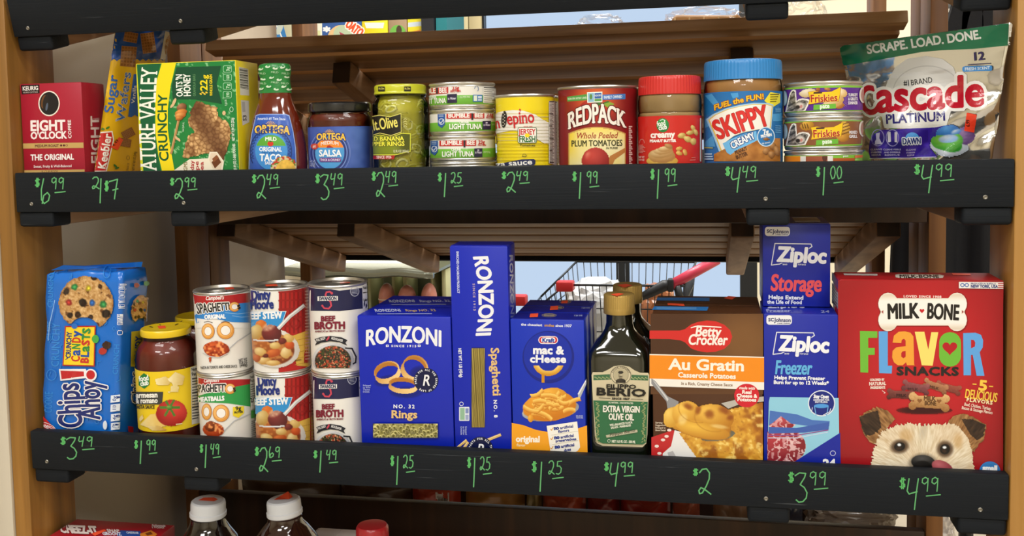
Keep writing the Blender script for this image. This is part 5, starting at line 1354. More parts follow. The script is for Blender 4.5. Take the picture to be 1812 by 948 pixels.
a.poly([(168, 344), (328, 343), (322, 556), (154, 552)], '#b3271f'); a.poly([(174, 350), (322, 350), (316, 550), (160, 546)], '#f3d22a')
a.text('CRUNCHY', (196, 512), (202, 376), 24, '#1b3478', 3); a.line([(170, 520), (182, 512), (172, 500)], 4, '#1b3478')
for i, (ch, c) in enumerate(zip('CaNDy', ('#c8332c', '#1f4fa8', '#2f8f43', '#c8332c', '#1f4fa8'))): a.text(ch, (244 + i * 1.4, 532 - i * 33), (245.5 + i * 1.4, 503 - i * 33), 44 if ch.isupper() else 50, c, 5)
for i, (ch, c) in enumerate(zip('BLaSTS', ('#c8332c', '#1f4fa8', '#2f8f43', '#c8332c', '#2f8f43', '#2f8f43'))): a.text(ch, (290 + i * 2, 540 - i * 31), (291.5 + i * 2, 512 - i * 31), 40 if ch.isupper() else 48, c, 5)
a.ell(328, 412, 18, 22, '#48a64a'); a.ell(218, 344, 16, 14, '#2f6fc6'); a.ell(366, 474, 22, 18, '#b5342c', -30); a.ell(386, 444, 22, 20, '#3a2218', -30, jit=.12)
OUT = [('#f0eef0', 9)]; NB = '#1a2a72'
for oc, ow in (('#f0eef0', 26), (NB, 9)): a.text('Chips', (262, 872), (238, 640), 118, oc, ow, shear=0.05, bend=2); a.text('Ahoy', (352, 830), (350, 632), 112, oc, ow)
a.poly([(138, 568), (278, 568), (288, 592), (282, 616), (146, 630)], '#f0eef0'); a.poly([(146, 576), (268, 582), (270, 606), (152, 622)], '#c3262b'); a.ell(304, 600, 30, 32, '#f0eef0'); a.ell(303, 599, 22, 24, '#c3262b')
a.text('NET WT 12.4 OZ (351g)', (468, 252), (470, 122), 19, '#eef3fa', 1.6); a.text('COOKIES', (458, 338), (459, 280), 17, '#eef3fa', 1.6); a.ring(450, 378, 9, 13, 3, '#eef3fa')
for i, y in enumerate((725, 772, 822, 868)):
    a.poly([(410, y - 18), (444, y - 22), (442, y + 16), (408, y + 20)], '#dfe8f4'); a.text(('0g', '110', '4g', '170')[i], (436, y + 12), (437, y - 14), 18, '#1a3f8a', 1)
a.ell(380, 862, 12, 24, '#dfe8f4'); a.poly([(40, 796), (125, 886), (36, 886)], '#c3262b'); a.ring(82, 866, 42, 14, 3.5, '#f0e4e4', 24); a.text('NABISCO', (52, 864), (112, 884), 11, '#f0e4e4', 1.2)
a.line([(118, 210), (108, 260), (92, 330), (84, 420)], 4, '#8fc0f0')
# end panel
a.raster(494, 178, 604, 348, 4.0, cookie(556, 262, 82, .72, 9))
a.ell(528, 132, 14, 12, '#a3382f', jit=.1); a.ell(580, 122, 15, 12, '#3a9a4a', jit=.1); a.ell(556, 100, 8, 6, '#1b4f9c')
a.poly([(500, 374), (560, 366), (558, 560), (496, 556)], '#c8b12a'); a.text('CANDY', (545, 540), (552, 400), 30, '#26407c', 3)
a.text('Chips', (536, 752), (530, 580), 34, '#f0eef0', 6); a.text('Chips', (534, 750), (529, 582), 30, '#141f52', 1); a.poly([(482, 868), (510, 872), (510, 904), (484, 898)], '#c3262b')
a.build('film_print', print_mat('film_print', .22, coat=.5), t)

# ---- two pasta sauce jars, one behind the other
def sauce_jar(lbl, Yb, front):
    rd = Round('low', 'pasta_sauce_jar', lbl, 'jar', 242, 357, 690, group='yellow lidded pasta sauce jars')
    if not front:
        X, Y = rd.X + .0, rd.Y + Yb - YF; rd.X, rd.Y, rd.z0 = X, Y, floor_z('low', Y); rd.P = np.array([X, Y, rd.z0]); rd.M = Matrix.Translation(rd.P) @ Matrix.Rotation(lean('low'), 4, 'X'); rd.t.matrix_world = rd.M; ROOT_M[rd.t.name] = np.array(rd.M)
        return rd
    return rd
SJ = {}
def fill_jar(rd, gp, lid_rows):
    rd.turn('pasta_sauce', [(0, .0025), (rd.r * .95, .0025), (rd.r * .955, .007)] + [(r * .957, z) for r, z in gp[::-1][:-1]] + [(0, gp[1][1])], mat('pasta_sauce_red', '#7a2414', .35, mottle=.18, mscale=90))
    rd.turn('jar', [(0, .0004), (rd.r * .92, .0004), (rd.r, .006)] + gp[::-1], GLASSJ)
    rd.turn('lid', lid_rows, mat('lid_yellow', '#e6c31c', .32, coat=.25))
rd = sauce_jar('yellow lidded pasta sauce jar with tomato and cheese on its label, in front', YF, True)
gp = prof_px(rd, 58.5, [(43, 597), (43.5, 604), (46, 608), (52, 616), (56.5, 628), (58.3, 641), (58.5, 660), (58.5, 764)])
lid = prof_px(rd, 58.5, [(43, 597.5), (45.8, 597), (46.4, 594), (46.2, 588), (45.6, 586), (44.4, 584.6)])
lid = [(0, lid[0][1])] + lid + [(lid[-1][0] - .003, lid[-1][1] - .0004), (lid[-1][0] - .006, lid[-1][1] - .0014), (.012, lid[-1][1] - .0014), (0, lid[-1][1] - .0012)]
fill_jar(rd, gp, lid)
lr = rd.r + .0003; zt, zbm = rd.hy(655.7), rd.hy(763)
rd.turn('label', [(lr - .0002, zbm), (lr, zbm + .0002), (lr, zt - .0002), (lr - .0002, zt)], mat('label_yellow', '#e9c81e', .36, coat=.12))
a = Art(rd.cyl(lr, (zbm + .0006, zt - .0004)), v1)
a.poly([(820, 560), (880, 545), (880, 850), (828, 862)], '#e4e2da'); a.text('Nutrition', (828, 582), (884, 570), 16, '#2c2c2c', 1.5); a.text('Facts', (828, 606), (866, 600), 16, '#2c2c2c', 1.5)
for q in range(15): a.line([(830, 622 + q * 15), (872 - (q % 3) * 7, 616 + q * 15)], 5 if q % 5 else 8, '#4a4a48')
a.poly([(578, 592), (607, 612), (607, 652), (580, 674), (551, 655), (551, 615)], '#1f7a37'); a.text('food', (555, 636), (604, 628), 28, '#f4f8f0', 3); a.text('club', (562, 660), (604, 652), 26, '#f4f8f0', 3)
def chs(X, Y):
    p = Pic(X, Y, '#e9c81e')
    def cub(pts, c0, c1):
        m = inpoly(X, Y, pts); n = fbm(X, Y, 24, 3); xs = (X - min(q[0] for q in pts)) / 90; p.c[m] = (np.outer(1 - np.clip(xs + .4 * (n - .5), 0, 1), rgb(c0)) + np.outer(np.clip(xs + .4 * (n - .5), 0, 1), rgb(c1)))[m]; p.m |= m
    cub([(636, 622), (690, 606), (726, 630), (706, 658), (640, 654)], '#f4e6ae', '#cfae5c'); cub([(700, 622), (740, 582), (792, 606), (780, 656), (726, 654)], '#f6ebbc', '#d9b968'); cub([(716, 660), (738, 648), (764, 664), (756, 694), (712, 690)], '#f2e2a4', '#cfae5c'); cub([(694, 690), (718, 680), (716, 704)], '#efdc98', '#cfae5c')
    cub([(556, 862), (610, 806), (680, 796), (696, 830), (694, 872), (600, 880)], '#f2dfa0', '#e3c06a'); cub([(552, 830), (572, 804), (582, 830), (560, 852)], '#f2dfa0', '#d2a84e'); cub([(590, 872), (650, 866), (700, 884), (690, 896), (620, 894)], '#efdca0', '#c99e4c')
    p.blob(722, 800, 82, 72, '#e0483a', '#9a1816', 0, .04, lx=.3, ly=-.35)
    for an in range(0, 360, 60): 
        L = np.abs((X - 712) * math.sin(R(an)) - (Y - 772) * math.cos(R(an))) < 6; F_ = ((X - 712) * math.cos(R(an)) + (Y - 772) * math.sin(R(an)))
        m = L & (F_ > 0) & (F_ < (52 if an != 270 else 40)); p.c[m] = rgb('#4d7a2c')
    p.blob(712, 772, 18, 11, '#7fae4a', '#3c6a22')
    return p.c, p.m
a.poly([(536, 690), (678, 690), (672, 756), (540, 756)], '#3a3a36'); a.text('parmesan', (522, 722), (650, 718), 27, '#f2efe6', 3); a.text('& romano', (536, 750), (650, 747), 27, '#f2efe6', 3); a.text('PASTA SAUCE', (536, 778), (634, 778), 18, '#3a3222', 2)
a.raster(545, 575, 810, 900, 3.6, chs)
a.line([(745, 860), (776, 856)], 5, '#efe3b0')
a.build('label_print', PAPER(), rd.t)
a = Art(disc_plane(rd, lid[-1][1])); a.k = 12
for pts in (((268, 574), (276, 571), (284, 575)), ((310, 575), (318, 571), (322, 568)), ((270, 579), (262, 577))): a.line(pts, 1.6, '#6a5a18')
a.poly([(279, 577), (292, 576), (294, 580.5), (281, 581.5)], '#f4552f'); a.build('price_sticker', print_mat('sticker_print', .6), rd.t)
rb = sauce_jar('second pasta sauce jar standing behind the front one, mostly hidden', YF + .0885, False)
fill_jar(rb, gp, lid)
rb.turn('label', [(lr - .0002, zbm), (lr, zbm + .0002), (lr, zt - .0002), (lr - .0002, zt)], MATS['label_yellow'])

# ---- stacked cans: three pairs
def can_pair(name, lbls, xl, xr, yr, y_top, y_mid, group, paper, art, tabs):
    out = []
    r0 = Round('low', name, lbls[0], 'can', xl, xr, yr, group=group)
    H = r0.hy(y_top); h1 = H - r0.hy(y_mid); h = H / 2
    for i in (0, 1):
        rd = r0
        if i:
            P = r0.P + r0.a * (h + .0002)
            rd = Round.__new__(Round); rd.__dict__.update(r0.__dict__); rd.P = P; rd.X, rd.Y, rd.z0 = P; rd.M = Matrix.Translation(P) @ Matrix.Rotation(lean('low'), 4, 'X')
            rd.t = thing(name, lbls[1], 'can', P, rx=lean('low'), group=group)
        can(rd, h - .0002, paper)
        out.append((rd, h))
        if i and tabs:
            Pt = rd.P + rd.a * (h - .0036); tx = rd.t
            ring = [np.array([Pt[0] + .011 * math.cos(q) + tabs[0], Pt[1] + .008 * math.sin(q) + tabs[1], Pt[2] + .0012]) for q in np.linspace(0, 2 * math.pi, 20)[:-1]]
            tube('pull_tab', ring, .0011, TIN, tx, 6, True)
            a = Art(disc_plane(rd, h - .0034)); a.k = 40; x, y, w, hh = tabs[2]; a.poly([(x, y + 1), (x + w, y), (x + w + 3, y + hh), (x + 2, y + hh + 1)], '#f4552f'); a.build('price_sticker', print_mat('sticker_print', .6), tx)
    for i, (rd, h) in enumerate(out): art(rd, h, i)
    return out, H, h1
v2 = (335, 485, 3.16)
def ring_pasta(a, cx, cy, rx, ry, inner='#f4f0ea'):
    a.ell(cx, cy, rx + 2, ry + 2, '#a85a1c'); a.ell(cx, cy, rx, ry, '#e09a44'); a.ell(cx - rx * .08, cy - ry * .1, rx * .86, ry * .84, '#efb768'); a.ell(cx, cy, rx * .62, ry * .62, '#b86f26'); a.ell(cx, cy, rx * .56, ry * .56, inner)
def spag(rd, h, i):
    a = Art(rd.cyl(rd.r + .0002, (.0042, h - .0042)), v2); up = i == 1
    dx, dy = (0, 0) if up else (-8, 478)
    a.poly([(20, 95), (150, 112), (260, 112), (400, 96), (400, 158 + 0), (180, 172), (30, 166)] if up else [(50, 555), (180, 590), (345, 586), (345, 616), (200, 640), (50, 630)], '#b02023')
    if up: a.poly([(30, 232), (60, 200), (200, 172), (400, 150), (400, 272), (240, 268), (130, 246), (40, 275)], '#2f86d2'); a.poly([(30, 245), (90, 252), (190, 262), (260, 272), (360, 275), (360, 300), (30, 300)], '#efece6')
    else: a.poly([(50, 680), (150, 650), (345, 612), (345, 740), (220, 722), (90, 716), (50, 712)], '#2f9a4a')
    if up: a.line([(240, 232), (290, 240), (340, 236)], 3, '#8fc0ea'); a.line([(200, 215), (270, 222), (340, 214)], 3, '#8fc0ea')
    t_ = (lambda x, y: (x, y)) if up else (lambda x, y: (x, y))
    if up:
        a.text("Campbell's", (90, 145), (192, 140), 22, '#f2e6e2', 2, shear=.25)
        a.text('SPAGHETTI', (46, 222), (228, 196), 46, '#1c1a1a', 5, out=[('#f0ece6', 4)], warp=lambda t, v, X, Y: (X, Y * (1.25 - .42 * t)))
        ring_pasta(a, 252, 182, 28, 26); a.text('s', (270, 196), (287, 192), 34, '#1c1a1a', 4); a.text('ORIGINAL', (86, 250), (202, 246), 22, '#f0f4f8', 4)
        ring_pasta(a, 106, 318, 34, 42); ring_pasta(a, 202, 314, 46, 46)
        for cx in (106, 200): a.line([(cx - 22, 268), (cx, 262), (cx + 24, 270)], 3, '#3a2a20')
        a.line([(218, 420), (270, 372), (345, 325)], 6, '#b9b9bc')
        def sp(X, Y):
            n = vnoise(X, Y, 11, 3); p = Pic(X, Y, '#efece6'); p.blob(152, 418, 76, 48, '#d9602e', '#96300f', 4, .08, .12, 24, 2); k = sm(.55, .8, n)[:, None] * p.m[:, None]; p.c = p.c * (1 - k) + rgb('#ef9a5a') * k; k = sm(.35, .2, n)[:, None] * p.m[:, None] * .7; p.c = p.c * (1 - k) + rgb('#7a220c') * k
            p.blob(118, 470, 9, 26, '#d9602e', '#a83c14', 0, .1); return p.c, p.m
        a.raster(66, 368, 236, 500, 3.6, sp)
        a.line([(78, 440), (118, 460), (170, 464), (216, 440)], 4, '#c9c6c4')
        a.text('PASTA IN TOMATO AND CHEESE SAUCE', (66, 530), (266, 520), 15, '#3a3836', 1.2); a.text('NET WT', (276, 488), (322, 480), 14, '#3a3836', 1); a.text('15.8 OZ', (276, 503), (322, 495), 14, '#3a3836', 1); a.text('(448g)', (280, 518), (322, 510), 14, '#3a3836', 1)
    else:
        a.text("Campbell's", (80, 605), (166, 600), 20, '#f2e6e2', 2, shear=.25)
        a.text('SPAGHETTI', (36, 660), (206, 655), 42, '#1c1a1a', 5, out=[('#f0ece6', 4)]); ring_pasta(a, 228, 640, 28, 28); a.text('s', (246, 656), (260, 654), 32, '#1c1a1a', 4)
        a.text('MEATBALLS', (50, 712), (196, 704), 24, '#f0f4f0', 4)
        ring_pasta(a, 98, 768, 26, 44); ring_pasta(a, 178, 776, 44, 46)
        a.poly([(243, 742), (304, 736), (304, 776), (274, 802), (243, 790)], '#efd52a'); a.text('9g', (258, 760), (288, 757), 20, '#2a2a22', 2.5); a.text('PROTEIN', (250, 778), (298, 774), 11, '#2a2a22', 1.5)
        a.line([(190, 880), (250, 820), (340, 780)], 6, '#b9b9bc')
        def sp(X, Y):
            n = vnoise(X, Y, 11, 5); p = Pic(X, Y, '#efece6'); p.blob(136, 868, 62, 44, '#d9602e', '#96300f', 4, .08, .12, 24, 2); p.blob(122, 848, 34, 32, '#a3502c', '#5e2410', 0); k = sm(.55, .8, n)[:, None] * p.m[:, None]; p.c = p.c * (1 - k) + rgb('#ef9a5a') * k; return p.c, p.m
        a.raster(74, 812, 206, 920, 3.6, sp)
        a.poly([(336, 562), (372, 556), (374, 740), (340, 760)], '#e4e0d8'); a.text('Nutrition', (338, 582), (372, 574), 15, '#2c2c2c', 1); a.text('Facts', (338, 602), (364, 598), 15, '#2c2c2c', 1); a.text('210', (342, 716), (372, 710), 24, '#2c2c2c', 2)
        for q in range(6): a.line([(340, 618 + q * 13), (368 - q % 2 * 8, 612 + q * 13)], 4, '#5a5856')
        a.poly([(342, 762), (366, 756), (366, 800), (342, 806)], '#3f9a3c')
        for q in range(9): a.line([(344, 822 + q * 11), (366 - q % 2 * 6, 818 + q * 11)], 4, '#6a6866')
    a.build('label_print', PAPER(), rd.t)
CANW = mat('label_white', '#e9e6df', .36, coat=.12)
info = can_pair('ring_pasta_can', ['lower ring pasta can with green band', 'upper ring pasta can with blue band'], 347.8, 447.6, 600, 516.5, 665, 'stacked ring pasta cans', CANW, spag, (.0, -.012, (397, 508, 15, 4)))
def stew(rd, h, i):
    a = Art(rd.cyl(rd.r + .0002, (.0042, h - .0042)), v2); up = i == 1
    D = (lambda x, y: (x, y)) if up else (lambda x, y: (x + 34 if x < 700 else x + 30, y + 480))
    P = lambda *q: [D(*p) for p in q]
    a.poly(P((340, 85), (500, 82), (500, 208), (340, 210)), '#e9e6df')
    a.poly(P((500, 80), (700, 66), (700, 520), (500, 560)), '#b3211f')
    for q in range(7): a.poly(P((508 + q * 24, 80), (518 + q * 24, 80), (518 + q * 24, 330), (508 + q * 24, 330)), '#8e1715')
    for q in range(5): a.line(P((500, 100 + q * 48), (690, 92 + q * 48)), 9, '#9c1a18')
    a.poly(P((560, 350), (700, 300), (700, 520), (600, 510)), '#d9b04a')
    for q in range(5): a.line(P((590, 370 + q * 34), (690, 350 + q * 34)), 3, '#b98c30')
    a.poly(P((640, 86), (700, 78), (700, 490), (640, 498)), '#a51d1d')
    for q in range(22): a.line(P((646, 96 + q * 18), (664 + (q * 7) % 9, 94 + q * 18)), 6, '#d99a90')
    NV_ = '#1d2f7c'
    a.text('Dinty', D(350 if up else 352, 146), D(456, 138), 54, NV_, 7); a.text('Moore', D(344, 194), D(472, 190), 50, NV_, 7)
    a.poly(P((340, 212), (540, 208), (520, 262), (494, 302), (340, 300)), '#2f8fd0'); a.line(P((340, 210), (540, 207), (522, 262), (500, 300)), 3, '#dfe9f2')
    a.text('BEEF STEW', D(322, 252), D(518, 244), 36, '#f0f2f4', 5, serif=.8)
    def bowl(X, Y):
        ox, oy = D(0, 0); ox = 0 if up else 34
        x, y = X - ox, Y - (0 if up else 480)
        p = Pic(x, y, '#efece6'); p.blob(466, 410, 152, 112, '#f4f2ee', '#cfc8c0', 12, .03); 
        n = vnoise(x, y, 13, 3)
        p.blob(452, 412, 136, 94, '#b5662f', '#7a3718', 10, .04); k = sm(.4, .7, n)[:, None] * (sell(x, y, 452, 412, 134, 92, 10) < 1)[:, None]; p.c = p.c * (1 - .6 * k) + rgb('#d9954e') * .6 * k
        for cx, cy, rx, ry, c0, c1, ro in ((400, 432, 34, 24, '#efd79a', '#c99c52', 10), (470, 440, 40, 24, '#d9783c', '#a8481c', -15), (540, 438, 30, 34, '#eed9a2', '#c49a54', 30), (420, 482, 36, 22, '#efd79a', '#bb8a44', -5), (560, 395, 26, 24, '#e06a34', '#b0441a', 0), (480, 398, 30, 20, '#e7cf8e', '#c0954c', 0), (380, 470, 22, 22, '#d8763c', '#a04a1c', 0), (555, 355, 30, 24, '#e9c884', '#c49a4c', 15), (520, 372, 22, 18, '#8a3b30', '#5e201c', 0), (470, 495, 40, 16, '#e9cf8e', '#b98a44', 0), (430, 455, 16, 12, '#7a3428', '#54201a', 0)): p.blob(cx, cy, rx, ry, c0, c1, ro, .12, .2, 16, int(cx))
        p.blob(405, 282, 34, 30, '#e8843c', '#b85a1e', 0, .08); p.blob(378, 322, 36, 44, '#ecd594', '#b98f48', 10, .08)
        p.blob(462, 330, 54, 52, '#8a3a36', '#541a1c', 20, .06, .2, 26, 2); k = (1 - sm(.5, 1.1, sell(x, y, 446, 292, 44, 26, -25)))[:, None] * (.5 + .5 * vnoise(x, y, 6, 2))[:, None]; p.c = p.c * (1 - .8 * k) + rgb('#e6c3a0') * .8 * k
        p.mix('#d9d9db', (np.abs((y - 372) - (x - 430) ** 2 * -.0016) < 4) * (np.abs(x - 430) < 70) * 1.0)
        return p.c, p.m & (x < 622) & (x > 330)
    o = 0 if up else 34; oy = 0 if up else 480
    a.raster(340 + o, 250 + oy, 622 + o, 525 + oy, 3.8, bowl)
    a.line(P((500, 300), (560, 235), (636, 175)), 20, '#c9c8c8'); a.line(P((500, 296), (560, 230), (634, 172)), 7, '#f0efee')
    a.ring(*D(594, 278), 28, 30, 3, '#8e1715'); a.text('SERVING', D(590, 486), D(624, 480), 8, '#6a4a20', .6)
    a.build('label_print', PAPER(), rd.t)
info2 = can_pair('beef_stew_can', ['lower beef stew can in the middle pair', 'upper beef stew can in the middle pair'], 449, 549.8, 600, 508.7, 660.6, 'stacked beef stew cans', CANW, stew, (.012, .006, (469, 503, 20, 3.4)))
def broth(rd, h, i):
    a = Art(rd.cyl(rd.r + .0002, (.0042, h - .0042)), v2); up = i == 1
    D = (lambda x, y: (x, y)) if up else (lambda x, y: (x - 24 * (x > 760) - (0 if x > 900 else -0), y + 492))
    if not up: D = lambda x, y: (685 + (x - 672) * .89, y + 492)
    P = lambda *q: [D(*p) for p in q]
    a.poly(P((660, 60), (840, 92), (1020, 70), (1020, 186), (840, 206), (660, 204)), '#1f2148')
    a.poly(P((966, 66), (1010, 60), (1010, 188), (970, 196)), '#dcdcdc'); a.text('Nutrition', D(972, 84), D(1010, 78), 16, '#26262c', 1.5); a.line(P((972, 104), (1004, 99)), 6, '#26262c'); a.text('Calories', D(972, 152), D(1006, 146), 14, '#26262c', 1.5)
    a.ring(*D(924, 96), 25, 28, 3.4, '#b9bccc')
    for q in range(4): a.line(P((908, 86 + q * 8), (940, 84 + q * 8)), 2.6, '#b9bccc')
    RS = '#c8465a'
    pts = [D(798, 106), D(786, 97), D(768, 100), D(762, 116), D(772, 136), D(790, 154), D(794, 176), D(780, 192), D(756, 190), D(744, 176)]
    a.line(pts, 9, RS); a.ell(*D(797, 106), 7, 7, RS); a.ell(*D(745, 176), 6, 6, RS)
    a.poly(P((718, 124), (830, 122), (830, 146), (718, 149)), '#efece8'); a.text('SWANSON', D(726, 146), D(824, 144), 20, '#26284e', 3)
    M_ = '#7d1f34'
    a.text('BEEF', D(736, 262), D(816, 260), 27, M_, 4); a.text('BROTH', D(700, 306), D(872, 303), 37, M_, 6); a.text("AMERICA'S #1 BROTH BRAND", D(704, 324), D(870, 320), 9, M_, 1)
    a.poly(P((702, 362), (740, 350), (790, 344), (850, 352), (884, 368), (872, 382), (882, 398), (840, 380), (790, 374), (740, 382), (704, 398), (714, 380)), '#23242c')
    a.text('FULL BODY', D(714, 376), D(764, 362), 13, '#e6e4e2', 1.5); a.text('RICH FLAVOR', D(794, 362), D(856, 378), 13, '#e6e4e2', 1.5); a.line(P((770, 368), (782, 348), (778, 362)), 7, RS)
    def pot(X, Y):
        x = X if up else 672 + (X - 685) / .89; y = Y if up else Y - 492
        p = Pic(x, y, '#ecebe8'); n = vnoise(x, y, 8, 6); n2 = vnoise(x, y, 5, 9)
        p.blob(804, 478, 116, 96, '#e9e9ea', '#a7a8ac', 0, .03); p.blob(804, 486, 100, 88, '#3a2e26', '#1c1714', 0, .03)
        ins = (sell(x, y, 804, 486, 98, 86) < 1)
        for th, col in ((.72, '#a8452c'), (.0, '#3d4424')):
            k = (n > .66 if th else n < .24) & ins; p.c[k] = rgb(col) * (.7 + .6 * n2[k])[:, None]
        k = (n2 > .88) & ins; p.c[k] = rgb('#e0b98a'); k = ((n > .5) & (n < .56)) & ins; p.c[k] = rgb('#8a6a44')
        return p.c, p.m & (x < 935)
    x0, y0 = D(690, 382); x1, y1 = D(935, 524); a.raster(x0, y0, x1, y1, 3.4, pot)
    a.line(P((872, 412), (908, 414), (930, 460), (928, 492), (914, 500)), 8, '#26262c')
    a.build('label_print', PAPER(), rd.t)
info3 = can_pair('beef_broth_can', ['lower navy and white broth can of the right-hand pair', 'upper navy and white broth can with maroon lettering'], 549.6, 652.4, 560, 504.6, 659, 'stacked broth cans', CANW, broth, (.0, .012, (600, 498, 17, 3)))
# ---- blue pasta cartons
RB = mat('card_royal_blue', '#0d24b0', .36, coat=.12)
DKB = mat('card_dark_blue', '#0c1b86', .38, coat=.12)
WH = '#eceef4'; GOLD = '#e3bd7c'
v3 = (620, 410, 2.43)
def ronz_warp(t, v, X, Y): s_ = (2 * t - 1) ** 2; return X, Y * (.86 + .16 * s_) - 3 * s_
def seal(a, cx, cy, r, txt='PASTA FOR ALL THE SHAPES OF LIFE', a0=-200, span=330):
    a.ell(cx, cy, r, r, '#0b1440', n=36)
    n = len(txt)
    for i, ch in enumerate(txt):
        if ch == ' ': continue
        an = R(a0 + span * i / n); an2 = R(a0 + span * (i + .8) / n); q = r * .78
        a.text(ch, (cx + q * math.cos(an), cy + q * math.sin(an)), (cx + q * math.cos(an2), cy + q * math.sin(an2)), r * .15, WH, .8)
    a.text('R', (cx - r * .3, cy + r * .4), (cx + r * .3, cy + r * .4), r * .85, WH, 2, shear=.15)
def rings_box(lbl, Yb, front):
    c = Carton('low', 'pasta_ring_box', lbl, 'carton', 635.3, 799.6, 650, 560, .048, RB, Yb=Yb, group='royal blue pasta ring cartons')
    return c
c = rings_box('royal blue pasta ring carton with a clear window, front one', YF, True)
d1 = depth_top(c, 541, 'low'); 
c.t['label'] = 'royal blue ring pasta carton with clear window, in front of its twin'
# window: a recessed opening showing the pasta
a = Art(c.front, v3)
a.text('RONZONI', (64, 492), (394, 494), 66, WH, 6, bend=20)
a.text('SINCE 1915', (176, 495), (284, 496), 9, WH, 1, track=.3); 
for x in (153, 290): a.rr(x, 485, x + 12, 495, 2, WH); a.rr(x + 3, 488, x + 9, 492, 1, '#0d24b0')
a.raster(85, 520, 375, 725, 3.0, lambda X, Y: (lambda g: (np.outer(1 - g, rgb('#0d24b0')) + np.outer(g, rgb('#0a1878')), g > .15))(np.maximum.reduce([1 - sm(.6, 1.15, sell(X, Y, 160, 640, 60, 26, -10)), 1 - sm(.6, 1.15, sell(X, Y, 240, 690, 74, 26)), 1 - sm(.6, 1.1, sell(X, Y, 300, 612, 50, 40))]) * .9))
def torus(cx, cy, rx, ry, ro, wd):
    def f(X, Y):
        c_, q = math.cos(R(ro)), math.sin(R(ro)); dx, dy = X - cx, Y - cy; u, v = (dx * c_ + dy * q) / rx, (-dx * q + dy * c_) / ry
        d = np.hypot(u, v); inner = np.hypot((u) / (1 - .16), (v + wd * .0) / (1 - .36)); shade = .5 + .5 * np.sin(np.arctan2(v, u) + .8)
        dd = np.hypot(u, v - wd); m = ((d < 1) | (dd < 1)); hole = np.hypot(u / .86, (v + .02) / .8) < 1
        col = np.outer(1 - shade, rgb('#b97d36')) + np.outer(shade, rgb('#f3cf8c'))
        ins = hole & (np.hypot(u / .86, (v - wd * .9) / .8) > 1); col[ins] = (rgb('#b5752c') * np.ones((ins.sum(), 1)))
        return col, m & ~(hole & ~ins)
    return f
a.raster(90, 545, 225, 670, 2.4, torus(156, 596, 58, 40, -20, .45)); a.raster(212, 520, 350, 650, 2.4, torus(280, 582, 58, 52, 30, .30)); a.raster(150, 615, 305, 715, 2.4, torus(228, 652, 64, 28, 4, .6))
seal(a, 326, 638, 53)
for q in range(4): a.text(('Enlarged', 'to Show', 'Taste', 'Details')[q], (56, 662 + q * 9), (90 - q * 2, 662 + q * 9), 6.5, '#aab4e4', .5)
a.text('NO. 32', (186, 756), (278, 757), 15, WH, 1.6, track=.25); a.text('Rings', (176, 798), (290, 799), 32, GOLD, 3, serif=1.1)
a.rr(97, 820, 380, 886, 6, '#0a1a7c')
def window(X, Y):
    n = vnoise(X, Y, 9, 3); col = np.outer(1 - n, rgb('#6f6a2c')) + np.outer(n, rgb('#a59f5a')); rnd = random.Random(4)
    for i in range(150):
        cx, cy, r = rnd.uniform(98, 380), rnd.uniform(822, 884), rnd.uniform(9, 13); ro = rnd.uniform(0, 180); ry = r * rnd.uniform(.45, 1)
        d = sell(X, Y, cx, cy, r, ry, ro); k = np.clip(1 - np.abs(d - .82) / .26, 0, 1); sh_ = (.78 + .32 * np.clip((cy - Y) / r, -1, 1))[:, None]; k = (k > .2)[:, None] * 1.0
        col = col * (1 - k) + rgb('#d2c983') * sh_ * k; k = (d < .52)[:, None] * 1.0; col = col * (1 - k) + rgb('#5f5a22') * k
    return col, (X > 0)
a.raster(100, 823, 377, 883, 1.9, window)
a.build('front_print', GLOSS(), c.t)
win_p = on_plane(718, 760, c.front.P, c.front.n)
c.flap(RB); 
def ronz_top(c, dx, y0, y1, dep):
    a = Art(c.top); a.k = 60
    a.text('RONZONI', (664 + dx, y1), (710 + dx, y1 - .6), 4.2, '#c9cfee', .6, shear=-.5); a.text('Rings NO. 32', (718 + dx, y1 - .4), (772 + dx, y1 - 1), 3.6, '#d9b87c' if dep else '#c9cfee', .3, shear=-.5)
    a.line([(668 + dx, y1 + 4), (764 + dx, y1 + 3.6)], 1.3, '#aab2e0'); a.build('top_print', GLOSS(), c.t)
c.d = d1
bpy.data.objects.remove(c.body); c.body = box('carton', -c.w / 2, c.w / 2, 0, d1, .0004, c.h, RB, c.t, bev=.0009, M=c.M)
for o in [o for o in c.t.children if o.name.startswith('top_flap')]: bpy.data.objects.remove(o)
c.flap(RB); c.top.b = None; ronz_top(c, 0, 541, 552.5, 1)
c2 = Carton('low', 'pasta_ring_box', 'second royal blue ring pasta carton directly behind the windowed one', 'carton', 634, 801, 650, 560, d1, RB, Yb=YF + d1 + .0015, group='royal blue pasta ring cartons')
c2.X0, c2.X1 = c.X0, c.X1
bpy.data.objects.remove(c2.body)
c2.t.matrix_world = Matrix.Translation(((c.X0 + c.X1) / 2, c2.Yb, c2.z0)) @ Matrix.Rotation(lean('low'), 4, 'X'); ROOT_M[c2.t.name] = np.array(c2.t.matrix_world); c2.M = c2.t.matrix_world.copy(); c2.w = c.w; c2.h = c.h
c2.body = box('carton', -c.w / 2, c.w / 2, 0, d1, .0004, c.h, RB, c2.t, bev=.0009, M=c2.M); c2.flap(RB)
c2.top.P = np.array([c.X0, c2.Yb, c2.z0]) + up_of('low') * c.h; c2.top.b = None; ronz_top(c2, 25, 531, 536, 0)

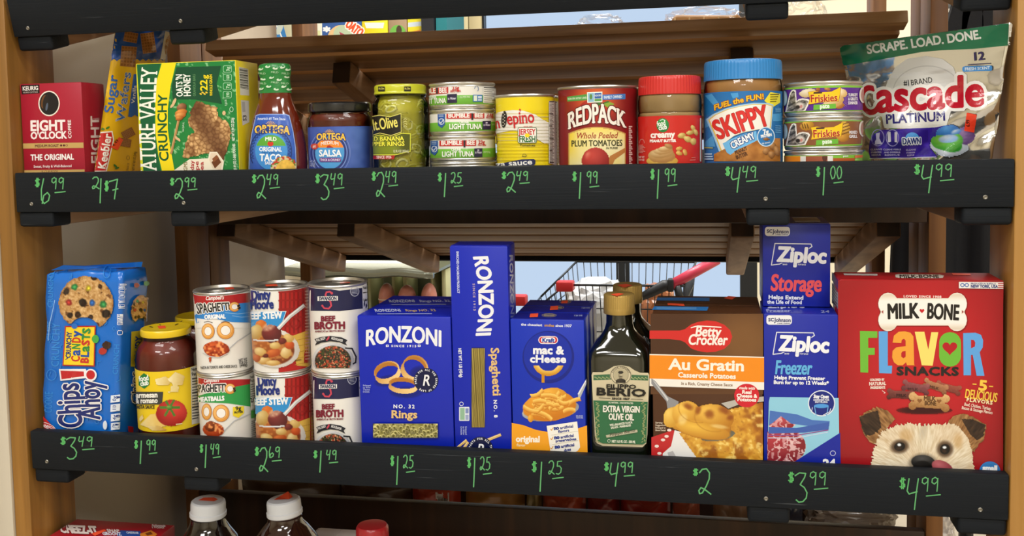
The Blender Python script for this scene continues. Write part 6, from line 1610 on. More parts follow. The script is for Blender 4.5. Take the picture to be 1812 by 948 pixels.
c = Carton('low', 'spaghetti_box', 'tall narrow blue spaghetti carton with sideways white lettering and slim window', 'carton', 800.8, 902, 620, 436, .045, RB, xt=848)
c.flap(RB, th=.001)
a = Art(c.front, v3)
def down(txt, x0, y0, x1, y1, h, col, wt=0, **k):
    """lettering that reads downwards: tops point right"""
    a.text(txt, (x0, y0), (x1, y1), h, col, wt, **k)
down('RONZONI', 528, 104, 540, 450, 60, WH, 6, bend=20)
down('SINCE 1915', 526, 222, 530, 340, 9, '#b9a6b4', 1, track=.3); down('ENRICHED MACARONI PRODUCT', 456, 84, 460, 264, 9.5, '#c9d0f0', 1)
down('NET WT 1 LB (454g)', 464, 500, 470, 626, 13, WH, 1.2); down('Spaghetti', 604, 498, 614, 706, 34, GOLD, 3, serif=1.0); down('NO. 8', 616, 722, 619, 798, 14, WH, 1.6, track=.3)
a.rr(518, 496, 581, 844, 10, '#0a1a7c')
a.raster(522, 500, 578, 840, 1.9, lambda X, Y: (lambda s_: (np.outer(1 - s_, rgb('#5d4f1c')) + np.outer(s_, rgb('#b9a458')), X > 0))(np.clip(.5 + .5 * np.sin((X - 522 - (Y - 500) * .07) * .95 + 2 * np.sin((X - Y * .09) * .23)), 0, 1) * (.7 + .3 * vnoise(X, Y, 60, 2))))
a.rr(468, 752, 512, 812, 3, '#dfe4f0'); a.poly([(472, 756), (492, 756), (492, 808), (472, 808)], '#8fb89a'); a.poly([(495, 758), (509, 758), (509, 780), (495, 780)], '#7f8fc0'); a.poly([(495, 786), (509, 786), (509, 808), (495, 808)], '#9aa6cc')
a.ring(478, 739, 9, 9, 2, WH); 
for q in range(3): down(('Enlarged', 'to Show', 'Details')[q], 494 - q * 10, 836, 495 - q * 10, 872, 7, '#aab4e4', .5)
for (x0, y0, x1, y1) in ((440, 930, 498, 896), (470, 955, 505, 905), (585, 896, 645, 872)): a.line([(x0, y0), (x1, y1)], 12, '#d9b46c'); a.line([(x0, y0 - 3), (x1, y1 - 3)], 4, '#f0d79c')
seal(a, 560, 935, 55, 'PASTA FOR ALL THE SHAPES', -170, 250)
a.build('front_print', GLOSS(), c.t)
a = Art(c.right, v3); a.text('RONZONI', (684, 96), (690, 372), 14, '#8f98c8', 2); a.build('side_print', GLOSS(), c.t)
a = Art(c.top, v3); a.k = 90; a.top = 1; a.poly([(546, 35), (612, 33), (612, 40), (546, 43)], '#f4552f'); a.build('price_sticker', print_mat('sticker_print', .6), c.t)
a = Art(c.top, v3); a.k = 82; a.text('RONZONI Spaghetti', (474, 46), (648, 41), 7, '#aab2e0', .6, shear=-.6); a.build('top_print', GLOSS(), c.t)

# ---- three macaroni cartons in file
v4 = (890, 500, 3.06)
MB_ = mat('card_mac_blue', '#0d2fb2', .36, coat=.12)
def mac_box(lbl, Yb, dep):
    c = Carton('low', 'macaroni_box', lbl, 'carton', 906, 1035.5, 700, 565.5, dep, MB_, Yb=YF, group='file of blue macaroni cartons'); return c
c = mac_box('front macaroni carton with orange corner and fork of macaroni on blue', YF, .036); dm = depth_top(c, 553.5, 'low')
c.t['label'] = 'front blue macaroni carton with a loaded spoon and orange corner'
def rebox(c, src, Yb, dep, m):
    bpy.data.objects.remove(c.body); c.Yb = Yb; c.z0 = floor_z(c.k, Yb); c.X0, c.X1, c.w, c.h, c.d = src.X0, src.X1, src.w, src.h, dep
    c.M = Matrix.Translation(((c.X0 + c.X1) / 2, Yb, c.z0)) @ Matrix.Rotation(lean(c.k), 4, 'X'); c.t.matrix_world = c.M; ROOT_M[c.t.name] = np.array(c.M)
    c.body = box('carton', -c.w / 2, c.w / 2, 0, dep, .0004, c.h, m, c.t, bev=.0009, M=c.M); c.flap(DKB)
    u = up_of(c.k); n = nrm_of(c.k); P = np.array([c.X0, Yb, c.z0]); c.top = Plane(P + u * c.h, u); c.right = Plane((c.X1, Yb, c.z0), (1, 0, 0), [(-n, .0008, dep - .001), (u, .001, c.h - .0008)]); c.front = Plane(P, n)
rebox(c, c, YF, dm, MB_)
a = Art(c.front, v4)
a.text('the cheesiest ', (98, 232), (218, 236), 13, '#e4e8f6', 1.2); a.text('smiles', (224, 236), (278, 238), 13, '#c99a3c', 1.2); a.text('since 1937', (284, 238), (372, 240), 13, '#e4e8f6', 1.2)
a.ell(246, 402, 140, 142, '#0a1f86', n=40); a.ell(243, 396, 130, 130, '#0e2ba6', n=40)
a.ell(245, 310, 54, 22, '#e9e6e6'); a.rr(192, 289, 298, 331, 20, '#e9e6e6'); a.rr(196, 293, 294, 327, 16, '#cf2030'); a.rr(206, 296, 284, 324, 13, '#eceef4'); a.text('Kraft', (212, 321), (278, 322), 21, '#1b3fa0', 3)
a.text('mac &', (162, 384), (328, 386), 42, WH, 6); a.text('cHeese', (146, 430), (342, 432), 38, WH, 5)
def smile(X, Y):
    d = np.hypot((X - 246) / 82, (Y - 428) / 74); t_ = np.arctan2(Y - 428, X - 246); m = (np.abs(d - .85) < .2) & (Y > 446); dr = (np.abs(X - 217) < 9) & (Y > 490) & (Y < 542)
    s_ = np.clip(.5 - (d - .85) / .4 + .2 * np.cos(t_ * 2), 0, 1); return np.outer(1 - s_, rgb('#c98a1e')) + np.outer(s_, rgb('#f6d272')), m | dr
a.raster(155, 440, 340, 546, 2.6, smile)
a.poly([(408, 600), (452, 520), (452, 548), (420, 620), (404, 640)], '#aeb2b8'); a.poly([(404, 602), (448, 526), (450, 534), (412, 606)], '#e3e5ea')
def mac(X, Y):
    p = Pic(X, Y, '#0d2fb2'); p.blob(258, 690, 158, 58, '#dfe3ea', '#8f949e', -8, .03); p.blob(255, 668, 150, 82, '#f0a93a', '#c9781a', -6, .05, .14, 40, 3); p.blob(270, 610, 80, 44, '#f3b548', '#d08a22', 0, .06, .1, 30)
    rnd = random.Random(8)
    for i in range(34):
        cx, cy = rnd.gauss(252, 72), rnd.gauss(660, 38); L = rnd.uniform(28, 48); ro = rnd.uniform(-40, 40); bd = rnd.choice((-1, 1)) * rnd.uniform(.3, 1)
        if sell(np.array([cx]), np.array([cy]), 255, 660, 140, 78, -6)[0] > .95: continue
        c_, q = math.cos(R(ro)), math.sin(R(ro)); dx, dy = X - cx, Y - cy; u, v = dx * c_ + dy * q, -dx * q + dy * c_; v = v + bd * (u / L) ** 2 * 14
        k = (np.abs(u) < L) & (np.abs(v) < 13); s_ = np.clip(.75 - v / 22, 0, 1); col = np.outer(1 - s_, rgb('#c06e14')) + np.outer(s_, rgb('#f8cb66')); e = (np.abs(v) > 11)[:, None] * .5; col = col * (1 - e) + rgb('#b5640f') * e
        p.c[k] = col[k]; p.m |= k & (sell(X, Y, 255, 660, 172, 104, -6) < 1)
    p.blob(150, 735, 16, 22, '#f3b548', '#d08a22', 0); return p.c, p.m
a.raster(88, 560, 425, 765, 2.6, mac)
og = [(50, 755)] + [(50 + 402 * i / 18, 757 + 48 * math.sin(math.pi * (i / 18) ** .8)) for i in range(19)] + [(456, 960), (50, 960)]
a.poly([(48, 758), (110, 770), (180, 796), (250, 808), (330, 806), (400, 790), (455, 772), (460, 990), (48, 990)], '#f0a222')
a.text('original', (70, 860), (200, 862), 32, '#fbf3e2', 4); a.text('flavor', (74, 884), (122, 886), 14, '#fbe3b4', 1)
a.text('ENLARGED', (396, 724), (434, 724), 7, '#b9c2ea', .5); a.text('TEXTURE', (396, 734), (434, 734), 7, '#b9c2ea', .5)
a.poly([(237, 774), (402, 750), (418, 890), (404, 910), (340, 935), (262, 940)], '#f2efe6')
for q in range(3):
    y = 796 + q * 50; a.line([(258, y - 4), (264, y + 2), (272, y - 12)], 4, '#d99a2c'); a.text('no', (276 + q * 3, y), (304 + q * 3, y - 3), 20, '#16308a', 4); a.text('artificial', (310 + q * 3, y - 4), (382 + q * 3, y - 14), 15, '#16308a', 1.5); a.text(('flavors', 'preservatives', 'dyes')[q], ((300, 286, 332)[q], y + 16), ((360, 398, 370)[q], y + (8, 4, 10)[q]), 14, '#16308a', 1.5)
    if q < 2: a.line([(262 + q * 6, y + 28), (408, y + 6)], 2, '#c9c2b0')
a.build('front_print', GLOSS(), c.t)
def mac_top(c, x0, y0, x1, y1, tx0, ty, tx1):
    a = Art(c.top, v4); a.k = 75; a.poly([(x0, y0), (x1, y0 - 2), (x1 - 3, y1 - 2), (x0 - 4, y1)], '#f4552f'); a.build('price_sticker', print_mat('sticker_print', .6), c.t)
    a = Art(c.top, v4); a.k = 62; a.ring((tx0 + tx1) / 2, ty, (tx1 - tx0) / 2, 10, 3, '#a89a72'); a.line([(tx0 + 12, ty), (tx1 - 12, ty)], 5, '#b9a878'); a.text('7.25 OZ', (tx1 + 95, ty + 6), (tx1 + 140, ty + 5), 7, '#aab4e0', .8); a.build('top_print', GLOSS(), c.t)
mac_top(c, 148, 172, 192, 192, 210, 180, 290)
TEAL = '#1c6f86'
for i, (lb, yt) in enumerate((('second macaroni carton in the blue file', (258, 131, 300, 152, 262, 138, 330)), ('third and rearmost macaroni carton, teal lower side', (318, 102, 352, 117, 306, 106, 370)))):
    b = Carton('low', 'macaroni_box', lb, 'carton', 906, 1035.5, 700, 565.5, dm, MB_, Yb=YF, group='file of blue macaroni cartons')
    rebox(b, c, YF + (dm + .0016) * (i + 1), dm, MB_); mac_top(b, *yt)
    a = Art(b.right, v4); a.poly([(440, 740), (520, 740), (520, 960), (440, 960)], TEAL); a.poly([(440, 600), (520, 580), (520, 594), (440, 620)], '#7f95c4')
    for q in range(5): a.text('5', (466 + i * 14, 815 + q * 30), (478 + i * 14, 815 + q * 30), 14, '#5fb0c4', 1)
    a.build('side_print', GLOSS(), b.t)

# ---- dark square olive oil bottles with gold caps
def oil_bottle(lbl, Yb, front):
    rd = Round('low', 'olive_oil_bottle', lbl, 'bottle', 1046.5, 1150, 700, group='olive oil bottles')
    if not front:
        rd.Y += Yb - YF; rd.X += .004; rd.z0 = floor_z('low', rd.Y); rd.P = np.array([rd.X, rd.Y, rd.z0]); rd.M = Matrix.Translation(rd.P) @ Matrix.Rotation(lean('low'), 4, 'X'); rd.t.matrix_world = rd.M; ROOT_M[rd.t.name] = np.array(rd.M)
    return rd
rd = oil_bottle('dark square olive oil bottle with cream and green label, in front', YF, True)
rows = prof_px(rd, 52, [(23, 556), (23.5, 575), (26, 586), (33, 599), (43, 613), (50, 626), (52, 640), (52, 790)])
capr = prof_px(rd, 52, [(26.5, 558.5), (27.8, 558), (28, 552), (27.6, 549), (27.4, 546.5), (27.4, 527), (26.6, 524.5), (24.6, 523)])
def sq(Rr, zmix):
    """rounded square section deep in the body, round at the neck"""
    def f(i, k):
        a_ = 2 * math.pi * k / 96; e = zmix[i]; n_ = 2 + 5.5 * e
        return (abs(math.cos(a_)) ** n_ + abs(math.sin(a_)) ** n_) ** (-1 / n_)
    return f
def build_oil(rd):
    prof = [(0, .0006), (rd.r * .86, .0006), (rd.r * .97, .003), (rd.r, .008)] + rows[::-1][1:] if False else [(0, .0006), (rd.r * .88, .0006), (rd.r * .975, .003), (rd.r, .009)] + rows[::-1]
    zm = [1, 1, 1, 1] + [1, 1, .95, .75, .45, .2, 0, 0]
    b = lathe('bottle', prof, rd.M, mat('oil_bottle_green', '#0c120a', .05, coat=1.0, spec=.8), rd.t, 96, sq(rd.r, zm), auto=50)
    cp = [(0, capr[0][1])] + capr + [(capr[-1][0] - .002, capr[-1][1] + .0002), (0, capr[-1][1] + .0002)]
    rd.turn('cap', cp, mat('cap_gold', '#b99a55', .34, .55), seg=200, mod=lambda i, k: 1 - .018 * (.5 + .5 * math.cos(2 * math.pi * k * 50 / 200)) if i in (5, 6, 7) else 1.0)
    return b
b = build_oil(rd)
lb_front = Plane(rd.P + np.array([0, -rd.r - .0002, 0]), nrm_of('low'))
a = Art(lb_front, v4)
LBL = [(486, 484), (540, 484), (570, 470), (600, 452), (640, 446), (684, 454), (712, 474), (740, 486), (786, 488), (792, 500), (782, 820), (776, 870), (756, 890), (540, 882), (508, 868), (498, 830), (480, 500)]
a.poly(LBL, '#cdc2a2')
a.poly([(490, 500), (592, 494), (592, 524), (490, 528)], '#3f6a48'); a.poly([(690, 498), (786, 502), (786, 530), (690, 526)], '#3f6a48')
for q in range(14): a.ell(498 + q * 7 + (100 if q > 12 else 0), 511 + (q % 3) * 4, 4, 3, '#9aa874'); a.ell(696 + q * 6.4, 513 + (q % 3) * 4, 4, 3, '#9aa874')
a.ell(638, 500, 58, 52, '#cdc2a2'); a.ring(638, 500, 56, 50, 3, '#4a4436'); a.ring(638, 500, 42, 40, 2, '#4a4436'); a.ell(638, 502, 38, 37, '#b5ab8c')
def bust(X, Y):
    p = Pic(X, Y, '#b5ab8c'); p.blob(638, 534, 30, 18, '#3a352c', '#24211c'); p.blob(638, 500, 15, 20, '#cfc4a4', '#7f765e', 0, .1, lx=.3); p.blob(638, 484, 16, 9, '#3a352c', '#24211c'); p.mix('#4a4234', 1 - sm(.6, 1.1, sell(X, Y, 638, 507, 9, 3))); return p.c, p.m
a.raster(604, 470, 672, 542, 2.4, bust)
for i, ch in enumerate('LUCCA TUSCANY'):
    an = R(198 + i * 11.4); an2 = R(198 + (i + .8) * 11.4)
    if ch != ' ': a.text(ch, (638 + 45 * math.cos(an), 500 + 42 * math.sin(an)), (638 + 45 * math.cos(an2), 500 + 42 * math.sin(an2)), 8, '#3a352c', .6)
INK = '#1d1b17'
a.text('FILIPPO', (558, 570), (722, 573), 21, INK, 3, serif=1.2); a.text('BERIO', (502, 606), (776, 615), 38, INK, 6, serif=1.5); a.line([(520, 622), (582, 624)], 2.4, INK); a.line([(694, 628), (758, 630)], 2.4, INK); a.text('SINCE 1867', (590, 631), (686, 633), 10, INK, 1.6, serif=.8)
a.poly([(490, 634), (784, 642), (776, 862), (756, 874), (540, 868), (516, 856), (506, 820)], '#2f6a44')
a.poly([(490, 630), (786, 638), (786, 643), (490, 635)], '#cdc2a2')
rng = random.Random(3)
for q in range(44):
    y = 648 + q * 4.9; a.ell(508 + rng.uniform(-6, 14), y, 6, 3, '#8f9a68', rng.uniform(-60, 60), n=8, keep=True); a.ell(764 + rng.uniform(-12, 8), y, 6, 3, '#8f9a68', rng.uniform(-60, 60), n=8)
a.text('ALL NATURAL - COLD EXTRACTED', (572, 650), (706, 654), 8, '#dfe3cf', .8)
a.text('EXTRA VIRGIN', (541, 696), (742, 700), 33, '#e9e6da', 4); a.text('OLIVE OIL', (572, 738), (709, 742), 33, '#e9e6da', 4)
a.text('WELL-BALANCED FLAVOR', (580, 774), (702, 758), 11, '#dfe3cf', 1.4); a.text('SALADS - MARINADES', (586, 788), (694, 774), 11, '#dfe3cf', 1.4)
a.poly([(558, 822), (728, 792), (730, 806), (562, 836)], '#b9b49a'); a.text('Filippo Berio', (578, 828), (716, 802), 14, '#4a4a3a', 1, shear=.3)
a.text('NET 16.9 FL OZ - 500 ML', (590, 862), (718, 866), 14, '#dfe3cf', 2); a.ring(575, 853, 8, 9, 2, '#dfe3cf')
a.build('front_label', PAPER(), rd.t)
def cap_stick(rd, x0, y0, x1, y1):
    a = Art(disc_plane(rd, capr[-1][1] + .0003), v4); a.k = 20; a.poly([(x0, y0), (x0 + (x1 - x0) * .6, y0 - 7), (x1, y1 - 12), (x0 + (x1 - x0) * .45, y1)], '#f4552f'); a.build('price_sticker', print_mat('sticker_print', .6), rd.t)
cap_stick(rd, 584, 64, 656, 74)
rd2 = oil_bottle('second olive oil bottle, gold cap showing behind the front one', YF + .075, False); build_oil(rd2); cap_stick(rd2, 618, 14, 700, 28)

# ---- potato casserole cartons
v5 = (1140, 520, 3.16)
BRN = mat('card_brown', '#4f2f1a', .36, coat=.12)
c = Carton('low', 'casserole_potato_box', 'front brown casserole potato carton with red spoon badge and orange band', 'carton', 1155, 1349.5, 700, 557.5, .04, BRN, group='brown casserole potato cartons')
dc = depth_top(c, 540.5, 'low'); 
DKB_keep = DKB; DKB = BRN; rebox(c, c, YF, dc, BRN)
a = Art(c.front, v5)
a.raster(36, 110, 664, 560, 9, lambda X, Y: (lambda g: (np.outer(1 - g, rgb('#4a2c19')) + np.outer(g, rgb('#8a5f33')), X > 0))(sm(330, 40, np.hypot((X - 560) / 1.1, Y - 260)) * .75 + .3 * sm(480, 560, Y)))
RDD = '#cf2a28'
a.poly([(30, 204), (200, 204), (228, 196), (262, 170), (300, 156), (350, 148), (400, 152), (448, 172), (480, 202), (492, 238), (480, 276), (448, 306), (400, 322), (350, 326), (300, 318), (262, 304), (228, 270), (200, 258), (140, 252), (30, 250)], RDD)
a.text('Betty', (282, 234), (424, 240), 56, '#f4ece4', 4.5, shear=.12); a.line([(262, 188), (300, 178), (430, 186)], 6, '#f4ece4'); a.text('Crocker', (244, 282), (462, 284), 56, '#f4ece4', 4.5, shear=.12)
a.poly([(30, 340), (670, 356), (670, 494), (30, 474)], '#ee8d1c'); a.poly([(30, 335), (670, 351), (670, 357), (30, 341)], '#f2e9dc'); a.poly([(30, 472), (670, 493), (670, 536), (30, 514)], '#f0ece4')
a.text('Au Gratin', (138, 420), (560, 430), 58, '#f8f1e4', 6, serif=1.1); a.text('Casserole Potatoes', (188, 464), (512, 474), 27, '#f8f1e4', 3, serif=.7); a.text('In a Rich, Creamy Cheese Sauce', (206, 507), (494, 516), 16, '#8a6a4c', 1, serif=.6)
def gratin(X, Y):
    n = fbm(X, Y, 70, 5); n2 = fbm(X + 40 * n, Y, 26, 8); n3 = vnoise(X, Y, 9, 2)
    col = np.outer(1 - n2, rgb('#b5701c')) + np.outer(n2, rgb('#f3c44e')); k = sm(.56, .72, n)[:, None] * .7; col = col * (1 - k) + rgb('#8a4814') * k; k = sm(.62, .8, n2)[:, None] * .7; col = col * (1 - k) + rgb('#fae08a') * k; k = sm(.8, .95, n3)[:, None] * .4; col = col * (1 - k) + rgb('#7a3c10') * k
    top = 640 - (X - 480) * .22; return col, (Y > np.where(X > 460, top, 770)) & (X > 192 + np.maximum(0, Y - 780) * .72) & (X < 668)
a.poly([(40, 800), (160, 760), (190, 770), (140, 880), (100, 940), (40, 960)], '#c0262a')
for q in ((70, 850), (105, 815), (85, 890), (60, 915), (125, 795), (140, 760)): a.ell(q[0], q[1], 12, 8, '#eeded8')
a.poly([(170, 760), (205, 770), (230, 820), (290, 900), (330, 960), (100, 960), (104, 890), (150, 850)], '#e9e8e8'); a.poly([(130, 886), (160, 876), (190, 930), (150, 950)], '#b9b6b8')
a.poly([(430, 610), (520, 588), (668, 572), (668, 600), (540, 612), (470, 640)], '#b9b4ac')
a.raster(180, 590, 668, 960, 5.0, gratin)
a.poly([(40, 470), (62, 486), (130, 570), (192, 600), (190, 624), (130, 640), (124, 600), (40, 500)], '#8f8f92'); a.poly([(46, 478), (60, 490), (136, 586), (130, 600), (112, 570)], '#c9cacc')
def potato(X, Y):
    p = Pic(X, Y, '#8a5f33'); p.blob(410, 790, 104, 34, '#3a3a34', '#6a6a5c', -8)
    for cx, cy, rx, ry, ro, c0, c1 in ((300, 715, 195, 92, 14, '#f0c04c', '#b5741e'), (150, 690, 46, 60, 10, '#f6d06a', '#d09a34'), (240, 670, 86, 76, 0, '#f5ca5c', '#c88a2a'), (390, 690, 118, 80, 10, '#f3c456', '#b97a22'), (330, 760, 160, 46, 12, '#f0c04c', '#c08226')): p.blob(cx, cy, rx, ry, c0, c1, ro, .06, .12, 50, int(cx))
    n = fbm(X, Y, 30, 4)
    for cx, cy, rx, ry, ro in ((245, 628, 34, 20, 20), (365, 670, 32, 30, 0), (450, 650, 40, 26, 30), (480, 690, 24, 20, 0), (300, 650, 18, 30, 20)): p.mix('#8a4416', (1 - sm(.3, 1.25, sell(X, Y, cx, cy, rx, ry, ro) + .5 * (n - .5))) * .8, False)
    p.mix('#fbe9a8', (1 - sm(.4, 1.1, sell(X, Y, 215, 700, 30, 40, 20))) * .5, False); p.mix('#fbe9a8', (1 - sm(.4, 1.1, sell(X, Y, 420, 740, 60, 14, 8))) * .5, False)
    for th in (0, 1): p.mix('#a8681c', np.clip(1 - np.abs(sell(X, Y, (300, 390)[th], (640, 690)[th], 108, 78, 6) - 1) / .05, 0, 1) * (X < 330 + 100 * th) * .5 * p.m, False)
    return p.c, p.m
a.raster(105, 580, 520, 830, 4.0, potato)
a.ell(573, 567, 70, 66, '#cf2030', n=36); a.text('made with', (530, 530), (618, 534), 15, '#f4e6e0', 1.4, shear=.2); a.text('Real', (546, 556), (600, 558), 19, '#f8efe8', 2.6, serif=.6); a.text('Cheese &', (516, 576), (630, 579), 19, '#f8efe8', 2.6, serif=.6); a.text('Potatoes', (520, 597), (626, 600), 19, '#f8efe8', 2.6, serif=.6)
for q in range(4): a.text(('Serving', 'Suggestion', 'Enlarged to', 'Show Detail')[q], (62, 722 + q * 14), (102 + (q > 0) * 18, 723 + q * 14), 9, '#d9c9b4', .7)
a.text('NET WT', (66, 912), (92, 913), 9, '#f0dcd4', .8)
a.build('front_print', GLOSS(), c.t)
a = Art(c.top, v5); a.k = 66; a.poly([(56, 72), (360, 76), (352, 98), (44, 92)], '#2b78c0'); 
for q in range(2): a.line([(70, 80 + q * 6), (290, 82 + q * 6)], 2.4, '#7ab2e0')
a.build('top_print', GLOSS(), c.t)
b = Carton('low', 'casserole_potato_box', 'second brown casserole potato carton, only its top with blue strip showing', 'carton', 1155, 1349.5, 700, 557.5, dc, BRN, group='brown casserole potato cartons')
rebox(b, c, YF + dc + .002, dc, BRN); DKB = DKB_keep
a = Art(b.top, v5); a.k = 66; a.poly([(74, 24), (365, 25), (364, 44), (66, 40)], '#2b78c0'); a.build('top_print', GLOSS(), b.t)
a = Art(b.top, v5); a.k = 76; a.poly([(446, 28), (470, 16), (516, 20), (490, 36)], '#f4552f'); a.build('price_sticker', print_mat('sticker_print', .6), b.t)
a = Art(c.top, v5); a.k = 76; a.poly([(130, 56), (222, 60), (226, 72), (132, 66)], '#f4552f'); a.build('price_sticker', print_mat('sticker_print', .6), c.t)

# ---- zip bag cartons: freezer below, storage on top
v6 = (1340, 390, 2.155)
ZB = mat('card_zip_blue', '#13249c', .36, coat=.12)
c = Carton('low', 'freezer_bag_box', 'blue freezer bag carton with light blue bag of meat, under the storage carton', 'carton', 1351.5, 1482.3, 700, 556, .08, ZB)
dz = max(.07, depth_top(c, 540, 'low') + .03); rb_ = DKB; DKB = ZB; rebox(c, c, YF, dz, ZB)
def zip_face(a, oy, ox=0, k=1.0):
    T = lambda x, y: (ox + x * k, oy + y * k)
    x0, y0 = T(35, 361); x1, y1 = T(132, 397); a.rr(x0, y0, x1, y1, 11, '#e9eaf0'); a.text('SC', T(42, 384), T(64, 384), 12 * k, '#2a2f6a', 1.6); a.text('Johnson', T(66, 386), T(128, 387), 15 * k, '#2a2f6a', 1.4); a.text('A FAMILY COMPANY', T(76, 394), T(126, 394), 4, '#2a2f6a', .4)
    a.line([T(218, 438), T(214, 428), T(74, 426), T(60, 510), T(92, 506), T(108, 498)], 3.6, '#dfe2ee'); a.line([T(218, 438), T(196, 452)], 3.6, '#dfe2ee')
    a.text('Ziploc', T(82, 494), T(272, 502), 55 * k, '#eef0f6', 7, shear=.06, out=('#13249c', 3)); a.text('BRAND', T(104, 510), T(122, 510), 5, '#dfe2ee', .5); a.text('SEAL TOP BAGS', T(146, 510), T(194, 511), 5, '#dfe2ee', .5)
a = Art(c.front, v6)
zip_face(a, 0)
a.text('Freezer', (66, 584), (206, 586), 50, '#62b2e4', 4.5, shear=.08); a.text('Helps Prevent Freezer', (64, 604), (258, 608), 13, '#e9ecf6', 1.8); a.text('Burn for up to 12 Weeks*', (62, 622), (272, 626), 13, '#e9ecf6', 1.8)
a.poly([(48, 672), (310, 676), (312, 820), (120, 935), (38, 935), (44, 690)], '#8fcbe4')
def meat(X, Y):
    p = Pic(X, Y, '#8fcbe4'); n = fbm(X, Y, 24, 3); n2 = vnoise(X, Y, 14, 6)
    p.blob(96, 860, 92, 74, '#b83a44', '#7f1d2a', 0, .06); p.blob(98, 772, 56, 30, '#c9525c', '#8f2a34', -10, .08); k = (np.abs(n - .5) < .045)[:, None] * p.m[:, None]; p.c = p.c * (1 - .8 * k) + rgb('#f2d6d6') * .8 * k; k = (n2 > .78)[:, None] * p.m[:, None] * .6; p.c = p.c * (1 - k) + rgb('#eccccc') * k
    return p.c, p.m & (X > 36) & (Y < 935) & (Y < 952 - (X - 100) * .55)
a.raster(36, 738, 200, 935, 2.4, meat)
a.poly([(48, 724), (150, 738), (210, 760), (276, 764), (274, 784), (190, 782), (130, 774), (90, 745), (60, 770), (44, 780)], '#4a72bc'); a.poly([(44, 786), (150, 790), (274, 768), (272, 796), (180, 808), (42, 812)], '#3f5fb0'); a.line([(42, 818), (150, 818), (270, 798)], 4, '#8a4a8c'); a.line([(42, 828), (150, 828), (268, 806)], 3, '#c9d4ee')
a.poly([(316, 808), (318, 945), (100, 945)], '#13249c')
a.ell(245, 696, 52, 50, '#dfe6f2', n=36); a.ell(245, 696, 48, 46, '#16267e', n=36); a.text('Stay Open', (214, 676), (272, 677), 13, '#eef0f6', 2, shear=.1); a.text('DESIGNED FOR', (214, 686), (274, 686), 6, '#dfe2ee', .8); a.text('EASY FILLING', (220, 694), (268, 694), 6, '#dfe2ee', .8)
a.ell(244, 706, 28, 8, '#4f9ae0'); a.line([(218, 708), (224, 742)], 3, '#6fb0e8'); a.line([(270, 708), (264, 742)], 3, '#6fb0e8'); a.line([(206, 730), (210, 712)], 2.5, '#dfe6f2'); a.line([(252, 740), (276, 728), (280, 716)], 2.5, '#dfe6f2')
a.ring(288, 886, 11, 10, 2, '#c9d0ee'); a.text('24', (250, 940), (298, 940), 30, '#f0f2f8', 5)
a.build('front_print', GLOSS(), c.t)
a = Art(c.top); a.k = 60; a.text('Ziploc', (1358, 546), (1424, 545.4), 6, '#c9d0ea', 1, shear=-.3); a.text('Freezer', (1356, 553.6), (1400, 553.2), 5, '#aab4e0', .4, shear=-.3); a.text('24', (1452, 554.5), (1468, 554.5), 4, '#aab4e0', .3); a.build('top_print', GLOSS(), c.t)
ztop = np.array([0, c.Yb, c.z0]) + up_of('low') * (c.h + .0012)
Yst = YF + dz * .40
s_ = Carton('low', 'storage_bag_box', 'blue storage bag carton with red word, perched on top of the freezer bag carton', 'carton', 1350, 1470, 480, 397.5, dz * .95, ZB, Yb=Yst, base=floor_z('low', Yst) + (c.h + .0014) / math.cos(lean('low')))
s_.flap(ZB, th=.0012)
bm_f = box('raised_flap', s_.w * -.0, s_.w * .38, .02, s_.d * .8, s_.h + .0012, s_.h + .0022, mat('card_inner_white', '#c9c7bf', .7), s_.t, M=s_.M)
a = Art(s_.front, v6)
zip_face(a, -306, -7, .975) if False else zip_face(a, -330, -5, .98)
a.text('Storage', (50, 266), (244, 270), 60, '#e8525c', 5.5, shear=.06); a.text('Helps Extend', (42, 298), (176, 301), 14, '#e9ecf6', 1.8); a.text('the Life of Food', (38, 316), (170, 318), 13, '#d9def0', 1.6)
a.build('front_print', GLOSS(), s_.t)
DKB = rb_

# ---- red dog biscuit carton at the right end
v7 = (1470, 475, 2.597)
MR = mat('card_biscuit_red', '#a8161f', .38, coat=.1)
c = Carton('low', 'dog_biscuit_box', 'large red dog biscuit carton with a peeking dog, last on the lower shelf', 'carton', 1484.2, 1773.6, 650, 496.5, .07, MR)
dbx = depth_top(c, 482.7, 'low'); rb_ = DKB; DKB = MR; rebox(c, c, YF, dbx, MR); DKB = rb_
a = Art(c.front, v7)
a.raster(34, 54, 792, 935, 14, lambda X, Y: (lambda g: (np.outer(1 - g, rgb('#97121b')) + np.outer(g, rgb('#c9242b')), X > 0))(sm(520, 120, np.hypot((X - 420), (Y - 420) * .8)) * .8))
def bone_shape(x0, x1, y0, y1, r):
    pts = []
    for cx, cy, s0, s1 in ((x1 - r, y0 + r, -150, 60), (x1 - r, y1 - r, -60, 150), (x0 + r, y1 - r, 30, 240), (x0 + r, y0 + r, 120, 330)):
        for i in range(11): an = R(s0 + (s1 - s0) * i / 10); pts.append((cx + r * math.cos(an), cy + r * 1.12 * math.sin(an)))
    return pts
def bone_pic(X, Y):
    m = inpoly(X, Y, bone_shape(218, 626, 116, 282, 46)); e = np.clip(np.abs(Y - 199) / 84, 0, 1); col = np.outer(1 - sm(.55, 1, e), rgb('#f4f1ea')) + np.outer(sm(.55, 1, e), rgb('#dccdb8')); return col, m
a.poly(bone_shape(214, 632, 114, 288, 48), '#8f1118'); a.poly(bone_shape(218, 626, 116, 282, 46), '#e9e0d2'); a.raster(220, 118, 624, 280, 3.4, bone_pic)
a.text('LOVED SINCE 1908', (334, 132), (508, 135), 10, '#f0d9d2', 1.6, track=.15) 
a.text('MILK', (260, 230), (404, 226), 66, '#1f1c1b', 8); a.text('BONE', (440, 228), (588, 236), 68, '#1f1c1b', 8)
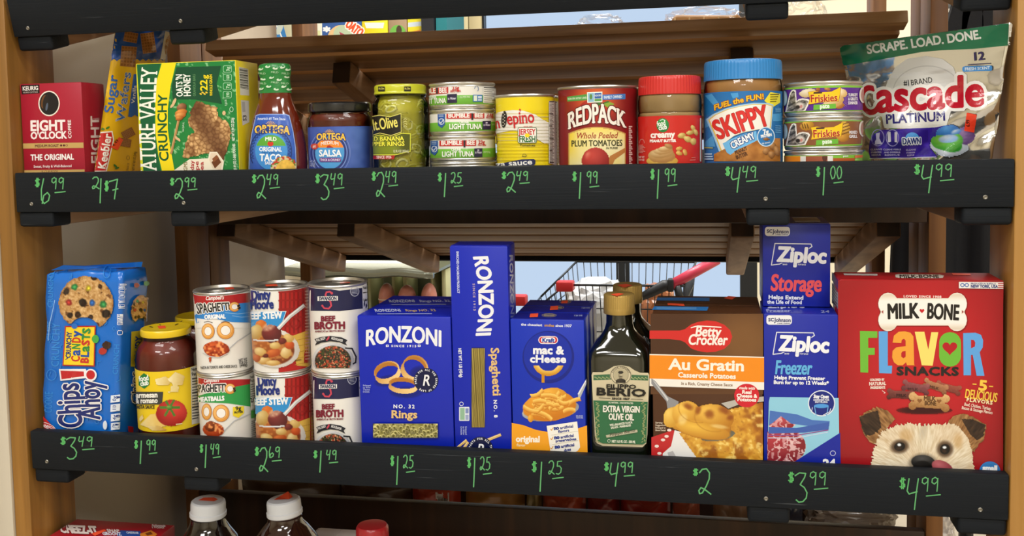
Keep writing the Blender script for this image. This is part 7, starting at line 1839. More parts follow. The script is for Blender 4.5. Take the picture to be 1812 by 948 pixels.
def heart(a, cx, cy, s, col): a.poly([(cx + s * 16 * math.sin(t) ** 3 / 16, cy - s * (13 * math.cos(t) - 5 * math.cos(2 * t) - 2 * math.cos(3 * t) - math.cos(4 * t)) / 16) for t in np.linspace(0, 2 * math.pi, 40)[:-1]], col)
heart(a, 419, 194, 11, '#c3202a')
G_, BLU_, OR_, YE_ = '#6fb83a', '#5fa4e4', '#eda23a', '#f3dc72'
a.poly([(134, 286), (214, 288), (214, 318), (172, 318), (172, 364), (202, 364), (202, 396), (172, 396), (172, 478), (136, 476)], G_)
a.poly([(220, 288), (262, 288), (262, 446), (282, 446), (280, 482), (222, 480)], BLU_)
a.poly([(284, 340), (290, 308), (312, 290), (340, 288), (366, 294), (380, 312), (383, 440), (386, 444), (350, 444), (346, 430), (330, 444), (308, 444), (290, 430), (282, 408), (284, 378), (300, 362), (344, 356), (344, 330), (336, 322), (326, 328), (324, 342)], OR_); a.poly([(344, 378), (344, 404), (334, 412), (324, 404), (324, 388), (330, 380)], '#b81c25')
a.poly([(386, 290), (430, 290), (448, 372), (462, 292), (494, 292), (468, 446), (418, 444)], YE_)
a.rr(498, 292, 598, 450, 48, G_); heart(a, 547, 364, 34, '#b51b24')
a.poly([(608, 296), (664, 294), (690, 304), (700, 330), (698, 362), (684, 384), (706, 492), (670, 492), (652, 396), (644, 396), (644, 490), (610, 490)], BLU_); a.poly([(644, 326), (658, 328), (664, 340), (662, 358), (644, 366)], '#b81c25')
a.text('SNACKS', (302, 488), (588, 490), 36, '#231f1e', 6, track=.05)
for q in range(3): a.text(('COLORED BY', 'NATURAL', 'INGREDIENTS')[q], ((180, 176, 182)[q], (516, 536, 552)[q]), ((246, 254, 250)[q], (514, 534, 551)[q]), (10, 15, 11)[q], '#f0ddd2', 1.6)
a.line([(236, 560), (250, 570), (244, 572)], 2.5, '#f0ddd2')
a.text('5', (676, 556), (718, 560), 44, '#f3c84a', 6); a.line([(652, 530), (668, 531)], 5, '#f3c84a'); a.line([(728, 540), (744, 541)], 5, '#f3c84a'); a.text('DELICIOUS', (614, 592), (762, 612), 40, '#f3c84a', 3.2); a.text('FLAVORS', (622, 608), (742, 624), 15, '#f3e2b4', 2, track=.15)
a.text('Beef, Chicken, Turkey,', (612, 628), (736, 650), 14, '#f0d9c8', 1, serif=.5); a.text('Bacon & Sausage Flavors', (600, 644), (742, 668), 14, '#f0d9c8', 1, serif=.5)
def biscuits(X, Y):
    col = np.tile(rgb('#8a1119'), (len(X), 1)); m = np.zeros(len(X), bool); n = vnoise(X, Y, 5, 3)
    sh_ = (1 - sm(.5, 1.1, sell(X, Y, 430, 650, 150, 22))); col = col * (1 - sh_[:, None] * .6); m |= sh_ > .3
    for (cx, cy, L, ro, c0, c1) in ((540, 548, 60, 14, '#a85a48', '#6e2f28'), (480, 540, 58, 20, '#c08a62', '#7a4a32'), (390, 545, 64, 12, '#9a5a5c', '#5e2c30'), (320, 578, 62, 4, '#8a4a44', '#4f2220'), (452, 612, 92, 4, '#dcb27a', '#9a6a3a')):
        c_, q = math.cos(R(ro)), math.sin(R(ro)); dx, dy = X - cx, Y - cy; u, v = dx * c_ + dy * q, -dx * q + dy * c_; w = L * .3
        k = (np.abs(u) < L * .8) & (np.abs(v) < w)
        for su in (-1, 1):
            for sv in (-1, 1): k |= np.hypot(u - su * L * .82, v - sv * w * .75) < w * .72
        t_ = np.clip(.5 + v / (2.6 * w) + .3 * (n - .5), 0, 1); cc = np.outer(1 - t_, rgb(c0)) + np.outer(t_, rgb(c1)); col[k] = cc[k]; m |= k
    return col, m
a.raster(240, 500, 620, 680, 2.6, biscuits)
a.text('MILK', (426, 604), (480, 606), 19, '#5a3a1c', 2.6); a.text('BONE', (430, 626), (484, 628), 19, '#5a3a1c', 2.6); heart(a, 408, 606, 11, '#8a5a30'); heart(a, 497, 608, 11, '#8a5a30')
a.text('MILK', (352, 558), (400, 560), 12, '#4a2426', 1.4); a.text('MILK', (452, 546), (494, 556), 12, '#5a3424', 1.4); a.text('MILK', (300, 586), (346, 588), 12, '#3a1818', 1.4)
def dog(X, Y):
    th_, rr_ = np.arctan2(Y - 960, X - 425), np.hypot(X - 425, Y - 960); n1, n2, n3 = fbm(X + .4 * Y, Y, 40, 2), vnoise(th_ * 58 + .02 * rr_, rr_ / 26, 1, 7), vnoise(th_ * 120, rr_ / 15, 1, 9)
    fur = np.clip(.45 * n1 + .4 * n2 + .25 * n3, 0, 1)
    p = Pic(X, Y, '#b81c25')
    jag = 16 * (n2 - .5) + 10 * (n3 - .5)
    head = [(176, 930), (184, 880), (196, 820), (214, 770), (250, 730), (300, 706), (350, 698), (420, 704), (480, 706), (540, 700), (590, 720), (630, 770), (652, 840), (664, 930)]
    hm = inpoly(X + jag * .7, Y - 8 + jag, head)
    c = np.outer(1 - fur, rgb('#bd9f74')) + np.outer(fur, rgb('#f6ecd8'))
    wh = np.maximum.reduce([1 - sm(.4, 1.2, sell(X, Y, 425, 770, 60, 90)), 1 - sm(.3, 1.2, sell(X, Y, 220, 860, 46, 80)) * 1, 1 - sm(.3, 1.2, sell(X, Y, 600, 850, 60, 80)), 1 - sm(.4, 1.2, sell(X, Y, 300, 880, 70, 60))]) * .75
    c = c * (1 - wh[:, None]) + (np.outer(1 - n2, rgb('#cdbb98')) + np.outer(n2, rgb('#fbf5e6'))) * wh[:, None]
    tan = np.maximum((1 - sm(.3, 1.1, sell(X, Y, 345, 765, 44, 40))), (1 - sm(.3, 1.1, sell(X, Y, 585, 790, 30, 50)))) * .5; c = c * (1 - tan[:, None]) + rgb('#b98a4a') * tan[:, None]
    dk = (1 - sm(.2, 1.1, sell(X, Y, 425, 745, 26, 60, 12))) * .4 * n2; c = c * (1 - dk[:, None]) + rgb('#6a5a44') * dk[:, None]
    earl = [(128, 680), (170, 648), (216, 632), (262, 650), (300, 690), (262, 730), (232, 764), (206, 806), (180, 800), (150, 760), (138, 720)]
    earr = [(536, 704), (560, 676), (606, 662), (650, 676), (718, 716), (706, 780), (680, 806), (660, 842), (640, 836), (628, 790), (590, 740)]
    for pts, dark in ((earl, [(130, 682), (172, 662), (214, 650), (224, 690), (232, 730), (200, 760), (160, 768), (142, 730)]), (earr, [(600, 690), (650, 690), (714, 718), (700, 770), (672, 790), (640, 760), (616, 720)])):
        k = inpoly(X + jag * .4, Y + jag * .4, pts); cc = np.outer(1 - n2, rgb('#6a4424')) + np.outer(n2, rgb('#b98c58')); p.c[k] = cc[k]; p.m |= k
        k = inpoly(X + jag * .3, Y + jag * .3, dark); cc = np.outer(1 - n2, rgb('#20150f')) + np.outer(n2, rgb('#4a3424')); p.c[k] = cc[k]
    p.c[hm] = c[hm]; p.m |= hm
    for cx, cy, rx, ry, ro in ((316, 816, 42, 32, -8), (524, 828, 38, 38, 30)):
        p.mix('#4a3524', (1 - sm(.7, 1.25, sell(X, Y, cx, cy, rx, ry, ro))) * .85, False); p.mix('#120d0b', 1 - sm(.75, .95, sell(X, Y, cx, cy, rx * .72, ry * .74, ro)), False); p.mix('#4a3020', (1 - sm(.3, .9, sell(X, Y, cx - 4, cy + 8, rx * .5, ry * .35, ro))) * .6, False)
        p.mix('#e9eef2', 1 - sm(.5, 1.1, sell(X, Y, cx - 2, cy - 8, 11, 8)), False)
    p.mix('#3a3430', (1 - sm(.8, 1.2, sell(X, Y, 424, 898, 66, 50))) * .5, False); p.blob(424, 888, 56, 34, '#4a4a4c', '#0e0d0d', 6, .06, lx=-.1, ly=-.5); p.blob(420, 910, 44, 30, '#1c1a1a', '#0a0909', 0)
    p.blob(512, 912, 52, 30, '#c06a72', '#8a3640', 24, .06); p.blob(470, 932, 50, 14, '#1c1414', '#120c0c', 0)
    return p.c, p.m & (Y < 945)
a.raster(116, 622, 726, 944, 2.6, dog)
a.ell(730, 928, 48, 44, '#2f78c0', n=32); a.text('small', (696, 926), (764, 928), 24, '#f0f4f8', 4)
a.poly([(588, 60), (792, 62), (792, 92), (588, 90)], '#e9e6e2'); a.ring(604, 75, 10, 9, 4, '#2f5ea8'); a.ring(624, 75, 10, 9, 4, '#2f5ea8'); a.text('PRODUCED IN BUFFALO', (642, 72), (758, 73), 7, '#3a4a7a', .8); a.text('NEW YORK, USA', (642, 87), (766, 88), 13, '#2a3a78', 1.8, serif=.6)
for q in range(3): a.poly([(768, 66 + q * 9), (792, 66 + q * 9), (792, 70.5 + q * 9), (766, 70.5 + q * 9)], '#b53a40')
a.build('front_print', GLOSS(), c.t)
a = Art(c.top, v7); a.k = 66
a.poly([(296, 32), (310, 29), (500, 31), (520, 36), (516, 46), (490, 48), (320, 47), (298, 44)], '#ded6ca'); a.text('MILK-BONE', (316, 46), (498, 46), 13, '#1f1c1b', 2, shear=-.2); a.build('top_print', GLOSS(), c.t)
a = Art(c.top, v7); a.k = 66; a.poly([(58, 26), (214, 28), (216, 36), (62, 34)], '#e0dcd6'); a.build('top_flap_strip', GLOSS(), c.t)
a = Art(c.top, v7); a.k = 78; a.poly([(556, 26), (640, 28), (646, 36), (562, 34)], '#f4552f'); a.build('price_sticker', print_mat('sticker_print', .6), c.t)
a = Art(c.left, v7); a.poly([(0, 55), (34, 110), (34, 185), (0, 150)], '#c9c0c0')
for q in range(6): a.line([(6, 72 + q * 14), (30, 108 + q * 14)], 4, '#4a3a3c')
a.poly([(-4, -10), (36, 60), (36, 100), (-4, 40)], '#6a2468'); a.build('side_print', GLOSS(), c.t)
# ================================================================== bottom shelf, only the tops of things show
zb = floor_z('base', .05)
def upright_bottle(lbl, x, y, ztop, capr, body_r, bodym, cx0, stick, tilt):
    t = thing('juice_bottle', lbl, 'bottle', (x, y, floor_z('base', y)), group='dark juice bottles with white caps')
    M = Matrix.Translation((x, y, floor_z('base', y))); h = ztop - floor_z('base', y)
    lathe('bottle', [(0, .0004), (body_r * .9, .0004), (body_r, .006), (body_r, h - .085), (body_r * .97, h - .07), (body_r * .82, h - .052), (body_r * .6, h - .038), (capr * 1.02, h - .03), (capr * .98, h - .024), (capr * .92, h - .023), (capr * .92, h - .01)], M, bodym, t)
    Mc = M @ Matrix.Translation((0, 0, h - .0225)) @ Matrix.Rotation(tilt, 4, 'Y')
    lathe('cap', [(0, 0), (capr, 0), (capr * 1.04, .0012), (capr * 1.04, .006), (capr * .995, .0072), (capr * .985, .0175), (capr * .95, .0205), (capr * .86, .0222), (0, .0224)], Mc, mat('cap_white', '#dfe3ea', .35, coat=.2), t, 96, mod=lambda i, k: 1 - .006 * (k % 2) if i in (4, 5) else 1)
    s = capr * .5
    bm = bmesh.new(); vs = [bm.verts.new(p) for p in ((-s, -s * .5, .0228), (s * .9, -s * .3, .0228), (s, s * .4, .0228), (s * .3, s * .8, .0228 + stick), (-s * .8, s * .4, .0228))]; bm.faces.new(vs); bm.transform(Mc)
    bm_obj('price_sticker', bm, STICK, t)
DARKJ = mat('dark_juice_bottle', '#120a0b', .06, coat=1.0)
BRNJ = mat('brown_juice_bottle', '#2a120d', .06, coat=1.0)
upright_bottle('near black juice bottle with white screw cap, first of two on the bottom shelf', .2155, .078, .7935, .0238, .046, DARKJ, 368, .0, .05)
upright_bottle('brown juice bottle with white cap and upturned orange sticker, on the bottom shelf', .3295, .078, .8015, .0232, .050, BRNJ, 505, .006, -.07)
# red capped bottle
y = .09; x = .4495; z0 = floor_z('base', y); h = .768 - z0
t = thing('squeeze_bottle', 'bottle with flat red cap and orange sticker, right of the white capped bottles', 'bottle', (x, y, z0))
M = Matrix.Translation((x, y, z0))
lathe('bottle', [(0, .0004), (.03, .0004), (.033, .004), (.033, h - .06), (.028, h - .045), (.02, h - .035), (.02, h - .028)], M, mat('bottle_red', '#8e1b1c', .3, coat=.4), t)
lathe('cap', [(0, h - .032), (.022, h - .032), (.0225, h - .03), (.0218, h - .004), (.0195, h - .0006), (.016, h), (0, h)], M, mat('cap_red', '#b3242c', .35, coat=.2), t)
box('price_sticker', -.011, .009, -.019, -.0188, h - .012, h - .006, STICK, t, M=M)
# red cracker carton
x0, x1 = .004, .158; yq = .028; z0 = floor_z('base', yq); ht = .75 - z0
t = thing('cracker_box', 'red cheese cracker carton on the bottom shelf, seen from above', 'carton', ((x0 + x1) / 2, yq, z0))
box('carton', x0, x1, yq, .088, z0 + .0004, .75, mat('card_cracker_red', '#a01624', .38, coat=.12), t, bev=.0009)
tp = Plane((x0, yq, .75), (0, 0, 1), [((1, 0, 0), .001, x1 - x0 - .001), ((0, 1, 0), .001, .059)])
a = Art(tp, (80, 860, 2.8313)); a.k = 20
a.text('CHEEZ-IT', (78, 232), (270, 240), 36, '#efe2da', 6, shear=-.55, out=('#5a0d14', 2)); a.poly([(378, 222), (476, 226), (490, 262), (350, 262)], '#1f4a9c'); a.text('SNAP', (312, 230), (374, 232), 14, '#e6dcd8', 2, shear=-.5); a.text('GROOVZ', (290, 246), (384, 248), 15, '#dfe4f0', 2, shear=-.5); a.text('CHEDDAR', (408, 238), (470, 240), 9, '#dfe4f0', 1, shear=-.5)
a.text('GoRewards', (536, 202), (604, 204), 9, '#e6dcd8', 1, shear=-.4); a.text('1 POINT', (534, 212), (600, 214), 9, '#e6dcd8', 1, shear=-.4)
a.poly([(474, 240), (530, 222), (562, 242), (540, 262), (480, 262)], '#d9822a'); a.poly([(500, 238), (528, 230), (540, 242), (512, 250)], '#7a3c14')
a.build('top_print', GLOSS(), t)
a = Art(tp, (80, 860, 2.8313)); a.k = 60; a.poly([(230, 240), (296, 218), (306, 226), (250, 252)], '#f4552f'); a.build('price_sticker', print_mat('sticker_print', .6), t)
# pale cartons behind the bottles
for (xa_, xb_, ya, yb_, zt, lb) in ((.265, .315, .14, .20, .712, 'off-white carton tucked behind the two capped bottles'), (.325, .40, .14, .20, .712, 'second off-white carton tucked behind the capped bottles')):
    z0 = floor_z('base', ya); t = thing('plain_carton', lb, 'carton', ((xa_ + xb_) / 2, ya, z0), group='off-white cartons at the back of the bottom shelf')
    box('carton', xa_, xb_, ya, yb_, z0 + .0004, zt, mat('card_offwhite', '#cfc4bd', .6), t, bev=.0009)
    box('carton_flap', xa_ + .004, (xa_ + xb_) / 2 - .0005, ya + .001, yb_ - .001, zt, zt + .0006, mat('card_offwhite_flap', '#d8cec6', .6), t); box('carton_flap', (xa_ + xb_) / 2 + .0005, xb_ - .004, ya + .001, yb_ - .001, zt, zt + .0006, MATS['card_offwhite_flap'], t)

# soft packs on the far side's lowest shelf, glimpsed under the front board
def far_z(Y): return 0.53 + .0595 / math.cos(TH_OTHER) - (Y - .505) * math.tan(TH_OTHER)
def soft_pack(name, lbl, cat, xl, xr, yt, col, Y=.62, group='soft packs on the far low shelf', tilt=0, film=None, art=None, depth=.05, seed=1):
    yt -= 22; L, Rr = atY(xl, yt + tilt, Y), atY(xr, yt, Y); zb_ = far_z(Y - .04) + .001
    t = thing(name, lbl, cat, ((L[0] + Rr[0]) / 2, Y, zb_), group=group)
    quad = [L, Rr, np.array([Rr[0], Y, zb_]), np.array([L[0], Y, zb_])]
    o = sheet_bag('pack', quad, 'mid', depth, film or mat('film_' + col[1:], col, .3, coat=.3), t, nu=10, nv=8, seed=seed, n=(0, -1, 0), crimp=.0, pleat=.004)
    if art: art(o, t)
    return t
def bar(o, t):
    a = Art(Skin(o, 6), (740, 840, 2.745)); a.poly([(84, 84), (150, 86), (150, 138), (86, 136)], '#c9c4c0')
    for q in range(9): a.line([(92 + q * 6, 104), (93 + q * 6, 132)], 2.5, '#2c2a2a')
    a.build('pack_print', print_mat('film_print', .22, coat=.5), t)
soft_pack('snack_bag', 'orange-red pack with a barcode patch under the lower board', 'bag', 730, 815, 872, '#b5402a', art=bar, seed=1)
soft_pack('bread_bag', 'dark brown wrapped pack added to cover bright slats, left of the barcode pack', 'bread', 604, 727, 868, '#4a3524', seed=11)  # added to darken the bright slats at this end
soft_pack('bread_bag', 'long dusky pack added to cover bright slats, above the white capped bottles', 'bread', 428, 600, 862, '#55402c', seed=12)  # likewise added, keeps the lit slats here out of view
soft_pack('bread_bag', 'tan wrapped loaf under the lower board, beside the barcode pack', 'bread', 824, 928, 876, '#a5783c', seed=2)
soft_pack('bread_bag', 'olive tan loaf under the lower board, middle', 'bread', 932, 958, 880, '#8a7a4c', seed=3)
soft_pack('snack_bag', 'orange strip pack under the lower board, middle', 'bag', 960, 1036, 884, '#a8452a', seed=4)
soft_pack('snack_bag', 'dark red pack under the lower board, right of the middle', 'bag', 1040, 1096, 888, '#7a1d16', seed=5)
soft_pack('snack_bag', 'glossy brick red pack under the lower board', 'bag', 1098, 1186, 890, '#96281c', seed=6)
soft_pack('snack_bag', 'small salmon pack under the lower board', 'bag', 1190, 1238, 894, '#a3523c', seed=7)
CELLO = clear_glass('cellophane', (.985, .985, .985), .15, 1.5, .3)
soft_pack('wrapped_roll', 'brown roll in crinkled clear film under the lower board', 'bread', 1262, 1330, 900, '#8a6a50', seed=8)
soft_pack('wrapped_roll', 'navy wrapped pack under the lower board, before the right posts', 'bag', 1336, 1420, 902, '#232b44', seed=9)
def crinkle(name, lbl, xl, xr, yt, yb, Y, col, seed, grp=None, zfloor=None, depth=.07):
    """crumpled film bag: bright faceted skin over its contents"""
    rng = random.Random(seed); L, Rr = atY(xl, yt, Y), atY(xr, yt, Y); zb_ = zfloor if zfloor is not None else far_z(Y - .02) + .001
    t = thing(name, lbl, 'bag', ((L[0] + Rr[0]) / 2, Y, zb_), group=grp)
    w = Rr[0] - L[0]; h = L[2] - zb_
    bm = bmesh.new(); bmesh.ops.create_icosphere(bm, subdivisions=4, radius=1)
    for v in bm.verts:
        c = v.co.copy(); n = mnoise.noise(c * 2.3 + Vector((seed, 0, 0))) * .22 + abs(mnoise.noise(c * 5.0 + Vector((0, seed, 0)))) * .22
        s_ = 1 - .12 + n
        v.co = Vector((np.sign(c.x) * abs(c.x) ** .6 * s_ * w / 2, np.sign(c.y) * abs(c.y) ** .6 * s_ * depth / 2, np.sign(c.z) * abs(c.z) ** .7 * min(1.05, s_) * h / 2))
    zmin = min(v.co.z for v in bm.verts)
    for v in bm.verts: v.co += Vector(((L[0] + Rr[0]) / 2, Y + depth / 2, zb_ - zmin))
    bm_obj('film', bm, mat(name + '_film_' + col[1:], col, .16, coat=.8), t)
crinkle('film_wrapped_pack', 'silvery crinkled film pack under the lower board at right', 1428, 1592, 899, 940, .63, '#9a8f84', 3)

t = thing('dark_backing', 'long dark brown backing added behind the soft packs to darken the gaps between them', 'carton', (.7, .70, far_z(.70)))  # added dark backing, hides the bright floor between the packs
TM = Matrix.Translation((0, .70, far_z(.70) + .001)) @ Matrix.Rotation(-TH_OTHER, 4, 'X'); TC = mat('backing_brown', '#3a2419', .7)
box('backing_floor', .06, 1.17, 0, .24, .0, .003, TC, t, M=TM); box('backing_wall', .06, 1.17, 0, .003, .003, .10, TC, t, M=TM); box('backing_wall', .06, 1.17, .237, .24, .003, .06, TC, t, M=TM)
box('backing_end', .06, .063, .003, .237, .003, .06, TC, t, M=TM); box('backing_end', 1.167, 1.17, .003, .237, .003, .06, TC, t, M=TM)
# loaf and clear bags on top of the far side's upper shelf
def topfar_z(Y): return 1.386 + .0595 / math.cos(TH_OTHER) - (Y - .505) * math.tan(TH_OTHER)
Yl = .56; L, Rr = atY(1180, 50, Yl), atY(1316, 45, Yl); zt_ = atY(1250, 24, Yl)[2]; zl = topfar_z(Yl - .005) + .001
t = thing('bread_loaf', 'golden sliced loaf in clear film on top of the far upper shelf, by the window', 'bread', ((L[0] + Rr[0]) / 2, Yl + .05, zl))
bm = cube_bm(L[0] + .004, Rr[0] - .004, Yl + .01, Yl + .09, zl + .001, zt_, .012, 3)
for v in bm.verts: v.co.z += .003 * math.sin(v.co.x * 180)
bm_obj('loaf', bm, mat('bread_crust', '#b98648', .6, mottle=.25, mscale=60), t, auto=60)
for i in range(5):
    xx = L[0] + .012 + i * (Rr[0] - L[0] - .03) / 4; box('slice_edge', xx, xx + .003, Yl + .0085, Yl + .012, zl + .004, zt_ - .004, mat('bread_crumb', '#e3c48c', .7), t, bev=.001)
def clear_bag(lbl, xl, xr, yt, Y, D, seed, name='clear_bag', parent=None, zb_=None):
    L, Rr = atY(xl, yt, Y), atY(xr, yt, Y); zb_ = zb_ if zb_ is not None else topfar_z(Y - .01) + .001
    t = parent or thing(name, lbl, 'bag', ((L[0] + Rr[0]) / 2, Y + D / 2, zb_), group='clear film bags on the far upper shelf')
    bm = bmesh.new(); bmesh.ops.create_icosphere(bm, subdivisions=4, radius=1); w = Rr[0] - L[0]; h = L[2] - zb_
    for v in bm.verts:
        c = v.co.copy(); n = abs(mnoise.noise(c * 3.1 + Vector((seed, 0, 0)))) * .5 + abs(mnoise.noise(c * 7 + Vector((0, seed, 0)))) * .2
        s_ = 1.05 - n * .8; v.co = Vector((np.sign(c.x) * abs(c.x) ** .7 * s_ * w / 2 + (L[0] + Rr[0]) / 2, np.sign(c.y) * abs(c.y) ** .7 * s_ * D / 2 + Y + D / 2, max(zb_, np.sign(c.z) * abs(c.z) ** .8 * s_ * h / 2 + zb_ + h / 2)))
    return bm_obj('film', bm, CELLO, t)
clear_bag('', 1168, 1330, 8, Yl - .002, .10, 4, parent=t)
clear_bag('empty looking clear film bag in front of the bright window', 1008, 1106, 22, .58, .09, 9)
clear_bag('clear film bag with pale contents, right of the loaf', 1385, 1470, -6, .58, .09, 5)
clear_bag('low flat clear film bag before the cream wall', 1476, 1532, 28, .60, .07, 6)
# ================================================================== the shop behind the rack
# coat stand with a black coat, right of the rack
X0, Yc = 1.37, .80
t = thing('coat_stand', 'slim black coat stand to the right of the rack', 'coat stand', (X0 + .02, Yc + .1, 0))
tube('pole', [(X0 + .02, Yc + .1, .02), (X0 + .02, Yc + .1, 1.72)], .014, DARK, t, 12)
lathe('base', [(0, 0.0005), (.1, 0.0005), (.1, .012), (.03, .025), (0, .025)], Matrix.Translation((X0 + .02, Yc + .1, 0)), DARK, t)
for s_ in (-1, 1): tube('hook', [(X0 + .02, Yc + .1, 1.62), (X0 + .02 + s_ * .05, Yc + .06, 1.62), (X0 + .02 + s_ * .07, Yc + .05, 1.66)], .006, DARK, t, 8)
CO = mat('coat_black', '#14161c', .8, bump=.2, bscale=120)
t = thing('hanging_coat', 'black coat hanging from the stand, straps parting above the silver pouch', 'coat', (X0, Yc, .62))
bm = bmesh.new(); nx, nz = 24, 20; grid = []
for j in range(nz + 1):
    row = []
    for i in range(nx + 1):
        u, v = i / nx, j / nz; wv = .015 * math.sin(u * 19 + v * 2) + .008 * math.sin(u * 37)
        hw = .155 - .03 * v ** 3; row.append(bm.verts.new((X0 + .02 + (u - .5) * 2 * hw, Yc + .02 + wv * (1 - .5 * v) - .04 * (1 - (2 * u - 1) ** 2), .62 + .80 * v)))
    grid.append(row)
for j in range(nz):
    for i in range(nx): bm.faces.new((grid[j][i], grid[j][i + 1], grid[j + 1][i + 1], grid[j + 1][i]))
r = bmesh.ops.extrude_face_region(bm, geom=bm.faces[:])
for v in [g for g in r['geom'] if isinstance(g, bmesh.types.BMVert)]: v.co.y += .04
bmesh.ops.recalc_face_normals(bm, faces=bm.faces[:])
bm_obj('coat_body', bm, CO, t, smooth=True)
def strap(pix, w, Y=Yc + .01):
    P = [atY(x, y, Y) for x, y in pix]; bm = bmesh.new(); a_, b_ = [], []
    for p in P: a_.append((bm.verts.new((p[0] - w / 2, p[1] - .01, p[2])), bm.verts.new((p[0] + w / 2, p[1] - .01, p[2])), bm.verts.new((p[0] + w / 2, p[1] + .01, p[2])), bm.verts.new((p[0] - w / 2, p[1] + .01, p[2]))))
    for A, B in zip(a_[:-1], a_[1:]):
        for k in range(4): bm.faces.new((A[k], A[(k + 1) % 4], B[(k + 1) % 4], B[k]))
    bm.faces.new(a_[0][::-1]); bm.faces.new(a_[-1]); bmesh.ops.recalc_face_normals(bm, faces=bm.faces[:]); bm_obj('strap', bm, CO, t)
strap([(1686, 75), (1694, 35), (1708, -12)], .034); strap([(1716, 75), (1718, 30), (1724, -12)], .034); strap([(1754, 75), (1752, 30), (1744, -4)], .028)
strap([(1700, 2), (1735, -2), (1770, -8)], .05)
# picture on the right rear wall
P1, P2 = atY(1663, -30, WY - .012), atY(1691, 26, WY - .012)
t = thing('framed_picture', 'small dark framed picture on the cream wall behind the rack', 'picture', ((P1[0] + P2[0]) / 2, WY - .001, P2[2]))
box('frame', P1[0], P2[0], WY - .02, WY - .001, P2[2], P1[2], mat('frame_dark', '#2b2a28', .5), t, bev=.002)
box('mat_board', P1[0] + .012, P2[0] - .012, WY - .0215, WY - .0195, P2[2] + .012, P1[2] - .012, mat('picture_paper', '#a8a49a', .6), t)
rng = random.Random(2)
for q in range(4): cx, cz = rng.uniform(P1[0] + .02, P2[0] - .02), rng.uniform(P2[2] + .02, P2[2] + .09); lathe('ink_blot', [(0, .0008), (.008 + .004 * (q % 2), .0004), (.009 + .004 * (q % 2), 0)], Matrix.Translation((cx, WY - .0216, cz)) @ Matrix.Rotation(R(90), 4, 'X'), mat('ink_grey', '#4a4a48', .6), t, 10)
# white wrapped bundle by the right post foot
crinkle('paper_bundle', 'crumpled white paper bundle behind the right post, under the lower board', 1640, 1700, 918, 960, .66, '#cfc6bc', 8, zfloor=.5, depth=.10)
t = thing('stacked_crate', 'low dark crate that carries the white paper bundle', 'crate', (1.30, .66, 0)); box('crate_body', 1.245, 1.375, .655, .78, .0, .499, mat('crate_dark', '#2a2320', .6), t, bev=.004); box('crate_rim', 1.243, 1.377, .653, .782, .47, .485, mat('crate_rim', '#3a302a', .6), t)

# tall black upright with a teal board, edge of a shop shelf unit, and grocery boxes on it
YS = 3.2
bx = lambda x, y=60: atY(x, y, YS)[0]
zs = atY(650, 88, YS)[2] - .02
t = thing('wall_shelf', 'pale shop shelf with black upright and teal end board behind the rack', 'shelf', ((bx(480) + bx(790)) / 2, YS, 0))
box('upright', bx(748), bx(770), YS - .02, YS + .3, 0, 2.3, mat('upright_black', '#1c1d22', .5), t); box('end_board', bx(772), bx(791), YS, YS + .32, 0, 2.3, mat('board_teal', '#1f6f74', .5), t)
box('upright', bx(476) - .03, bx(476) - .005, YS, YS + .3, 0, 2.3, mat('upright_pale', '#cfc0a2', .6), t)
for z in (zs - .02, zs - .42, zs + .36): box('shelf_board', bx(476), bx(747), YS, YS + .3, z, z + .02, mat('board_pale', '#d9ccb0', .6), t)
def grocery(name, lbl, x0, x1, col, art, h=.30):
    X0_, X1_ = bx(x0), bx(x1); t = thing(name, lbl, 'carton', ((X0_ + X1_) / 2, YS + .02, zs), group='boxes on the far shop shelf')
    box('carton', X0_ + .001, X1_ - .001, YS + .02, YS + .09, zs + .0005, zs + h, mat('far_card_' + col[1:], col, .5), t, bev=.001)
    if art:
        a = Art(Plane((X0_, YS + .02, zs), (0, -1, 0))); art(a); a.build('front_print', print_mat('far_print', .5), t)
def a1(a): a.poly([(482, 30), (497, 30), (512, 82), (486, 82)], '#3f86c8'); a.line([(487, 40), (506, 82)], 2.5, '#f2f4f4'); a.ell(495, 50, 5, 12, '#cfd9cf', 20)
grocery('film_snack_bag', 'blue and clear snack pack at the left end of the far shelf', 480, 513, '#c9c4a4', a1)
grocery('plain_wood_box', 'narrow brown box on the far shelf', 514, 526, '#8a5a30', None)
grocery('tan_box', 'plain tan box on the far shelf', 527, 549, '#d9ae7c', None)
def a2(a): a.rr(554, 40, 570, 84, 2, '#f0efdc'); a.rr(557, 54, 567, 70, 1, '#dfe2a8'); a.line([(553, 40), (553, 84)], 1.5, '#9cc0dc')
grocery('cereal_box', 'pale blue and cream box on the far shelf', 550, 572, '#bcd4e4', a2)
def a3(a):
    a.poly([(570, 30), (640, 30), (640, 90), (570, 90)], '#3a5fa0'); a.text('*', (572, 62), (584, 62), 14, '#f0f2f6', 2); a.ell(578, 52, 4, 4, '#f0f2f6')
    a.ell(605, 70, 26, 26, '#e6c08a'); a.ell(608, 60, 18, 16, '#b9c9a8'); a.ell(598, 72, 12, 10, '#e9a04a'); a.text('OATO', (610, 46), (636, 66), 15, '#e8562c', 3, out=('#f6efe4', 2)); a.poly([(600, 56), (636, 74), (628, 78), (606, 70)], '#b0485a')
grocery('cereal_box', 'blue cereal box with star and bowl picture on the far shelf', 573, 637, '#3a5fa0', a3)
def a4(a): a.poly([(645, 40), (680, 40), (678, 50), (648, 50)], '#e9e4dc'); a.poly([(650, 62), (672, 60), (676, 72), (672, 84), (648, 84), (646, 72)], '#7a6230'); a.rr(652, 68, 670, 82, 2, '#efe8d8')
grocery('cereal_box', 'yellow box with brown plaque on the far shelf', 638, 684, '#efd92a', a4)
def a5(a): a.ell(704, 58, 14, 14, '#6fae4a'); a.ell(706, 54, 5, 9, '#4a3a2c'); a.poly([(686, 66), (718, 60), (718, 88), (686, 88)], '#8a6a4c')
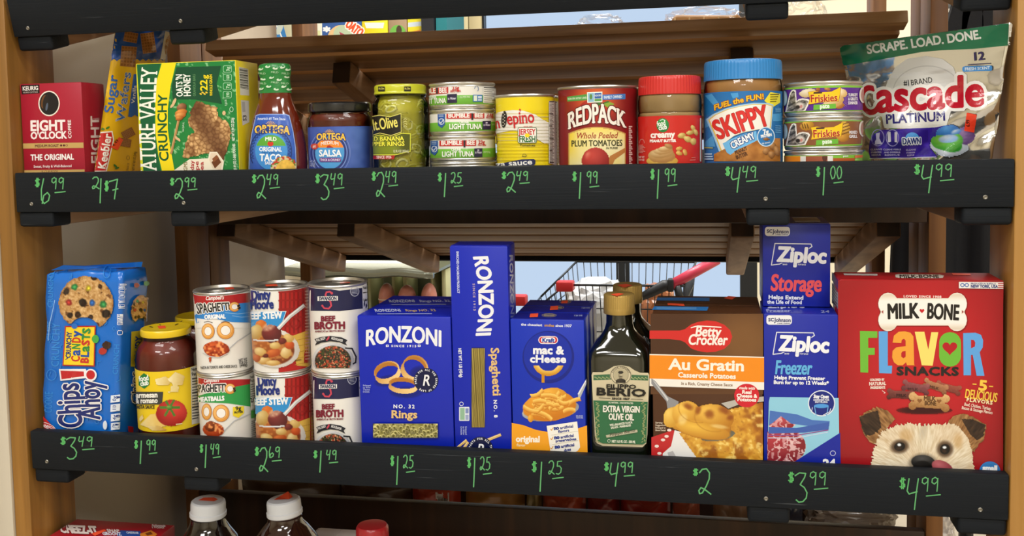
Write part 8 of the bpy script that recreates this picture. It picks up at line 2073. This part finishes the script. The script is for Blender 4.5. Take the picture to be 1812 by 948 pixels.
grocery('cereal_box', 'brown and green box on the far shelf', 685, 718, '#a48a6c', a5)
def a6(a): a.poly([(722, 40), (746, 38), (746, 46), (722, 48)], '#c9d4dc'); a.line([(726, 58), (744, 54)], 3, '#e88a3c'); a.rr(724, 66, 746, 84, 2, '#f0a08a'); a.line([(727, 72), (743, 70)], 2, '#d94a3a'); a.line([(727, 78), (743, 76)], 2, '#d94a3a')
grocery('cereal_box', 'yellow box with salmon label, beside the black upright on the far shelf', 719, 747, '#f0dc34', a6)
# cream boards leaning between the teal board and the window
for (x0, x1, c_, lb) in ((792, 803, '#e9e2c8', 'pale cream panel beside the teal board'), (804, 829, '#dccfa2', 'wider straw coloured panel leaning by the window'), (830, 852, '#c9b98c', 'darker straw panel next to the window frame')):
    Xa, Xb = atY(x0, 60, 3.9)[0], atY(x1, 60, 3.9)[0]; t = thing('leaning_panel', lb, 'panel', ((Xa + Xb) / 2, 3.9, 0), group='pale panels by the window')
    box('panel_board', Xa, Xb - .002, 3.9, 3.93, 0.001, 2.3, mat('panel_' + c_[1:], c_, .7), t, bev=.002); box('panel_foot', Xa, Xb - .002, 3.89, 3.94, 0, .03, mat('panel_foot', '#8a7a5c', .7), t)

# steel deli counter with a lit strip and pink meats
YD = 2.3; dx = lambda x, y=500: atY(x, y, YD)[0]; zd = atY(640, 566, YD)[2]; ztp = atY(640, 486, YD)[2]
t = thing('deli_counter', 'steel deli display with curved hood and lit strip, behind the stacked cans', 'counter', ((dx(480) + dx(760)) / 2, YD + .2, 0))
ST = mat('counter_steel', '#8d9084', .25, .8); OL = mat('counter_back_olive', '#6f705a', .35, .3, mottle=.3, mscale=9)
xa0, xb0 = dx(470), dx(760)
box('cabinet', xa0, xb0, YD + .02, YD + .5, 0, zd, ST, t, bev=.005); box('back_panel', xa0, xb0, YD + .42, YD + .46, zd, ztp + .06, OL, t)
hood = [(xa0 + (xb0 - xa0) * i / 20, YD + .05, ztp + .004 * math.sin(i * .9)) for i in range(21)]
tube('hood_rail', hood, .017, ST, t, 10)
bm = cube_bm(xa0, xb0, YD + .06, YD + .42, ztp - .004, ztp + .006); bm_obj('hood_glass', bm, mat('hood_olive', '#84866e', .2, .4), t)
for x_, w_ in ((676, 7), (728, 4), (749, 8), (655, 5), (610, 5)): box('divider', dx(x_), dx(x_ + w_), YD + .25, YD + .4, zd, ztp - .012, mat('divider_cream', '#c9c99a', .4), t, bev=.002)
EM = bpy.data.materials.new('lit_strip'); EM.use_nodes = True; eb = EM.node_tree.nodes['Principled BSDF']; eb.inputs['Emission Color'].default_value = (1, .98, .82, 1); eb.inputs['Emission Strength'].default_value = 1.3
zl0, zl1 = atY(640, 478, YD + .3)[2], atY(640, 456, YD + .3)[2]
box('lit_strip', atY(597, 470, YD + .3)[0], atY(756, 470, YD + .3)[0], YD + .3, YD + .34, zl0, zl1, EM, t); box('lit_strip', atY(496, 470, YD + .3)[0], atY(528, 470, YD + .3)[0], YD + .3, YD + .34, zl0, zl1, EM, t)
for i, (x_, y_, rx_, lb) in enumerate(((684, 511, .024, 'left pink meat roll in the deli display'), (720, 516, .028, 'large pink meat roll in the middle of the deli display'), (759, 511, .024, 'pink meat roll near the black upright in the deli display'))):
    p = atY(x_, y_, YD + .16); t = thing('meat_roll', lb, 'meat', (p[0], YD + .16, zd), group='meats in the deli display'); bm = bmesh.new(); bmesh.ops.create_icosphere(bm, subdivisions=3, radius=1)
    hh = max(.02, (p[2] + rx_ - zd) / 2 - .001)
    for v in bm.verts: v.co = Vector((v.co.x * rx_ * 1.2 + p[0], v.co.y * .05 + YD + .16, v.co.z * hh + zd + hh + .001)) * 1.0
    bm_obj('roll', bm, mat('meat_pink', '#c07a68', .4, mottle=.2, mscale=40), t, smooth=True); tube('twine', [(p[0] + rx_ * 1.21 * math.cos(q), YD + .16 + .0505 * math.sin(q), zd + hh) for q in np.linspace(0, 2 * math.pi, 25)[:-1]], .0015, mat('twine_white', '#e2dccb', .8), t, 6, True)

# shopping cart
YC = 1.9; c = lambda x, y, Y=YC: atY(x, y, Y)
t = thing('shopping_cart', 'wire shopping cart with red handle and corner bumpers before the bright window', 'cart', (.6, YC + .2, 0))
WIRE = mat('cart_wire', '#3d4146', .35, .8); REDP = mat('cart_red', '#c22a2e', .4); GREY = mat('cart_grey_plastic', '#26282b', .45)
zr = c(1205, 505)[2]; pA, pB, pC = c(1000, 504), c(1210, 506), c(925, 566)
pD = np.array([pB[0] + .03, YC + .42, zr + .02]); pE = np.array([pA[0] - .02, YC + .42, zr + .02])
V, F = [], []
def addt(pts, r, n=6):
    v, f = tube_geo(pts, r, n); o = len(V); V.extend(v); F.extend([tuple(i + o for i in q) for q in f])
pC2 = np.array([pC[0], YC + .34, pC[2] + .02])
bot = zr - .30
rim = [pC, pA, pB, pD, pE, pC2, pC]
for a_, b_ in zip(rim[:-1], rim[1:]): addt([a_, b_], .0038)
def fall(p, k=.86):
    cen = np.array([.62, YC + .21, 0]); q = cen + (np.asarray(p) - cen) * k; return np.array([q[0], q[1], bot])
for a_, b_, n in ((pC, pA, 8), (pA, pB, 17), (pB, pD, 12), (pD, pE, 17), (pE, pC2, 8), (pC2, pC, 10)):
    for i in range(n): p = a_ + (b_ - a_) * i / n; addt([p, fall(p)], .0017, 5)
for hz in (.25, .5, .75, 1.0):
    L_ = [p + (fall(p) - p) * hz for p in rim]
    for a_, b_ in zip(L_[:-1], L_[1:]): addt([a_, b_], .002 if hz < 1 else .0032, 5)
for i in range(12):
    f0 = fall(pA + (pB - pA) * i / 11); f1 = fall(pE + (pD - pE) * i / 11); addt([f0, f1], .002, 5)
mesh('wire_basket', V, F, WIRE, t, smooth=True)
for (p, w) in ((c(1000, 506), .055), (c(918, 531), .05)): box('corner_bumper', p[0] - w / 2, p[0] + w / 2, p[1] - .02, p[1] + .03, p[2] - .016, p[2] + .016, REDP, t, bev=.006)
h0, h1 = c(1188, 504), c(1252, 474); h1 = h1 + np.array([.03, .05, .02])
tube('handle', [h0, h0 * .5 + h1 * .5, h1], .016, mat('cart_handle_red', '#d8405c', .35, coat=.3), t, 14)
tube('handle_arm', [c(1126, 530), c(1150, 518), c(1176, 505), h0], [.010, .015, .018, .017], GREY, t, 12); tube('child_seat_bar', [c(1198, 505), c(1206, 540)], .012, GREY, t, 8)
box('grip_cap', h0[0] - .012, h0[0] + .008, h0[1] - .02, h0[1] + .02, h0[2] - .02, h0[2] + .02, GREY, t, bev=.006)
fz = .13
for (x_, y_) in ((.36, YC + .05), (.80, YC + .02), (.80, YC + .40), (.36, YC + .36)):
    tube('leg', [(x_, y_, bot), (x_ + .02, y_, .30), (x_, y_, fz)], .010, WIRE, t, 8)
    w = lathe('wheel', [(0, -.014), (.05, -.014), (.056, -.008), (.056, .008), (.05, .014), (0, .014)], Matrix.Translation((x_, y_, .0565)) @ Matrix.Rotation(R(90), 4, 'X'), GREY, t, 24); tube('axle', [(x_, y_ - .02, .0565), (x_, y_ + .02, .0565)], .005, WIRE, w, 8); tube('fork', [(x_, y_ - .018, .0565), (x_, y_ - .018, fz)], .005, WIRE, w, 6)
# goods in the cart
def cart_item(name, lbl, cat, cx, cy, w, d, h, col, seed):
    rng = random.Random(seed); t = thing(name, lbl, cat, (cx, cy, bot + .005)); bm = bmesh.new(); bmesh.ops.create_icosphere(bm, subdivisions=4, radius=1)
    for v in bm.verts:
        q = v.co.copy(); n = .16 * abs(mnoise.noise(q * 4 + Vector((seed, 0, 0)))) + .1 * mnoise.noise(q * 2 + Vector((0, seed, 0)))
        s_ = .9 + n; v.co = Vector((cx + np.sign(q.x) * abs(q.x) ** .6 * s_ * w / 2, cy + np.sign(q.y) * abs(q.y) ** .6 * s_ * d / 2, max(bot + .005, bot + .005 + h / 2 + np.sign(q.z) * abs(q.z) ** .6 * s_ * h / 2)))
    bm_obj('bag_skin', bm, mat('cart_' + col[1:], col, .3, coat=.4), t)
cart_item('plastic_bag', 'white plastic bag sparkling inside the cart', 'bag', .53, YC + .16, .22, .2, .30, '#d9dde0', 3)
cart_item('paper_bag', 'brown paper bag inside the cart, behind the oil bottles', 'bag', .72, YC + .26, .12, .18, .27, '#a5653c', 5)
# prices hand-lettered in green chalk on the front boards
STROKE = {
    '1': [[(.62, 0), (.55, .4), (.42, 1)]], '2': [[(.08, .16), (.3, .02), (.62, 0), (.84, .16), (.82, .4), (.6, .68), (.3, .95), (.1, .98), (.04, .86), (.2, .74), (.46, .8), (.95, 1)]],
    '3': [[(.02, .1), (.35, 0), (.8, .02), (.72, .16), (.4, .4), (.7, .5), (.9, .68), (.84, .86), (.6, .98), (.3, 1), (.1, .92)]], '4': [[(.2, 0), (.06, .4), (.2, .5), (.78, .42)], [(.86, 0), (.7, .5), (.58, 1)]],
    '5': [[(.95, .02), (.3, .04), (.22, .4), (.6, .38), (.88, .56), (.78, .86), (.4, 1), (.06, .94)]], '6': [[(.34, 0), (.12, .45), (.14, .85), (.4, 1), (.8, .88), (.92, .68), (.7, .56), (.35, .68), (.2, 1)]],
    '7': [[(.02, .12), (.5, .06), (.95, 0), (.75, .5), (.6, 1)], [(.4, .55), (1, .48)]], '9': [[(.85, .12), (.55, 0), (.2, .12), (.15, .36), (.45, .48), (.8, .3), (.88, .06), (.84, .5), (.76, 1)]],
    '0': [[(.5, 0), (.15, .2), (.05, .6), (.35, 1), (.75, .9), (.95, .5), (.8, .1), (.5, 0)]], '/': [[(.6, 0), (.45, 1)]],
    '$': [[(.9, .2), (.5, .12), (.15, .28), (.4, .48), (.8, .58), (.8, .8), (.4, .9), (.1, .78)], [(.4, 0), (.36, 1)], [(.64, 0), (.6, 1)]]}
PRM = print_mat('chalk_ink', .8)
def price(k, items, under=None):
    y, z, th, d = SHELVES[k]; a = Art(Plane((0, y, z), nrm_of(k))); a.surf.eps = .00003
    for (s, x0, y0, x1, y1, w) in items:
        n = len(s); cw = (x1 - x0) / n
        for i, ch in enumerate(s):
            for st in STROKE[ch]: a.line([(x0 + cw * (i + .06) + u * cw * .84, y0 + v * (y1 - y0)) for u, v in st], w * .85, '#5fa96b' if ch != '$' else '#58b062')
    for (x0, y0, x1, y1) in (under or []): a.line([(x0, y0), (x1, y1)], 2.0, '#5fa96b')
    a.build('price_writing', PRM, LIPS[k])
def std(k, x0, y0, x1, y1, big, cents, sy=0):
    w = x1 - x0; h = y1 - y0; nb = .24 if big == '1' else .36
    price(k, [('$', x0, y0 + 1, x0 + w * .2, y0 + h * .36, 2.4), (big, x0 + w * .16, y0 + h * .04, x0 + w * (.2 + nb), y1, 2.6), (cents, x0 + w * .52, y0 + sy, x1 - 1, y0 + h * .44 + sy, 2.2)], [(x0 + w * .66, y0 + h * .58 + sy, x1, y0 + h * .54 + sy)])
std('mid', 61, 314, 116, 360, '6', '99'); price('mid', [('2', 162, 313, 178, 334, 2.4), ('/', 172, 316, 184, 359, 2.6), ('$', 184, 320, 194, 338, 2.4), ('7', 192, 317, 211, 352, 2.6)])
for q in ((300, 314, 349, 352, '2', '99'), (445, 308, 495, 351, '2', '49'), (557, 307, 609, 353, '3', '49'), (657, 303, 704, 348, '2', '49'), (774, 305, 819, 348, '1', '25'), (887, 303, 937, 340, '2', '49'), (1012, 303, 1060, 351, '1', '99'), (1150, 298, 1198, 351, '1', '99'), (1282, 294, 1341, 340, '4', '49'), (1443, 294, 1492, 345, '1', '00'), (1616, 290, 1688, 341, '4', '99')): std('mid', *q)
for q in ((106, 772, 167, 812, '3', '49'), (237, 778, 278, 820, '1', '99'), (353, 785, 390, 827, '1', '49'), (450, 790, 498, 834, '2', '69'), (554, 796, 598, 835, '1', '49'), (690, 805, 734, 857, '1', '25'), (826, 808, 870, 861, '1', '25'), (940, 815, 997, 869, '1', '25'), (1068, 817, 1123, 860, '4', '99'), (1393, 834, 1465, 888, '3', '99'), (1590, 844, 1664, 901, '4', '99')): std('low', *q)
price('low', [('$', 1225, 829, 1237, 841, 2.4), ('2', 1234, 829, 1262, 874, 2.8)])
